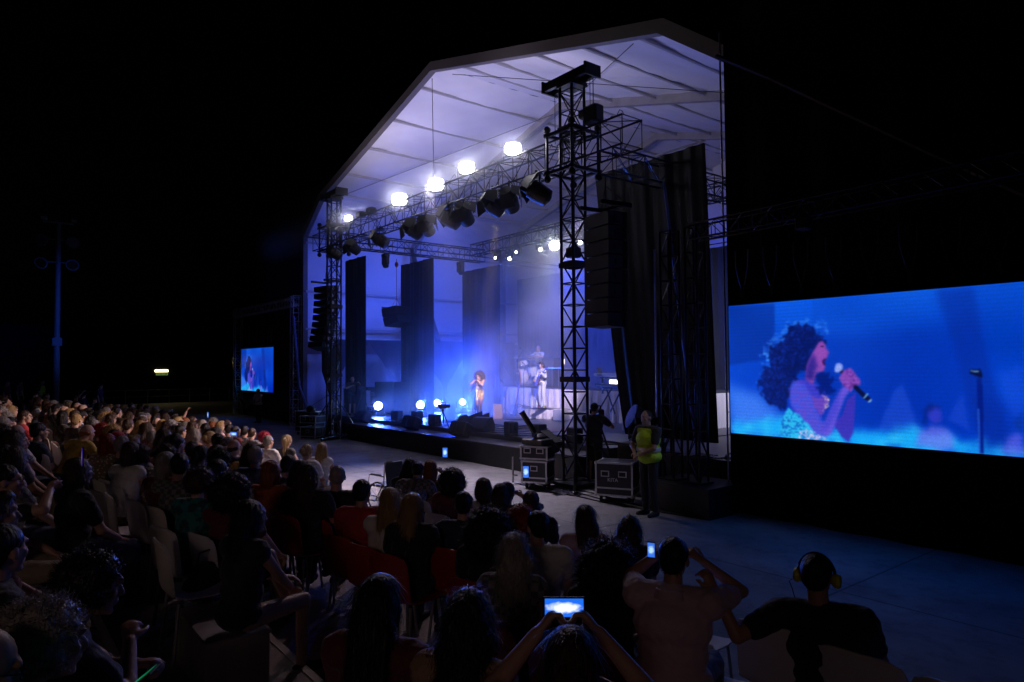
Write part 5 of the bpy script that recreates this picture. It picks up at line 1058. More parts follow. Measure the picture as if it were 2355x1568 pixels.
def make_proto(key, **kw):
    p = dict(DEF); p.update(kw); B, T, L, SH = Blob(), Blob(), Blob(), Blob()
    ph = .93 if p['stand'] else .56; f = p['fat']
    R = Matrix.Rotation(-p['lean'], 3, 'X') @ Matrix.Rotation(p['tilt'], 3, 'Y')
    P = Vector((0, 0, ph)); ch = P + R @ Vector((0, .0, .30)); nb = P + R @ Vector((0, -.01, .49)); sw = (.175 if p['fem'] else .2) 
    shr = [P + R @ Vector((sx * sw, -.005, .435)) for sx in (1, -1)]
    for Q, e in ((B, 0), (T, .026)):
        Q.ell(P + R @ Vector((0, 0, .02)), ((.16 + e) * f, (.12 + e) * f, .13), 16, 10, R)
        Q.ell(P + R @ Vector((0, .01, .16)), ((.135 + e) * f, (.105 + e) * f, .15), 16, 10, R)
        Q.ell(ch, ((.155 + e) * f, (.108 + e) * f, .17), 16, 10, R)
        Q.cap(shr[0] * .92 + shr[1] * .08, shr[0] * .08 + shr[1] * .92, .062 + e, None, (R @ Vector((0, 1, 0)), .95))
        Q.cap(P + R @ Vector((0, -.01, .44)), P + R @ Vector((0, -.005, .48)), .075 + e * .6, .055 + e * .5)
        if p['fem']: 
            for sx in (-1, 1): Q.ell(P + R @ Vector((sx * .07, .085, .31)), (.065 + e, .06 + e, .065 + e))
    hc = nb + R @ Vector((0, .03, .155)); 
    B.cap(nb + Vector((0, 0, -.03)), hc + Vector((0, -.02, -.04)), .056, .052)
    Rh = rotz(p['hyaw']) @ Matrix.Rotation(-p['nod'], 3, 'X')
    H = lambda x, y, z: hc + Rh @ Vector((x, y, z))
    B.ell(H(0, -.012, .028), (.076, .096, .092), 16, 12, Rh); B.ell(H(0, .03, -.03), (.058, .06, .084), 14, 10, Rh); B.ell(H(0, .045, -.078), (.04, .038, .034), 12, 8, Rh)
    B.cap(H(0, .09, .008), H(0, .106, -.024), .009, .0135); B.cap(H(-.03, .082, .032), H(.03, .082, .032), .014)
    B.ell(H(0, .09, -.052), (.024, .012, .009), 10, 6, Rh); B.ell(H(0, .088, -.064), (.019, .011, .007), 10, 6, Rh); B.ell(H(0, .076, -.096), (.02, .018, .017), 10, 6, Rh)
    for sx in (-1, 1):
        B.ell(H(sx * .036, .066, -.02), (.022, .02, .022), 10, 6, Rh); B.ell(H(sx * .078, -.006, -.006), (.009, .021, .032), 10, 6, Rh)
    for i, (tg, pole, side, upv) in enumerate(((p['hr'], p['pr'], 1, p['upr']), (p['hl'], p['pl'], -1, p['upl']))):
        S_ = shr[i]; E, Wr = ik(S_, Vector(tg), .285, .25, pole)
        B.cap(S_, E, .05 * f, .04); B.cap(E, Wr, .042, .027); hand(B, Wr, (Wr - E), upv, side, p['curl'])
        k = {'none': 0, 'short': .62, 'long': 1}[p['sleeve']]
        if k: T.cap(S_, S_.lerp(E, k), .074 * f, .066)
        if p['sleeve'] == 'long': T.cap(E, E.lerp(Wr, .9), .054, .04)
    kn = p['knees'] or ([(.1, .02, .5), (-.1, .02, .5)] if p['stand'] else [(.13, .43, .52), (-.13, .43, .52)])
    ft = p['feet'] or ([(.11, -.02, .08), (-.11, -.02, .08)] if p['stand'] else [(.13, .44, .085), (-.13, .44, .085)])
    for i, sx in enumerate((1, -1)):
        hp = P + Vector((sx * .09, 0, -.01)); K, A = Vector(kn[i]), Vector(ft[i])
        B.cap(hp, K, .083, .055); B.ell(K, (.056, .058, .056)); B.cap(K, A, .056, .036); fd = Vector((sx * .15, 1, 0)).normalized()
        if (A - K).z > -.2: fd = Vector((0, .5, -1)).normalized()
        B.cap(A + Vector((0, -.02, -.04)), A + fd * .15 + Vector((0, 0, -.055)), .035, .026)
        SH.cap(A + Vector((0, -.03, -.04)), A + fd * .08 + Vector((0, 0, -.045)), .047, .044); SH.cap(A + fd * .08 + Vector((0, 0, -.05)), A + fd * .16 + Vector((0, 0, -.055)), .044, .034)
        if p['legs'] == 'long': L.cap(hp, K, .1, .074); L.cap(K, A + (K - A) * .08, .073, .058)
        elif p['legs'] == 'shorts': L.cap(hp, hp.lerp(K, .85), .1, .085)
        elif p['legs'] == 'skirt': L.cap(hp, hp.lerp(K, .7), .11, .12)
    L.ell(P + Vector((0, 0, .0)), (.178 * f, .142 * f, .12), 16, 10); v = p['vox']
    d = dict(hc=hc, Rh=Rh, spec=p, body=B.merged(key + '_body', SKIN[0], v * .85, 1), shirt=T.merged(key + '_shirt', CLOTH['black'], v, 2, .0022), trousers=L.merged(key + '_trousers', CLOTH['denim'], v * 1.1, 2, .0022), shoes=SH.merged(key + '_shoes', M['rubber'], v, 1))
    PROTO[key] = d; return d
# ---- hair (head-local), base shell plus fine strands
def hair_mesh(key, lumps, strands, length, flow, width=.0022, curl=0., vox=.009, seed=1, rough=0.):
    rnd = random.Random(seed); B = Blob()
    for l in lumps:
        if len(l) == 2: B.ell(l[0], l[1], 14, 10)
        else: B.cap(l[0], l[1], l[2], l[3], l[4] if len(l) > 4 else None)
    me = B.merged(key, HAIRM['black'], vox, 2)
    n = len(me.vertices); co = np.empty(n * 3); nm = np.empty(n * 3); me.vertices.foreach_get('co', co); me.vertices.foreach_get('normal', nm); co = co.reshape(-1, 3); nm = nm.reshape(-1, 3)
    V = [tuple(c) for c in co]; F = [tuple(p.vertices) for p in me.polygons]; bpy.data.meshes.remove(me)
    for _ in range(strands):
        i = rnd.randrange(n); p = Vector(co[i]); N = Vector(nm[i])
        if p.y > .07 and p.z < .05 and abs(p.x) < .05: continue
        d = flow(p, N); d = (d - N * d.dot(N) * .85 + N * rnd.uniform(.02, .2 + rough)).normalized(); sd = d.cross(N).normalized() * width
        q = p + N * .001; L = length * rnd.uniform(.4, 1.); base = len(V); segs = 4
        for k in range(segs + 1):
            w = 1 - .8 * k / segs; V += [tuple(q - sd * w), tuple(q + sd * w)]
            dd = d + Vector((rnd.gauss(0, 1), rnd.gauss(0, 1), rnd.gauss(0, 1))) * (curl + .08); dd.normalize(); q = q + dd * L / segs; d = (d * .8 + dd * .2 + Vector((0, 0, -.12))).normalized()
        for k in range(segs): b = base + 2 * k; F.append((b, b + 1, b + 3, b + 2))
    me = bpy.data.meshes.new(key); me.from_pydata(V, [], F); me.materials.append(HAIRM['black']); me.polygons.foreach_set('use_smooth', [True] * len(F)); me.update(); return me
down = lambda p, N: Vector((0, -.25, -1)); back = lambda p, N: Vector((p.x * 2, -1, -.4)); out = lambda p, N: N
SK = [((0, -.02, .042), (.085, .1, .09)), ((0, -.055, .0), (.074, .055, .075))]
HS = {}
HS['short'] = hair_mesh('hair_short', SK, 900, .035, back, seed=1)
HS['crop'] = hair_mesh('hair_crop', [((0, -.022, .036), (.081, .097, .089)), ((0, -.05, .0), (.072, .054, .07))], 500, .014, back, seed=2)
HS['wavy'] = hair_mesh('hair_wavy', SK + [((sx * .06, -.05, -.03), (.04, .05, .07)) for sx in (-1, 1)] + [((0, -.08, -.05), (.08, .05, .08)), ((.02, .03, .11), (.05, .05, .03))], 1300, .08, down, curl=.35, seed=3)
HS['bob'] = hair_mesh('hair_bob', SK + [((sx * .068, -.02, -.03), (.03, .06, .09)) for sx in (-1, 1)] + [((0, -.075, -.06), (.085, .045, .09))], 1200, .1, down, curl=.05, seed=4)
HS['long'] = hair_mesh('hair_long', SK + [((sx * .06, -.02, -.02), (.03, .06, .09)) for sx in (-1, 1)] + [((0, -.07, -.03), (-.0, -.12, -.3), .085, .07, ((0, 1, 0), .55)), ((-.05, -.07, -.05), (-.06, -.11, -.3), .05, .045), ((.05, -.07, -.05), (.06, -.11, -.28), .05, .045)], 1900, .16, down, curl=.06, seed=5)
HS['longwavy'] = hair_mesh('hair_long_wavy', SK + [((sx * .07, -.02, -.03), (.04, .065, .1)) for sx in (-1, 1)] + [((0, -.07, -.03), (-.0, -.12, -.24), .1, .1, ((0, 1, 0), .6))] + [((math.cos(a) * .09, -.09 - .03 * math.sin(a * 3), -.05 - .03 * k), (.035, .035, .04)) for k, a in enumerate((0, 3, 1, 2.5, 0.3, 2.9, .6))], 2400, .12, down, curl=.4, seed=6)
_r = random.Random(4)
def fib(n, r, zmin): 
    o = []
    for i in range(n):
        z = 1 - 2 * (i + .5) / n; q = 2.39996 * i; s = math.sqrt(1 - z * z); v = Vector((math.cos(q) * s, math.sin(q) * s, z))
        if v.z > zmin and not (v.y > .45 and v.z < .35): o.append(v * r)
    return o
HS['curly'] = hair_mesh('hair_curly', SK + [((v.x * 1., v.y - .03, v.z + .02), (.034,) * 3) for v in fib(60, .095, -.7)], 1900, .05, out, curl=.9, seed=7, rough=.5)
HS['afro'] = hair_mesh('hair_afro', SK + [((v.x, v.y - .045, v.z + .0), (.05,) * 3) for v in fib(70, .13, -.95)], 3200, .07, out, curl=1., seed=8, rough=.6)
HS['bigcurl'] = hair_mesh('hair_big_curls', SK + [((v.x * 1.1, v.y - .05, v.z * 1.25 - .06), (.05,) * 3) for v in fib(80, .14, -1)], 4200, .1, out, curl=.9, seed=9, rough=.5)
HS['bun'] = hair_mesh('hair_bun', SK + [((0, -.125, .03), (.05, .045, .05))], 1000, .05, back, curl=.2, seed=10)
HS['pony'] = hair_mesh('hair_ponytail', SK + [((0, -.12, .05), (.035, .035, .035)), ((0, -.13, .04), (0, -.15, -.2), .04, .022)], 1300, .11, down, curl=.1, seed=11)
HS['bald'] = hair_mesh('hair_fringe', [((sx * .058, -.03, -.005), (.026, .055, .035)) for sx in (-1, 1)] + [((0, -.085, -.015), (.06, .028, .04))], 350, .012, back, seed=12)
cb = Blob(); cb.ell((0, -.018, .05), (.088, .105, .082), 18, 12); cb.prism([(-.06, .05, .06), (.06, .05, .06), (.045, .16, .05), (-.045, .16, .05)], (0, 0, .012)); HS['cap'] = cb.merged('cap', CLOTH['red'], .008, 2)
_g = MB()
for sx in (-1, 1):
    _g.path([(sx * .034 + .024 * math.cos(t), .104 + .004 * math.cos(t * 2), .012 + .017 * math.sin(t)) for t in [k * .5236 for k in range(13)]], .0025, 4, cap=False)
    _g.tube((sx * .058, .1, .016), (sx * .082, -.01, .012), .002, 4)
_g.tube((-.01, .108, .015), (.01, .108, .015), .0022, 4)
GLM = _g.mesh('glasses', M['cable'])
def setmat(o, m):
    o.material_slots[0].link = 'OBJECT'; o.material_slots[0].material = m
def person(pose, target, yaw, hair, hcol, shirt, pants, label, group=None, skin=0, sc=1., glasses=False, shoes='rubber', detail=2, bare=False):
    """target = world point of the head centre"""
    d = PROTO[pose]; Rz = rotz(yaw); loc = Vector(target) - (Rz @ d['hc']) * sc
    b = bpy.data.objects.new('person', d['body']); COL.objects.link(b); b.location = loc; b.rotation_euler = (0, 0, yaw); b.scale = (sc,) * 3
    tag(b, label, 'person', group); setmat(b, SKIN[skin])
    def ch(name, me, m, pos=None):
        o = bpy.data.objects.new(name, me); COL.objects.link(o); o.parent = b
        if m: setmat(o, m)
        if pos: o.matrix_local = Matrix.Translation(d['hc']) @ d['Rh'].to_4x4()
        return o
    if not bare: ch('shirt', d['shirt'], CLOTH[shirt])
    if d['spec']['legs'] != 'none': ch('trousers' if d['spec']['legs'] != 'skirt' else 'skirt', d['trousers'], CLOTH[pants])
    if detail > 1: ch('shoes', d['shoes'], M[shoes])
    if hair: ch('hair' if hair != 'cap' else 'cap', HS[hair], HAIRM[hcol] if hair != 'cap' else CLOTH[hcol], True)
    if glasses: ch('glasses', GLM, None, True)
    return b
hU = (0, 0, 1)
make_proto('lap'); make_proto('lap_f', fem=1, hyaw=.35, lean=.12, sleeve='none', hr=(.06, .36, .64), hl=(-.1, .38, .62))
make_proto('lap_l', hyaw=.5, lean=-.02, hr=(.2, .36, .6), hl=(-.08, .4, .62), fat=1.12)
make_proto('lap_r', hyaw=-.45, lean=.15, fem=1, hr=(.12, .4, .6), hl=(-.15, .35, .62), sleeve='short')
make_proto('elbows', lean=.5, nod=.15, hr=(.06, .5, .72), hl=(-.06, .48, .68), pr=(1, 0, -1), pl=(-1, 0, -1), curl=1.)
make_proto('clap', lean=.08, hyaw=.2, hr=(.05, .29, .93), hl=(-.04, .29, .95), upr=(1, 0, 0), upl=(-1, 0, 0), curl=.15, fem=1)
make_proto('phone_wide', lean=.05, hr=(.13, .34, 1.16), hl=(-.09, .34, 1.16), upr=(1, -.3, 0), upl=(-1, -.3, 0), curl=1., fem=1, sleeve='none', pr=(1, 0, -.6), pl=(-1, 0, -.6))
make_proto('phone_tall', lean=.02, hr=(.1, .3, 1.13), upr=(1, -.5, 0), curl=1., hyaw=-.1)
make_proto('arm_up', lean=.05, hr=(.24, .22, 1.42), upr=(0, -1, 0), curl=.6, hyaw=.2)
make_proto('crossed', lean=.0, fem=1, sleeve='none', legs='skirt', knees=[(.06, .45, .62), (-.12, .43, .52)], feet=[(-.12, .62, .3), (-.12, .42, .085)], hr=(.1, .36, .66), hl=(-.06, .4, .68))
CROWD_POSES = ['lap', 'lap_f', 'lap_l', 'lap_r', 'lap', 'lap_l', 'elbows', 'clap']
def phone(loc, yaw, label, portrait=True, glow=(.05, .2, .9), tilt=0., s=1., blob=None, strength=1.2):
    t = thing('phone', label, 'phone', loc); t.rotation_euler = (tilt, 0, yaw); t.scale = (s,) * 3
    w, h = (.074, .152) if portrait else (.152, .074)
    mb = MB(); mb.cbox((0, .004, 0), (w, .009, h), .002); mb.build('phone_body', M['black'], t)
    mb = MB(); mb.box((0, -.0015, 0), (w * .9, .001, h * .86)); 
    m = bpy.data.materials.new('phone_picture'); m.use_nodes = True; nt = m.node_tree; b = nt.nodes['Principled BSDF']; b.inputs['Base Color'].default_value = (.01, .01, .01, 1)
    tc = nt.nodes.new('ShaderNodeTexCoord'); mp = nt.nodes.new('ShaderNodeMapping'); mp.inputs['Scale'].default_value = (14, 14, 22); n = nt.nodes.new('ShaderNodeTexNoise'); n.inputs['Scale'].default_value = 1.6; cr = nt.nodes.new('ShaderNodeValToRGB')
    cr.color_ramp.elements[0].position = .5; cr.color_ramp.elements[0].color = (*glow, 1); cr.color_ramp.elements[1].position = 1.; cr.color_ramp.elements[1].color = (*(blob or (.55, .85, 1)), 1)
    nt.links.new(tc.outputs['Object'], mp.inputs[0]); nt.links.new(mp.outputs[0], n.inputs['Vector']); gm = nt.nodes.new('ShaderNodeMapping'); gm.inputs['Scale'].default_value = (1 / (w * .5), 1, 1 / (h * .34)); gr = nt.nodes.new('ShaderNodeTexGradient'); gr.gradient_type = 'SPHERICAL'; nt.links.new(tc.outputs['Object'], gm.inputs[0]); nt.links.new(gm.outputs[0], gr.inputs[0])
    ml = nt.nodes.new('ShaderNodeMath'); ml.operation = 'MULTIPLY_ADD'; ml.inputs[1].default_value = .75; nt.links.new(n.outputs[0], ml.inputs[0]); nt.links.new(gr.outputs['Fac'], ml.inputs[2]); n.inputs['Scale'].default_value = 3.; nt.links.new(ml.outputs[0], cr.inputs[0]); nt.links.new(cr.outputs[0], b.inputs['Emission Color']); b.inputs['Emission Strength'].default_value = strength
    mb.build('screen', m, t)
    return t
# ================================================ the crowd
ROWS = [
(-23.68, 0.61, 2.04, 'short', 'brown', 'maroon', 'lap', 0, 'person with short brown hair in maroon, left of the wavy brown one in black'),
(-23.43, 0.68, 2.03, 'wavy', 'brown', 'black', 'clap', 0, 'person with wavy brown hair in black, clapping'),
(-20.79, 0.65, 2.04, 'crop', 'black', 'black', 'lap_r', 0, 'person with cropped black hair in black'),
(-16.64, 0.46, 2.07, 'curly', 'grey', 'grey', 'lap', 0, 'person with curly grey hair in grey'),
(-17.11, 0.61, 2.04, 'bob', 'blond', 'tan', 'lap_f', 0, 'person with blond bobbed hair in tan, above the curly grey one in purple'),
(-14.44, 0.46, 2.07, 'curly', 'grey', 'purple', 'lap_l', 1, 'person with curly grey hair in purple, wearing glasses'),
(-15.32, 0.75, 2.02, 'short', 'brown', 'red', 'lap_r', 1, 'person with short brown hair in red, wearing glasses'),
(-10.72, 0.3, 2.1, 'curly', 'brown', 'black', 'lap', 0, 'person with curly brown hair in black, left of the cropped black one in grey'),
(-10.84, 0.45, 2.07, 'bald', 'brown', 'white', 'lap', 1, 'person with balding head in white, wearing glasses'),
(-7.41, 0.23, 2.11, 'short', 'black', 'grey', 'lap_l', 0, 'person with short black hair in grey, left of the bobbed brown one in purple'),
(-7.4, 0.3, 2.1, 'bob', 'brown', 'purple', 'lap_f', 1, 'person with brown bobbed hair in purple, wearing glasses'),
(-30.56, 1.78, 1.9, 'short', 'brown', 'maroon', 'lap', 0, 'person with short brown hair in maroon, above the short-haired black one in blue'),
(-31.29, 2.18, 1.85, 'short', 'brown', 'grey', 'clap', 0, 'person with short brown hair in grey, clapping'),
(-25.26, 1.71, 1.91, 'wavy', 'brown', 'black', 'lap', 0, 'person with wavy brown hair in black, above the balding one in white'),
(-22.67, 1.76, 1.9, 'longwavy', 'grey', 'grey', 'lap_f', 0, 'person with long wavy grey hair in grey, above the balding one in tan'),
(-20.27, 1.69, 1.91, 'short', 'black', 'white', 'lap_r', 0, 'person with short black hair in white'),
(-18.29, 1.62, 1.93, 'bald', 'brown', 'maroon', 'lap', 0, 'person with balding head in maroon, above the bobbed black one in black'),
(-23.28, 2.18, 1.85, 'cap', 'cream', 'tan', 'lap', 0, 'person with a cream cap in tan'),
(-32.03, 3.19, 1.71, 'short', 'brown', 'navy', 'lap', 0, 'person with short brown hair in navy'),
(-39.22, 4.23, 1.53, 'wavy', 'brown', 'black', 'arm_up', 0, 'person with wavy brown hair in black, raising an arm'),
(-32.16, 3.85, 1.59, 'short', 'brown', 'black', 'lap', 0, 'person with short brown hair in black, left of the long-haired black one in teal'),
(-25.54, 3.32, 1.68, 'longwavy', 'brown', 'maroon', 'lap_l', 0, 'person with long wavy brown hair in maroon'),
(-23.31, 3.19, 1.71, 'wavy', 'blond', 'maroon', 'lap_r', 0, 'person with wavy blond hair in maroon'),
(-25.76, 3.75, 1.6, 'bald', 'ginger', 'black', 'lap', 0, 'person with balding head in black'),
(-25.09, 3.83, 1.59, 'long', 'blond', 'ochre', 'lap_f', 0, 'person with long straight blond hair in ochre'),
(-28.86, 4.64, 1.5, 'short', 'brown', 'black', 'lap', 0, 'person with short brown hair in black, above the curly brown one in black'),
(-21.99, 3.63, 1.62, 'short', 'brown', 'navy', 'lap', 1, 'person with short brown hair in navy, right of the curly brown one in black'),
(-27.57, 4.72, 1.5, 'wavy', 'brown', 'grey', 'lap', 0, 'person with wavy brown hair in grey'),
(-18.22, 3.16, 1.72, 'cap', 'black', 'black', 'lap_f', 0, 'person with a black cap in black'),
(-16.0, 1.39, 1.95, 'bob', 'black', 'black', 'lap_l', 0, 'person with black bobbed hair in black'),
(-17.16, 1.61, 1.93, 'wavy', 'blond', 'white', 'lap_f', 0, 'person with wavy blond hair in white'),
(-16.54, 1.65, 1.92, 'short', 'brown', 'grey', 'lap', 0, 'person with short brown hair in grey'),
(-16.58, 1.78, 1.9, 'short', 'black', 'white', 'elbows', 0, 'person with short black hair in white, leaning forward'),
(-14.66, 1.7, 1.91, 'short', 'black', 'navy', 'lap_l', 0, 'person with short black hair in navy, above the bobbed grey one in green'),
(-11.54, 1.3, 1.97, 'bald', 'ginger', 'ochre', 'elbows', 0, 'person with balding head in ochre, leaning forward'),
(-12.53, 1.61, 1.93, 'curly', 'red', 'maroon', 'lap_l', 0, 'person with curly red hair in maroon, right of the bobbed grey one in green'),
(-12.35, 1.75, 1.91, 'curly', 'blond', 'tan', 'lap_f', 0, 'person with curly blond hair in tan'),
(-9.77, 1.32, 1.97, 'bob', 'red', 'cream', 'lap_f', 0, 'person with red bobbed hair in cream'),
(-10.34, 1.51, 1.94, 'cap', 'red', 'black', 'lap', 0, 'person with a red cap in black'),
(-9.57, 1.45, 1.94, 'short', 'grey', 'navy', 'lap', 0, 'person with short grey hair in navy'),
(-9.62, 1.57, 1.93, 'wavy', 'blond', 'grey', 'clap', 0, 'person with wavy blond hair in grey, clapping'),
(-8.68, 1.4, 1.95, 'bob', 'brown', 'white', 'lap_f', 0, 'person with brown bobbed hair in white, below the wavy blond one in grey'),
(-8.73, 1.51, 1.94, 'curly', 'brown', 'cream', 'crossed', 0, 'person with curly brown hair in cream, legs crossed'),
(-26.07, 4.66, 1.5, 'short', 'brown', 'pink', 'lap', 1, 'person with short brown hair in pink, wearing glasses'),
(-25.75, 4.88, 1.5, 'short', 'grey', 'maroon', 'lap', 0, 'person with short grey hair in maroon'),
(-23.27, 4.46, 1.5, 'bob', 'blond', 'tan', 'lap_f', 0, 'person with blond bobbed hair in tan, right of the wavy brown one in tan'),
(-22.93, 4.55, 1.5, 'long', 'black', 'black', 'lap', 0, 'person with long straight black hair in black'),
(-23.06, 4.76, 1.5, 'wavy', 'grey', 'purple', 'lap_f', 0, 'person with wavy grey hair in purple'),
(-21.84, 4.56, 1.5, 'short', 'black', 'navy', 'lap_l', 1, 'person with short black hair in navy, wearing glasses'),
(-19.41, 4.15, 1.54, 'short', 'brown', 'navy', 'arm_up', 0, 'person with short brown hair in navy, raising an arm'),
(-18.02, 4.08, 1.56, 'short', 'ginger', 'white', 'phone_tall', 1, 'person with short ginger hair in white, holding a phone up'),
(-15.18, 3.0, 1.74, 'long', 'blond', 'tan', 'lap_f', 0, 'person with long straight blond hair in tan'),
(-15.04, 3.05, 1.73, 'wavy', 'brown', 'navy', 'lap', 0, 'person with wavy brown hair in navy'),
(-13.41, 2.85, 1.77, 'curly', 'black', 'black', 'lap_l', 0, 'person with curly black hair in black, below the grey-capped one in maroon'),
(-12.97, 2.85, 1.77, 'short', 'black', 'black', 'lap', 0, 'person with short black hair in black, below the long-haired black one in navy'),
(-17.93, 4.45, 1.5, 'short', 'grey', 'teal', 'lap', 1, 'person with short grey hair in teal, wearing glasses'),
(-18.59, 4.88, 1.5, 'curly', 'grey', 'white', 'lap', 0, 'person with curly grey hair in white'),
(-17.02, 4.44, 1.5, 'long', 'ginger', 'black', 'lap_f', 0, 'person with long straight ginger hair in black'),
(-17.3, 4.78, 1.5, 'curly', 'black', 'black', 'lap_l', 0, 'person with curly black hair in black, left of the short-haired brown one in white'),
(-17.4, 4.87, 1.5, 'short', 'brown', 'white', 'lap_r', 0, 'person with short brown hair in white'),
(-15.47, 4.51, 1.5, 'short', 'black', 'maroon', 'lap', 0, 'person with short black hair in maroon, right of the short-haired black one in green'),
(-12.75, 3.03, 1.73, 'longwavy', 'grey', 'tan', 'lap_f', 0, 'person with long wavy grey hair in tan'),
(-11.97, 3.09, 1.72, 'bun', 'blond', 'white', 'phone_wide', 0, 'person with a blond hair bun in white, filming with raised phone'),
(-15.32, 4.66, 1.5, 'short', 'black', 'grey', 'lap', 0, 'person with short black hair in grey, left of the cropped brown one in grey'),
(-14.74, 4.63, 1.5, 'crop', 'brown', 'grey', 'lap_l', 0, 'person with cropped brown hair in grey'),
(-13.99, 4.65, 1.5, 'curly', 'magenta', 'black', 'lap_f', 0, 'person with curly magenta hair in black'),
(-12.71, 4.29, 1.52, 'short', 'grey', 'white', 'lap', 0, 'person with short grey hair in white'),
(-8.73, 2.79, 1.78, 'short', 'grey', 'blue', 'lap', 0, 'person with short grey hair in blue'),
(-8.89, 1.8, 1.9, 'curly', 'brown', 'black', 'lap_l', 0, 'person with curly brown hair in black, below the long-haired brown one in black'),
(-7.52, 1.53, 1.94, 'bob', 'grey', 'maroon', 'lap', 0, 'person with grey bobbed hair in maroon'),
(-7.34, 1.61, 1.93, 'short', 'black', 'grey', 'lap_l', 1, 'person with short black hair in grey, wearing glasses'),
(-6.33, 1.55, 1.94, 'curly', 'brown', 'teal', 'lap_f', 0, 'person with curly brown hair in teal'),
(-7.14, 2.44, 1.81, 'bob', 'ginger', 'orange', 'lap', 0, 'person with ginger bobbed hair in orange'),
(-12.78, 4.66, 1.5, 'pony', 'blond', 'black', 'lap_f', 1, 'person with a blond ponytail in black, wearing glasses'),
(-10.82, 4.28, 1.52, 'bun', 'blond', 'white', 'lap', 0, 'person with a blond hair bun in white'),
(-11.11, 4.65, 1.5, 'long', 'blond', 'white', 'lap_f', 0, 'person with long straight blond hair in white, right of the hair-bun blond one in white'),
(-7.8, 2.87, 1.76, 'short', 'black', 'black', 'lap', 0, 'person with short black hair in black, left of the long-haired black one in maroon'),
(-7.16, 2.75, 1.78, 'longwavy', 'black', 'maroon', 'lap_f', 0, 'person with long wavy black hair in maroon'),
(-6.78, 2.69, 1.79, 'longwavy', 'brown', 'black', 'lap', 0, 'person with long wavy brown hair in black, right of the long-haired black one in maroon'),
(-6.86, 3.04, 1.73, 'crop', 'grey', 'black', 'lap_l', 0, 'person with cropped grey hair in black'),
(-6.12, 2.97, 1.68, 'short', 'black', 'red', 'lap', 0, 'person with short black hair in red'),
(-5.57, 2.97, 1.68, 'long', 'blond', 'white', 'lap_f', 0, 'person with long straight blond hair in white, left of the long-haired blond one in black'),
(-5.24, 3.03, 1.67, 'long', 'blond', 'black', 'lap_r', 0, 'person with long straight blond hair in black'),
(-8.32, 4.75, 1.5, 'longwavy', 'black', 'black', 'lap', 0, 'person with long wavy black hair in black, left of the cropped black one in grey'),
(-8.0, 4.69, 1.5, 'crop', 'black', 'grey', 'elbows', 0, 'person with cropped black hair in grey, leaning forward'),
(-7.99, 4.88, 1.5, 'bob', 'ginger', 'tan', 'phone_tall', 0, 'person with ginger bobbed hair in tan, holding a phone up'),
(-7.21, 4.73, 1.5, 'afro', 'black', 'maroon', 'lap', 0, 'person with a round black afro in maroon, right of the bobbed ginger one in tan'),
(-5.12, 3.47, 1.65, 'short', 'black', 'navy', 'lap', 0, 'person with short black hair in navy, left of the bobbed brown one in white'),
(-6.34, 4.56, 1.5, 'bob', 'brown', 'white', 'lap_l', 0, 'person with brown bobbed hair in white, left of the bobbed brown one in black'),
(-5.94, 4.51, 1.5, 'bob', 'brown', 'black', 'lap', 0, 'person with brown bobbed hair in black, left of the short-haired brown one in black'),
(-5.96, 4.62, 1.5, 'short', 'brown', 'black', 'phone_tall', 0, 'person with short brown hair in black, holding a phone up'),
(-6.0, 1.72, 1.91, 'afro', 'black', 'maroon', 'lap_l', 0, 'person with a round black afro in maroon, right of the short-haired black one in maroon'),
(-4.53, 3.33, 1.64, 'bigcurl', 'black', 'black', 'lap', 0, 'person with a mass of black curls in black, below the bobbed brown one in black'),
(-4.53, 3.64, 1.62, 'curly', 'red', 'maroon', 'lap_f', 0, 'person with curly red hair in maroon, left of the short-haired brown one in black'),
(-5.39, 4.48, 1.5, 'short', 'brown', 'black', 'lap', 0, 'person with short brown hair in black, right of the curly red one in maroon'),
(-4.03, 3.41, 1.66, 'short', 'black', 'white', 'lap_l', 1, 'person with short black hair in white, right of the curly red one in maroon'),
(-3.45, 2.72, 1.71, 'longwavy', 'grey', 'grey', 'lap_f', 0, 'person with long wavy grey hair in grey, below the curly red one in maroon'),
(-4.53, 4.4, 1.5, 'long', 'brown', 'pink', 'lap_f', 0, 'person with long straight brown hair in pink'),
(-3.94, 4.36, 1.51, 'longwavy', 'brown', 'black', 'lap_r', 0, 'person with long wavy brown hair in black, right of the big-curled black one in black'),
(-3.21, 3.34, 1.63, 'bigcurl', 'black', 'black', 'lap', 0, 'person with a mass of black curls in black, below the long-haired brown one in pink'),
(-6.83, 0.71, 2.02, 'bob', 'brown', 'black', 'lap', 0, 'person with brown bobbed hair in black, below the balding one in ochre'),
(-11.54, 0.73, 2.02, 'short', 'black', 'navy', 'lap', 0, 'person with short black hair in navy, right of the short-haired brown one in red'),
(-7.0, 1.88, 1.88, 'short', 'black', 'maroon', 'lap', 0, 'person with short black hair in maroon, below the curly black one in teal'),
(-9.25, 0.36, 2.08, 'longwavy', 'brown', 'navy', 'lap', 0, 'person with long wavy brown hair in navy'),
(-9.78, 0.41, 2.05, 'short', 'black', 'pink', 'lap_r', 0, 'person with short black hair in pink, right of the long-haired brown one in navy'),
(-10.3, 0.37, 2.03, 'longwavy', 'black', 'black', 'lap', 0, 'person with long wavy black hair in black, left of the long-haired brown one in navy'),
(-12.36, 0.35, 2.08, 'bob', 'grey', 'ochre', 'lap', 1, 'person with grey bobbed hair in ochre, wearing glasses'),
(-12.85, 0.4, 2.02, 'crop', 'black', 'grey', 'lap', 0, 'person with cropped black hair in grey'),
(-13.37, 0.44, 2.01, 'wavy', 'black', 'blue', 'lap_r', 0, 'person with wavy black hair in blue'),
(-13.87, 0.27, 2.12, 'bob', 'blond', 'white', 'lap_l', 0, 'person with blond bobbed hair in white'),
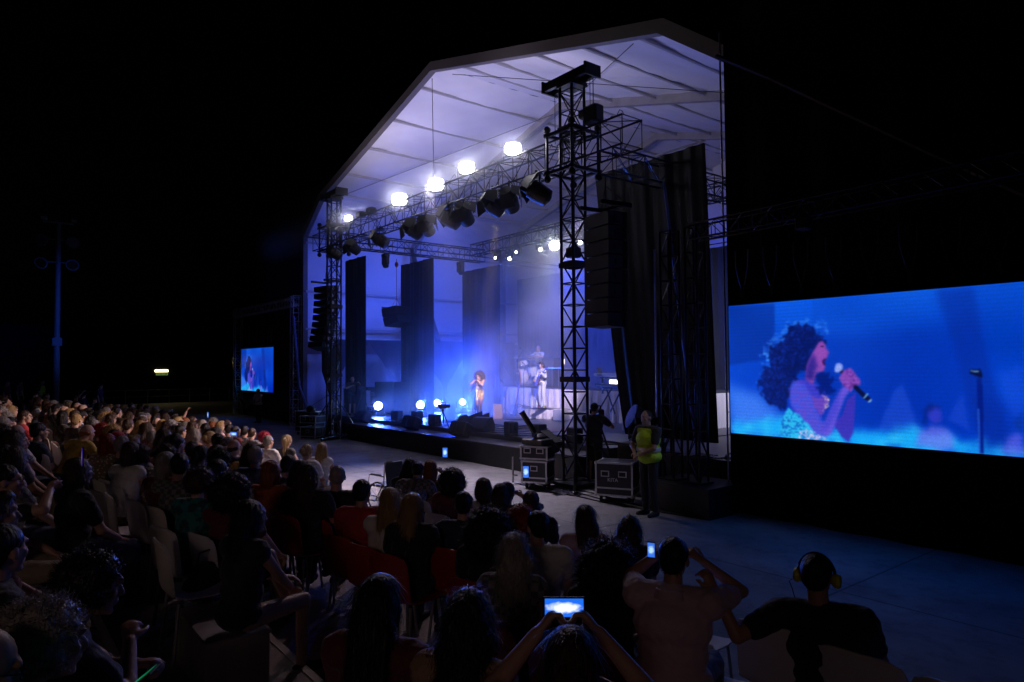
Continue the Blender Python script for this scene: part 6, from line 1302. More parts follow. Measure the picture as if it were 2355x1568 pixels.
(-14.9, 0.3, 2.04, 'longwavy', 'brown', 'tan', 'lap', 0, 'person with long wavy brown hair in tan'),
(-15.95, 0.33, 2.08, 'wavy', 'black', 'black', 'lap', 0, 'person with wavy black hair in black, left of the wavy brown one in black'),
(-17.53, 0.42, 2.03, 'short', 'brown', 'blue', 'lap_l', 1, 'person with short brown hair in blue, wearing glasses'),
(-18.05, 0.42, 2.03, 'wavy', 'brown', 'black', 'lap', 0, 'person with wavy brown hair in black, above the short-haired brown one in blue'),
(-18.57, 0.28, 2.12, 'short', 'grey', 'navy', 'elbows', 0, 'person with short grey hair in navy, leaning forward'),
(-19.11, 0.41, 2.04, 'cap', 'grey', 'tan', 'lap_r', 0, 'person with a grey cap in tan'),
(-19.64, 0.33, 2.04, 'bob', 'brown', 'green', 'elbows', 0, 'person with brown bobbed hair in green, leaning forward'),
(-20.15, 0.43, 2.07, 'cap', 'grey', 'navy', 'lap_f', 0, 'person with a grey cap in navy'),
(-21.7, 0.4, 2.07, 'wavy', 'black', 'black', 'lap_f', 0, 'person with wavy black hair in black, left of the long-haired blond one in tan'),
(-22.21, 0.44, 2.03, 'long', 'blond', 'tan', 'elbows', 0, 'person with long straight blond hair in tan, leaning forward'),
(-11.02, 1.58, 1.91, 'bun', 'black', 'cream', 'lap', 0, 'person with a black hair bun in cream'),
(-12.95, 1.55, 1.94, 'bob', 'grey', 'green', 'lap_l', 0, 'person with grey bobbed hair in green'),
(-15.3, 1.55, 1.91, 'short', 'blond', 'black', 'lap_f', 0, 'person with short blond hair in black, below the short-haired brown one in grey'),
(-19.08, 1.53, 1.96, 'pony', 'black', 'black', 'lap', 0, 'person with a black ponytail in black'),
(-19.55, 1.5, 1.93, 'bald', 'brown', 'tan', 'lap_l', 0, 'person with balding head in tan'),
(-20.97, 1.55, 1.91, 'curly', 'brown', 'tan', 'lap', 0, 'person with curly brown hair in tan'),
(-21.45, 1.51, 1.96, 'bob', 'brown', 'purple', 'lap_f', 0, 'person with brown bobbed hair in purple'),
(-21.96, 1.46, 1.94, 'bald', 'brown', 'white', 'elbows', 0, 'person with balding head in white, leaning forward'),
(-23.43, 1.45, 1.97, 'longwavy', 'brown', 'grey', 'lap', 0, 'person with long wavy brown hair in grey'),
(-23.94, 1.46, 1.96, 'short', 'black', 'blue', 'lap_f', 0, 'person with short black hair in blue'),
(-8.07, 2.2, 1.87, 'curly', 'black', 'teal', 'elbows', 0, 'person with curly black hair in teal, leaning forward'),
(-8.52, 2.28, 1.86, 'short', 'brown', 'maroon', 'lap_r', 0, 'person with short brown hair in maroon, left of the curly black one in teal'),
(-9.03, 2.23, 1.82, 'pony', 'black', 'teal', 'lap', 1, 'person with a black ponytail in teal, wearing glasses'),
(-9.5, 2.23, 1.83, 'short', 'brown', 'purple', 'lap', 1, 'person with short brown hair in purple, wearing glasses'),
(-10.0, 2.16, 1.87, 'short', 'black', 'navy', 'lap', 0, 'person with short black hair in navy, below the cropped black one in purple'),
(-10.47, 2.25, 1.86, 'crop', 'black', 'purple', 'lap_f', 0, 'person with cropped black hair in purple'),
(-10.95, 2.28, 1.79, 'longwavy', 'brown', 'black', 'elbows', 0, 'person with long wavy brown hair in black, leaning forward'),
(-11.45, 2.29, 1.86, 'longwavy', 'brown', 'pink', 'lap_r', 0, 'person with long wavy brown hair in pink'),
(-11.92, 2.22, 1.79, 'short', 'grey', 'ochre', 'lap', 0, 'person with short grey hair in ochre'),
(-12.83, 2.3, 1.86, 'long', 'brown', 'maroon', 'lap_r', 0, 'person with long straight brown hair in maroon'),
(-13.3, 2.29, 1.86, 'longwavy', 'blond', 'white', 'lap_f', 0, 'person with long wavy blond hair in white'),
(-13.74, 2.17, 1.88, 'short', 'brown', 'navy', 'lap_f', 1, 'person with short brown hair in navy, above the long-haired black one in khaki'),
(-14.19, 2.25, 1.83, 'longwavy', 'black', 'khaki', 'lap', 0, 'person with long wavy black hair in khaki'),
(-14.69, 2.25, 1.79, 'bald', 'brown', 'khaki', 'lap', 0, 'person with balding head in khaki'),
(-15.16, 2.28, 1.8, 'wavy', 'brown', 'maroon', 'elbows', 0, 'person with wavy brown hair in maroon, leaning forward'),
(-15.63, 2.16, 1.88, 'wavy', 'brown', 'purple', 'lap_f', 0, 'person with wavy brown hair in purple'),
(-16.08, 2.17, 1.82, 'short', 'grey', 'khaki', 'lap_r', 0, 'person with short grey hair in khaki'),
(-17.05, 2.27, 1.84, 'curly', 'blond', 'white', 'elbows', 0, 'person with curly blond hair in white, leaning forward'),
(-17.55, 2.22, 1.8, 'short', 'black', 'white', 'lap', 1, 'person with short black hair in white, right of the hair-bun black one in white'),
(-18.02, 2.22, 1.8, 'wavy', 'black', 'maroon', 'lap_f', 0, 'person with wavy black hair in maroon'),
(-18.53, 2.3, 1.79, 'bun', 'black', 'white', 'lap', 1, 'person with a black hair bun in white, wearing glasses'),
(-19.0, 2.21, 1.81, 'curly', 'black', 'tan', 'elbows', 1, 'person with curly black hair in tan, leaning forward'),
(-19.46, 2.2, 1.82, 'wavy', 'brown', 'white', 'lap', 0, 'person with wavy brown hair in white'),
(-19.91, 2.15, 1.88, 'bald', 'brown', 'pink', 'lap', 0, 'person with balding head in pink'),
(-20.4, 2.19, 1.82, 'short', 'brown', 'khaki', 'lap_r', 1, 'person with short brown hair in khaki, wearing glasses'),
(-20.86, 2.23, 1.83, 'wavy', 'grey', 'maroon', 'elbows', 0, 'person with wavy grey hair in maroon, leaning forward'),
(-21.36, 2.18, 1.87, 'bald', 'brown', 'maroon', 'lap_l', 0, 'person with balding head in maroon, right of the long-haired black one in grey'),
(-21.84, 2.19, 1.85, 'longwavy', 'black', 'grey', 'lap', 0, 'person with long wavy black hair in grey'),
(-22.33, 2.25, 1.87, 'short', 'black', 'pink', 'lap', 0, 'person with short black hair in pink, above the long-haired black one in grey'),
(-23.69, 2.17, 1.85, 'longwavy', 'grey', 'ochre', 'lap', 0, 'person with long wavy grey hair in ochre'),
(-24.14, 2.21, 1.84, 'bun', 'black', 'grey', 'lap_f', 0, 'person with a black hair bun in grey'),
(-9.49, 2.95, 1.75, 'longwavy', 'brown', 'ochre', 'lap_l', 0, 'person with long wavy brown hair in ochre'),
(-9.98, 2.89, 1.77, 'bald', 'brown', 'grey', 'lap', 0, 'person with balding head in grey'),
(-10.42, 2.93, 1.76, 'cap', 'grey', 'white', 'lap', 0, 'person with a grey cap in white'),
(-10.89, 2.97, 1.72, 'longwavy', 'black', 'cream', 'lap', 0, 'person with long wavy black hair in cream'),
(-11.36, 3.05, 1.74, 'short', 'black', 'pink', 'lap_r', 0, 'person with short black hair in pink, above the long-haired black one in cream'),
(-14.21, 2.97, 1.79, 'cap', 'grey', 'maroon', 'lap_r', 1, 'person with a grey cap in maroon, wearing glasses'),
(-15.66, 3.0, 1.74, 'bald', 'brown', 'purple', 'lap_f', 0, 'person with balding head in purple'),
(-16.12, 3.05, 1.77, 'short', 'black', 'black', 'lap_l', 0, 'person with short black hair in black, below the wavy brown one in teal'),
(-16.56, 2.89, 1.73, 'short', 'brown', 'ochre', 'lap_f', 0, 'person with short brown hair in ochre'),
(-17.03, 2.97, 1.73, 'cap', 'grey', 'khaki', 'lap', 1, 'person with a grey cap in khaki, wearing glasses'),
(-18.86, 2.99, 1.72, 'longwavy', 'brown', 'grey', 'elbows', 0, 'person with long wavy brown hair in grey, leaning forward'),
(-19.3, 3.04, 1.69, 'crop', 'black', 'khaki', 'elbows', 0, 'person with cropped black hair in khaki, leaning forward'),
(-19.8, 2.88, 1.79, 'crop', 'black', 'green', 'lap_l', 0, 'person with cropped black hair in green'),
(-20.29, 2.94, 1.72, 'bun', 'blond', 'teal', 'lap', 0, 'person with a blond hair bun in teal'),
(-20.77, 2.98, 1.76, 'bob', 'black', 'ochre', 'lap', 0, 'person with black bobbed hair in ochre'),
(-21.71, 2.9, 1.71, 'bun', 'grey', 'pink', 'lap_r', 0, 'person with a grey hair bun in pink'),
(-22.2, 2.94, 1.72, 'crop', 'brown', 'navy', 'lap', 0, 'person with cropped brown hair in navy'),
(-24.15, 3.02, 1.74, 'longwavy', 'black', 'teal', 'lap', 0, 'person with long wavy black hair in teal'),
(-13.71, 3.65, 1.65, 'long', 'black', 'pink', 'lap_r', 0, 'person with long straight black hair in pink'),
(-14.16, 3.64, 1.59, 'wavy', 'black', 'pink', 'lap', 0, 'person with wavy black hair in pink'),
(-14.61, 3.68, 1.64, 'bob', 'black', 'khaki', 'lap_l', 0, 'person with black bobbed hair in khaki'),
(-15.07, 3.79, 1.62, 'short', 'black', 'khaki', 'lap_f', 0, 'person with short black hair in khaki'),
(-15.53, 3.65, 1.66, 'longwavy', 'brown', 'purple', 'lap', 0, 'person with long wavy brown hair in purple'),
(-15.99, 3.63, 1.61, 'wavy', 'grey', 'pink', 'lap', 0, 'person with wavy grey hair in pink'),
(-16.91, 3.74, 1.57, 'longwavy', 'black', 'navy', 'lap', 0, 'person with long wavy black hair in navy'),
(-17.35, 3.77, 1.63, 'short', 'blond', 'black', 'lap', 0, 'person with short blond hair in black, right of the short-haired brown one in navy'),
(-18.76, 3.78, 1.63, 'long', 'brown', 'cream', 'elbows', 1, 'person with long straight brown hair in cream, leaning forward'),
(-19.25, 3.66, 1.62, 'wavy', 'brown', 'teal', 'lap_l', 0, 'person with wavy brown hair in teal'),
(-20.22, 3.63, 1.58, 'bun', 'grey', 'tan', 'lap_r', 0, 'person with a grey hair bun in tan'),
(-20.72, 3.64, 1.65, 'pony', 'black', 'maroon', 'lap_l', 0, 'person with a black ponytail in maroon'),
(-21.19, 3.63, 1.64, 'wavy', 'brown', 'black', 'elbows', 0, 'person with wavy brown hair in black, leaning forward'),
(-22.62, 3.67, 1.64, 'curly', 'brown', 'black', 'lap', 0, 'person with curly brown hair in black, right of the cropped black one in navy'),
(-23.1, 3.7, 1.57, 'crop', 'black', 'navy', 'elbows', 0, 'person with cropped black hair in navy, leaning forward'),
(-24.03, 3.75, 1.56, 'short', 'grey', 'grey', 'lap', 1, 'person with short grey hair in grey, wearing glasses'),
(-16.03, 4.54, 1.5, 'short', 'black', 'green', 'lap_f', 0, 'person with short black hair in green'),
(-16.52, 4.47, 1.54, 'wavy', 'blond', 'pink', 'lap_f', 1, 'person with wavy blond hair in pink, wearing glasses'),
(-18.44, 4.47, 1.45, 'wavy', 'brown', 'black', 'lap', 0, 'person with wavy brown hair in black, left of the short-haired grey one in teal'),
(-18.94, 4.44, 1.53, 'short', 'brown', 'maroon', 'lap_r', 0, 'person with short brown hair in maroon, above the long-haired brown one in purple'),
(-19.87, 4.4, 1.48, 'crop', 'blond', 'black', 'elbows', 0, 'person with cropped blond hair in black, leaning forward'),
(-20.36, 4.51, 1.5, 'short', 'black', 'teal', 'lap_r', 0, 'person with short black hair in teal'),
(-20.86, 4.47, 1.48, 'long', 'grey', 'khaki', 'lap_r', 1, 'person with long straight grey hair in khaki, wearing glasses'),
(-21.31, 4.54, 1.5, 'long', 'black', 'teal', 'lap', 0, 'person with long straight black hair in teal'),
(-23.77, 4.54, 1.46, 'wavy', 'brown', 'tan', 'lap_r', 0, 'person with wavy brown hair in tan')]
def face_yaw(x, y, k=.8): return k * math.atan2(-(-21.2 - x), 15.0 - y)
# ---- chairs
def chair_proto(m):
    t = thing('chair', 'x', 'chair', (0, 0, -5))
    mb = MB()
    prof = [(.22, .43), (.2, .455), (.05, .44), (-.12, .445), (-.2, .47), (-.235, .52), (-.25, .65), (-.27, .8), (-.285, .86), (-.28, .875)]
    def fn(u, v, o=0.):
        k = v * (len(prof) - 1); i = min(int(k), len(prof) - 2); f = k - i; y = prof[i][0] * (1 - f) + prof[i + 1][0] * f; z = prof[i][1] * (1 - f) + prof[i + 1][1] * f
        s = 2 * u - 1; w = .235 * (1 - .18 * max(0, v - .75) / .25 * abs(s) ** 3 * 1.5) if v > .75 else .235
        e = .03 * s * s
        return (s * w, y + (e if v > .5 else 0) + o * (1 if v > .5 else 0), z + (e if v <= .5 else -.03 * max(0, (v - .85) / .15) * s ** 4) + o * (1 if v <= .5 else 0))
    mb.grid(fn, 12, 26); mb.grid(lambda u, v: fn(u, v, -.012), 12, 26)
    for a in (0, 1):
        mb.grid(lambda u, v, a=a: fn(a, v, -.012 * u), 1, 26); mb.grid(lambda u, v, a=a: fn(u, a, -.012 * v), 12, 1)
    mb.build('seat_shell', m, t, True)
    for sx in (-1, 1):
        for y in (.15, -.17): mb = MB(); mb.tube((sx * .19, y, .44), (sx * .22, y * 1.25, 0), .013, 8); mb.build('leg', M['galv'], t)
    return t
CH = {'white': chair_proto(M['white']), 'red': chair_proto(M['red'])}; used = set(); chn = [0]
def chair(x, y, z, rz, col, label, group):
    if col in used: o = dup(CH[col], (x, y, z), rz, label, group)
    else: o = CH[col]; o.location = (x, y, z); o.rotation_euler = (0, 0, rz); o['label'] = label; o['group'] = group; used.add(col)
    return o
SH_OVR = {}
import zlib
for i, (x, y, z, hair, hc, shirt, pose, gl, lab) in enumerate(ROWS):
    rnd = random.Random(i * 7 + 3); yaw = face_yaw(x, y, .78) + rnd.uniform(-.12, .12); sk = rnd.choice([0, 0, 1, 2]); sc = rnd.uniform(.96, 1.04)
    if y < .9: yaw *= .55
    if pose == 'lap': pose = rnd.choice(['lap', 'lap', 'lap_l', 'lap'])
    hz = .118 if hair in ('short', 'crop', 'bald', 'bob', 'bun', 'pony', 'long', 'cap', 'wavy', 'longwavy') else .155
    if hair in ('afro', 'bigcurl'): hz = .17
    b = person(pose, (x, y, z - hz), yaw, hair, hc, shirt, rnd.choice(['denim', 'black', 'khaki', 'navy', 'tan']), lab, 'seated audience', sk, sc, bool(gl), detail=2 if x > -14 or y < 1 else 1)
    if y < 1.1: continue
    if len(lab) and i >= 103 and x < -20: continue
    root = b.location; col = 'white' if y < 2. or y > 4.1 or (x < -12) else 'red'
    cl_ = '%s chair under the %s' % (col, lab.replace('person with ', '', 1))
    if len(cl_.split()) > 16: cl_ = cl_.replace(' long straight', ' long').replace(' long wavy', ' long').replace(' in ', ' ', 1).replace(' hair ', ' ', 1)
    if len(cl_.split()) > 16: cl_ = cl_.replace('chair under the', 'chair of')
    if len(cl_.split()) > 16: cl_ = cl_.replace(' the ', ' ')
    chair(root.x, root.y, root.z, yaw * .35, col, cl_, 'chairs under the audience')
# ---- empty chairs closing the rows
for k in range(22):
    x = -5.6 - k * .48
    if any(abs(r[0] - x) < .33 and 1.1 < r[1] < 1.75 for r in ROWS): continue
    chair(x, 1.36, .64, 0, 'white', 'empty white chair in the upper row beside the aisle', 'empty white chairs beside the aisle')
for k in range(15):
    x = -2.3 - k * .52
    if any(abs(r[0] - x) < .34 and 2.4 < r[1] < 3.5 for r in ROWS): continue
    chair(x, 2.75, .36, 0, 'red', 'empty red chair in the middle row', 'empty red chairs')
for x, y, l in ((-1.72, 3.84, 'white chair right below the man in ear defenders'), (-1.24, 3.84, 'white chair at the lower right, right of the ear defender man'), (-2.2, 3.84, 'white chair left below the outstretched arm'), (-.76, 3.84, 'rightmost white chair at the bottom edge'), (-2.9, 3.95, 'empty white chair before the man with the camera'), (-3.9, 4.4, 'white chair between long-haired woman and curly one'), (-14.0, 4.9, 'empty round-backed white chair below the filming blonde'), (-6.6, 4.55, 'empty white chair behind the bobbed woman in white'), (-3.4, 4.5, 'pale chair left of the person watching alone')):
    zf = .43 if x > -2.5 else .15 if y < 4.6 else .02
    chair(x, y, zf, math.radians(4), 'white', l, 'single white chairs')
# ---- special poses
make_proto('girl', fem=1, sleeve='none', legs='none', lean=.12, hyaw=-.3, hr=(.02, .44, .62), hl=(-.06, .42, .7), knees=[(.12, .46, .55), (-.12, .34, .86)], feet=[(.12, .44, .1), (-.1, .52, .46)], curl=.4, vox=.009)
make_proto('arm_out', lean=-.04, tilt=-.06, hyaw=-.1, hl=(-.53, -.2, 1.1), pl=(-.3, -.6, -.8), upl=(0, -.3, 1), hr=(.22, .3, .6), curl=.9, fat=1.12, vox=.009)
make_proto('camera_up', lean=.12, hr=(.14, .24, 1.16), hl=(-.14, .26, 1.17), pr=(.8, -.2, -.9), pl=(-.8, -.2, -.9), upl=(-1, -.2, .2), upr=(1, -.2, .2), curl=.8, fat=1.25, vox=.009)
make_proto('phone_high', fem=1, sleeve='none', lean=.1, hr=(.13, .42, 1.17), hl=(-.11, .42, 1.17), pr=(1, 0, -.7), pl=(-1, 0, -.7), upr=(1, -.3, 0), upl=(-1, -.3, 0), curl=1., vox=.009)
make_proto('chin', lean=.52, nod=.25, hyaw=-.1, legs='shorts', hr=(.03, .46, .86), hl=(-.03, .5, .74), pr=(1, 0, -1), pl=(-1, 0, -1), curl=1.2, vox=.009)
make_proto('texting', lean=.3, nod=.3, hyaw=-.1, hr=(.07, .5, .84), hl=(-.03, .52, .8), legs='shorts', curl=.9, vox=.009, knees=[(.14, .5, .52), (-.14, .45, .52)], feet=[(.16, .62, .085), (-.13, .5, .085)])
make_proto('guard', stand=1, sleeve='short', hr=(.06, .26, 1.02), hl=(-.05, .25, 1.0), pr=(1, -.4, 0), pl=(-1, -.4, 0), curl=.8, fat=1.12, hyaw=.15, vox=.01)
make_proto('operator', stand=1, legs='shorts', hr=(.16, .36, 1.3), hl=(-.2, .36, 1.42), pr=(1, -.3, -.8), pl=(-1, -.2, -.8), curl=.9, fat=1.1)
make_proto('stand', stand=1, hr=(.24, .08, .84), hl=(-.24, .08, .84), pr=(.3, -1, 0), pl=(-.3, -1, 0), fat=1.)
make_proto('singer', stand=1, fem=1, sleeve='none', legs='none', hr=(.05, .17, 1.4), hl=(-.05, .2, 1.36), pr=(1, .2, -.8), pl=(-1, .2, -.8), curl=1.3, knees=[(.07, .06, .5), (-.1, .1, .5)], feet=[(.13, -.16, .09), (-.08, .06, .09)], vox=.008, hyaw=-.1)
make_proto('guitarist', stand=1, sleeve='long', hr=(.1, .26, 1.04), hl=(-.42, .3, 1.3), pr=(1, -.3, -.5), pl=(-.4, -.3, -1), curl=1.2, nod=.25, hyaw=.35, knees=[(.13, .06, .5), (-.12, .04, .5)], feet=[(.2, -.02, .08), (-.13, .02, .08)], vox=.009)
make_proto('drummer', sleeve='short', hr=(.2, .42, .86), hl=(-.2, .42, .9), curl=1.3, hyaw=.1, vox=.01)
def at_ground(pose, x, y, z, yaw, *a, **k):
    d = PROTO[pose]; sc = k.get('sc', 1.); Rz = rotz(yaw); return person(pose, Vector((x, y, z)) + (Rz @ d['hc']) * sc, yaw, *a, **k)
def hold(b, loc, yaw=0., label='', **k):
    mw = Matrix.Translation(b.location) @ Matrix.Rotation(b.rotation_euler.z, 4, 'Z') @ Matrix.Scale(b.scale.x, 4)
    return phone(mw @ Vector(loc), b.rotation_euler.z + yaw, label, **k)
girl = person('girl', (-4.89, 1.53, 1.735), .35, 'long', 'black', 'black', 'black', 'young person with very long straight black hair sitting with one bare knee raised', None, 0, 1., shoes='rubber')
shorts = Blob(); 
ear = person('arm_out', (-1.97, 3.7, 1.6), .35, 'crop', 'black', 'black', 'black', 'man in yellow ear defenders and black t-shirt, arm stretched along the seats', None, 1, 1.04)
em = MB()
for sx in (-1, 1):
    em.lathe((sx * .078, -.005, -.01), [(.028, 0), (.037, .01), (.04, .024), (.032, .038), (.01, .043)], 18, (sx, 0, .05))
o = em.build('ear_defender_cups', M['yellowplastic'], ear, True); o.matrix_local = Matrix.Translation(PROTO['arm_out']['hc']) @ PROTO['arm_out']['Rh'].to_4x4()
em = MB(); em.path([(math.cos(t) * .094, -.01, .0 + math.sin(t) * .122) for t in [math.pi * k / 14 for k in range(15)]], .009, 6); em.path([(-.13, 0, -.04), (-.15, .02, -.06), (-.13, .0, -.09), (-.1, -.03, -.16), (-.09, -.04, -.24)], .003, 4)
o = em.build('headband', M['rubber'], ear); o.matrix_local = Matrix.Translation(PROTO['arm_out']['hc']) @ PROTO['arm_out']['Rh'].to_4x4()
wb = MB(); wb.lathe((0, 0, 0), [(.034, -.01), (.036, 0), (.034, .012)], 14, (-.9, .2, .1)); o = wb.build('wristband', M['white'], ear); o.location = (-.5, -.19, 1.09)
camman = person('camera_up', (-2.59, 3.24, 1.64), .42, 'short', 'black', 'pink', 'denim', 'broad man in a pinkish shirt filming the stage with both hands raised', None, 1, 1.03)
cl = MB(); cl.lathe((0, -.012, 1.03), [(.085, -.02), (.078, .03), (.07, .032), (.074, -.01)], 20, (0, .15, 1)); o = cl.build('collar', CLOTH['pink'], camman, True)
hold(camman, (-.17, .22, 1.2), 0, 'small phone with a blue picture beside the head of the pink-shirted man', portrait=True, s=.66, strength=.9)
w1 = person('lap', (-2.7, 1.4, 1.76), .55, 'long', 'black', 'maroon', 'black', 'person seen from behind with long smooth dark hair, bottom centre', None, 0, 1.)
w2 = person('lap_f', (-2.3, 1.58, 1.76), .5, 'longwavy', 'black', 'tan', 'black', 'person with long thick dark hair left of the glowing wide phone', None, 0, 1.)
ph = person('phone_high', (-1.71, 1.59, 1.78), .88, 'long', 'brown', 'maroon', 'black', 'person with long brown hair filming with a big phone held overhead', None, 0, 1.)
hold(ph, (.0, .51, 1.235), .0, 'big horizontal phone showing a glowing blue stage picture', portrait=False, s=1.12, strength=1.25, blob=(.9, 1, 1), glow=(.01, .13, .75))
person('chin', (-3.25, .4, 1.9), .1, 'curly', 'black', 'black', 'black', 'hunched person with dark curly hair and chin on hands, bare knees', None, 0, 1.)
g2 = person('elbows', (-2.62, .2, 1.92), .15, 'curly', 'grey', 'black', 'black', 'person with curly dark grey hair just above the bald man', None, 0, 1.)
bald = person('texting', (-2.4, .02, 1.95), .18, 'bald', 'black', 'navy', 'khaki', 'bald man with glasses looking down at a green phone, bottom left corner', None, 1, 1., glasses=True)
t_ = phone((-2.17, .36, 1.9), -.6, 'phone with a green and black chat picture in the hands of the bald man', tilt=-.9, glow=(.0, .16, .06), blob=(.02, .3, .12), strength=.7)
person('lap_l', (-3.91, .12, 1.95), .12, 'short', 'black', 'black', 'denim', 'person with thick short black hair at the left edge, second nearest', None, 0, 1.)
person('lap', (-4.96, .12, 1.94), .05, 'wavy', 'brown', 'maroon', 'khaki', 'person with wavy dark brown hair at the left edge in pale trousers', None, 0, 1.)
pp = person('phone_tall', (-6.3, .2, 1.95), -.05, 'short', 'black', 'black', 'khaki', 'person at the left edge lifting a purple-lit phone, glasses on head', None, 0, 1., glasses=True)
hold(pp, (.12, .5, 1.36), 0, 'upright phone glowing purple at the left', glow=(.1, .03, .55), blob=(.4, .25, .9), strength=.5)
for i, (x, y, z, hair, hc, shirt, pose, gl, lab) in enumerate(ROWS):
    if pose in ('phone_tall', 'phone_wide'):
        bb = [o for o in bpy.data.objects if o.name.startswith('person') and o.get('label') == lab][0]
        hold(bb, (.1, .5, 1.37) if pose == 'phone_tall' else (.02, .52, 1.24), 0, 'small glowing phone held by the ' + lab.split(', ')[0].replace('person', 'one'), portrait=pose == 'phone_tall', strength=1.)
# ---- standing staff
gd = at_ground('guard', -8.42, 9.85, 0, math.radians(174), 'crop', 'black', 'black', 'black', 'standing security guard in a yellow hi-vis vest beside the flight case', None, 1, sc=1.14)
V = Blob(); Pv = Vector((0, 0, .93)); R_ = Matrix.Rotation(-.05, 3, 'X'); e_ = .05; f_ = 1.12
V.ell(Pv + R_ @ Vector((0, 0, .02)), ((.16 + e_) * f_, (.12 + e_) * f_, .13), 16, 10, R_); V.ell(Pv + R_ @ Vector((0, .01, .16)), ((.135 + e_) * f_, (.105 + e_) * f_, .16), 16, 10, R_); V.ell(Pv + R_ @ Vector((0, 0, .3)), ((.15 + e_) * f_, (.108 + e_) * f_, .175), 16, 10, R_)
V.cap(Pv + R_ @ Vector((-.13, 0, .425)), Pv + R_ @ Vector((.13, 0, .425)), .088)
vm_ = V.merged('vest', M['hivis'], .01, 2, .0015); vo_ = bpy.data.objects.new('safety_vest', vm_); COL.objects.link(vo_); vo_.parent = gd
mb = MB(); mb.lathe((0, .01, 1.07), [(.2, -.03), (.205, 0), (.2, .03)], 24); b_ = mb.build('reflective_band', M['reflect'], vo_, True); b_.scale = (1.07, .9, 1); b_.location = (0, .002, 0)
at_ground('operator', -11.35, 11.35, 0, math.radians(18), 'crop', 'black', 'black', 'black', 'silhouetted camera operator standing by the near tower, back turned', None, 1, sc=1.12)
ob = at_ground('operator', -26.95, 12.6, .74, math.radians(-95), 'bald', 'black', 'black', 'black', 'bald camera operator crouched dark at the far stage corner', None, 0, sc=.95)
at_ground('guard', -35.0, 11.3, 0, math.radians(200), 'short', 'black', 'white', 'black', 'man in a white shirt standing before the far screen', None, 1, sc=1.0)
at_ground('stand', -30.3, 14.2, .0, math.radians(200), 'crop', 'black', 'grey', 'black', 'dim figure standing behind the far tower by the pale tent post', None, 1, sc=1.0)
for x, y, sh, l, s in ((-46.9, 2.0, 'grey', 'dim standing person in a pale shirt far left', 1.08), (-46.1, 2.95, 'black', 'standing steward in a bright yellow-green vest far left', 1.1), (-44.8, 1.35, 'maroon', 'dark standing person at the far left edge', 1.1), (-40, 5.0, 'navy', 'standing person in dark blue left of the floodlight pole', 1.0)):
    o = at_ground('stand', x, y, .3, math.radians(-30), 'short', 'black', sh, 'black', l, None, 0, sc=s, detail=1)
    if 'vest' in l:
        v_ = bpy.data.objects.new('safety_vest', vm_); COL.objects.link(v_); v_.parent = o
# ---- the band
sg = at_ground('singer', -21.1, 15.05, .78, math.radians(205), 'bigcurl', 'brown', 'tan', 'tan', 'singer with huge dark curls in a short gold sequin dress at the microphone', None, 1, sc=1.05, bare=True)
D = Blob(); D.ell((0, .0, .96), (.178, .14, .13), 18, 12); D.ell((0, .01, 1.09), (.15, .122, .16), 18, 12); D.ell((0, .0, 1.23), (.172, .125, .12), 18, 12); D.cap((0, 0, .9), (0, 0, .78), .175, .18, ((0, 1, 0), .85))
for sx in (-1, 1): D.ell((sx * .07, .085, 1.24), (.078, .07, .075)); D.cap((sx * .07, .08, 1.3), (sx * .09, 0, 1.39), .014); D.cap((sx * .09, 0, 1.39), (sx * .08, -.08, 1.3), .014)
dm = D.merged('dress', M['sequin'], .009, 2, .002); do_ = bpy.data.objects.new('sequin_dress', dm); COL.objects.link(do_); do_.parent = sg
hm = MB(); hm.lathe((0, .23, 1.46), [(.016, -.12), (.02, 0), (.03, .02), (.032, .045), (.015, .065)], 12, (0, .1, 1)); 
t = thing('microphone', 'microphone held at the singer mouth', 'microphone', (0, 0, 0)); t.location = sg.location; t.rotation_euler = sg.rotation_euler; hm.build('microphone_body', M['black'], t, True)
at_ground('guitarist', -22.15, 15.75, .76, math.radians(170), 'short', 'ginger', 'cream', 'blue', 'pale-haired guitarist in a light shirt right behind the singer', None, 0, sc=1.03)
bs = at_ground('guitarist', -20.05, 17.3, 1.14, math.radians(168), 'wavy', 'brown', 'white', 'white', 'guitarist in white with a dark vest bent over his guitar', None, 0, sc=1.04)
V2 = Blob(); V2.ell((0, -.0, 1.1), (.168, .13, .17), 16, 12); V2.ell((0, 0, 1.24), (.185, .133, .17), 16, 12); V2.prism([(-.15, .13, .95), (.15, .13, .95), (.06, .14, .82)], (0, -.03, 0)); vv = V2.merged('waistcoat', CLOTH['black'], .01, 2); ov = bpy.data.objects.new('waistcoat', vv); COL.objects.link(ov); ov.parent = bs
gg = guitar((0, 0, 0), (0, 0, 0), 'electric guitar played by the guitarist with the dark vest', (.25, .08, .03), s=.95)
gg.matrix_world = Matrix.Translation(bs.location) @ Matrix.Rotation(bs.rotation_euler.z, 4, 'Z') @ Matrix.Translation((.1, .2, 1.05)) @ Matrix.Rotation(math.radians(180), 4, 'Z') @ Matrix.Rotation(math.radians(58), 4, 'Y')
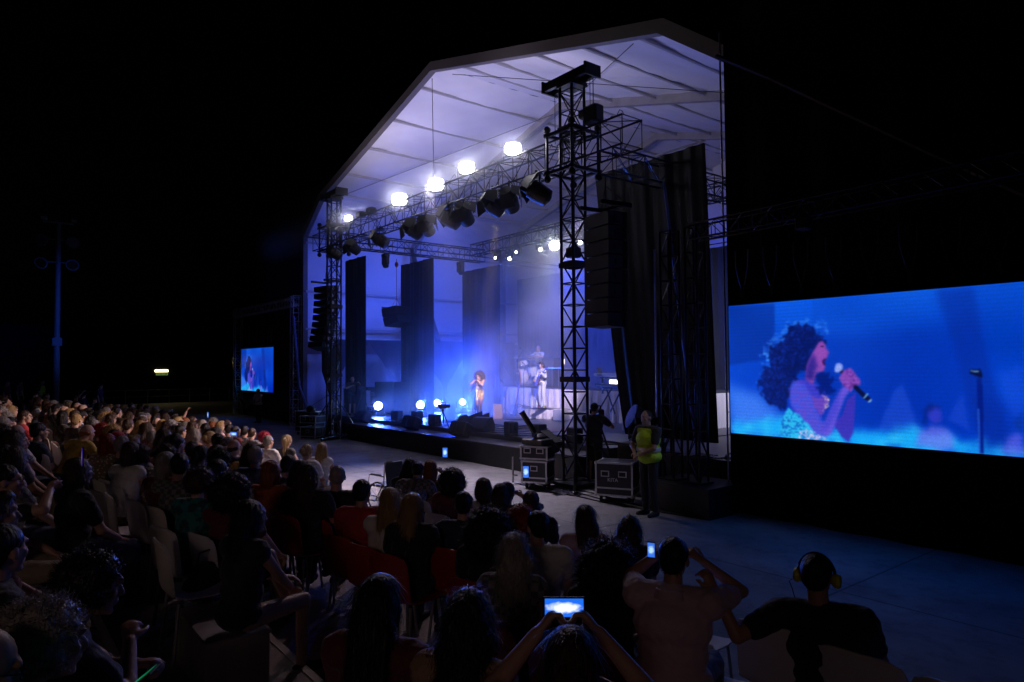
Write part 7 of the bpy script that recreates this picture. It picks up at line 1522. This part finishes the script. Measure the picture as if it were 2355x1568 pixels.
dr = at_ground('drummer', -22.65, 19.35, 1.88 + .32, math.radians(190), 'crop', 'black', 'white', 'black', 'drummer in a white shirt seated above the drum kit', None, 0, sc=1.08)
t = thing('drumsticks', 'pair of pale drumsticks in the drummer hands', 'drumsticks', (-22.65, 18.95, 3.1)); mb = MB(); mb.tube((.2, 0, 0), (.1, -.25, .25), .008, 6); mb.build('stick', M['skirt'], t); mb = MB(); mb.tube((-.2, 0, 0), (-.15, -.3, .2), .008, 6); mb.build('stick', M['skirt'], t)
at_ground('lap_l', -15.3, 17.4, 1.5, math.radians(185), 'short', 'brown', 'white', 'white', 'keyboard player half hidden behind the tall curtain', None, 0, sc=1.05)
# ---- terrace details
for x, y, z, w, d, h, l in ((-16.2, 1.1, .62, .5, .8, .28, 0), (-11.7, 1.05, .62, .9, .45, .28, 1), (-8.6, .9, .8, .8, .3, .12, 1), (-5.2, 1.42, .5, .85, .42, .48, 1)):
    mb = MB(); mb.cbox((x, y, z + h / 2), (w, d, h), .01); mb.build  ; o = mb.build('terrace_step', M['tile']); tag(o, kind='structure')
    mb = MB(); mb.box((x, y + d / 2 + .003, z + h - .015), (w, .02, .02)); o = mb.build('step_edge', M['tread']); tag(o, kind='structure')
def bag(loc, label, s=1., m=None):
    t = thing('bag', label, 'bag', loc, random.random() * 3); mb = Blob(); mb.ell((0, 0, .13 * s), (.17 * s, .11 * s, .15 * s)); mb.cap((-.1 * s, 0, .1 * s), (.1 * s, 0, .1 * s), .1 * s); o = bpy.data.objects.new('bag_body', mb.merged('bag', m or CLOTH['black'], .012, 2, .004)); COL.objects.link(o); o.parent = t
    mb = MB(); mb.path([(-.1 * s, 0, .22 * s), (-.06 * s, 0, .36 * s), (.06 * s, 0, .36 * s), (.1 * s, 0, .22 * s)], .01, 6); mb.build('strap', m or CLOTH['black'], t)
bag((-5.75, 1.45, .98), 'dark bag on the concrete block behind the long-haired girl'); bag((-9.0, .75, .8), 'dark bag on the terrace step at the left'); bag((-13.0, 4.35, .1), 'red bag beside the filming blonde', 1., CLOTH['red'])
bn = MB()
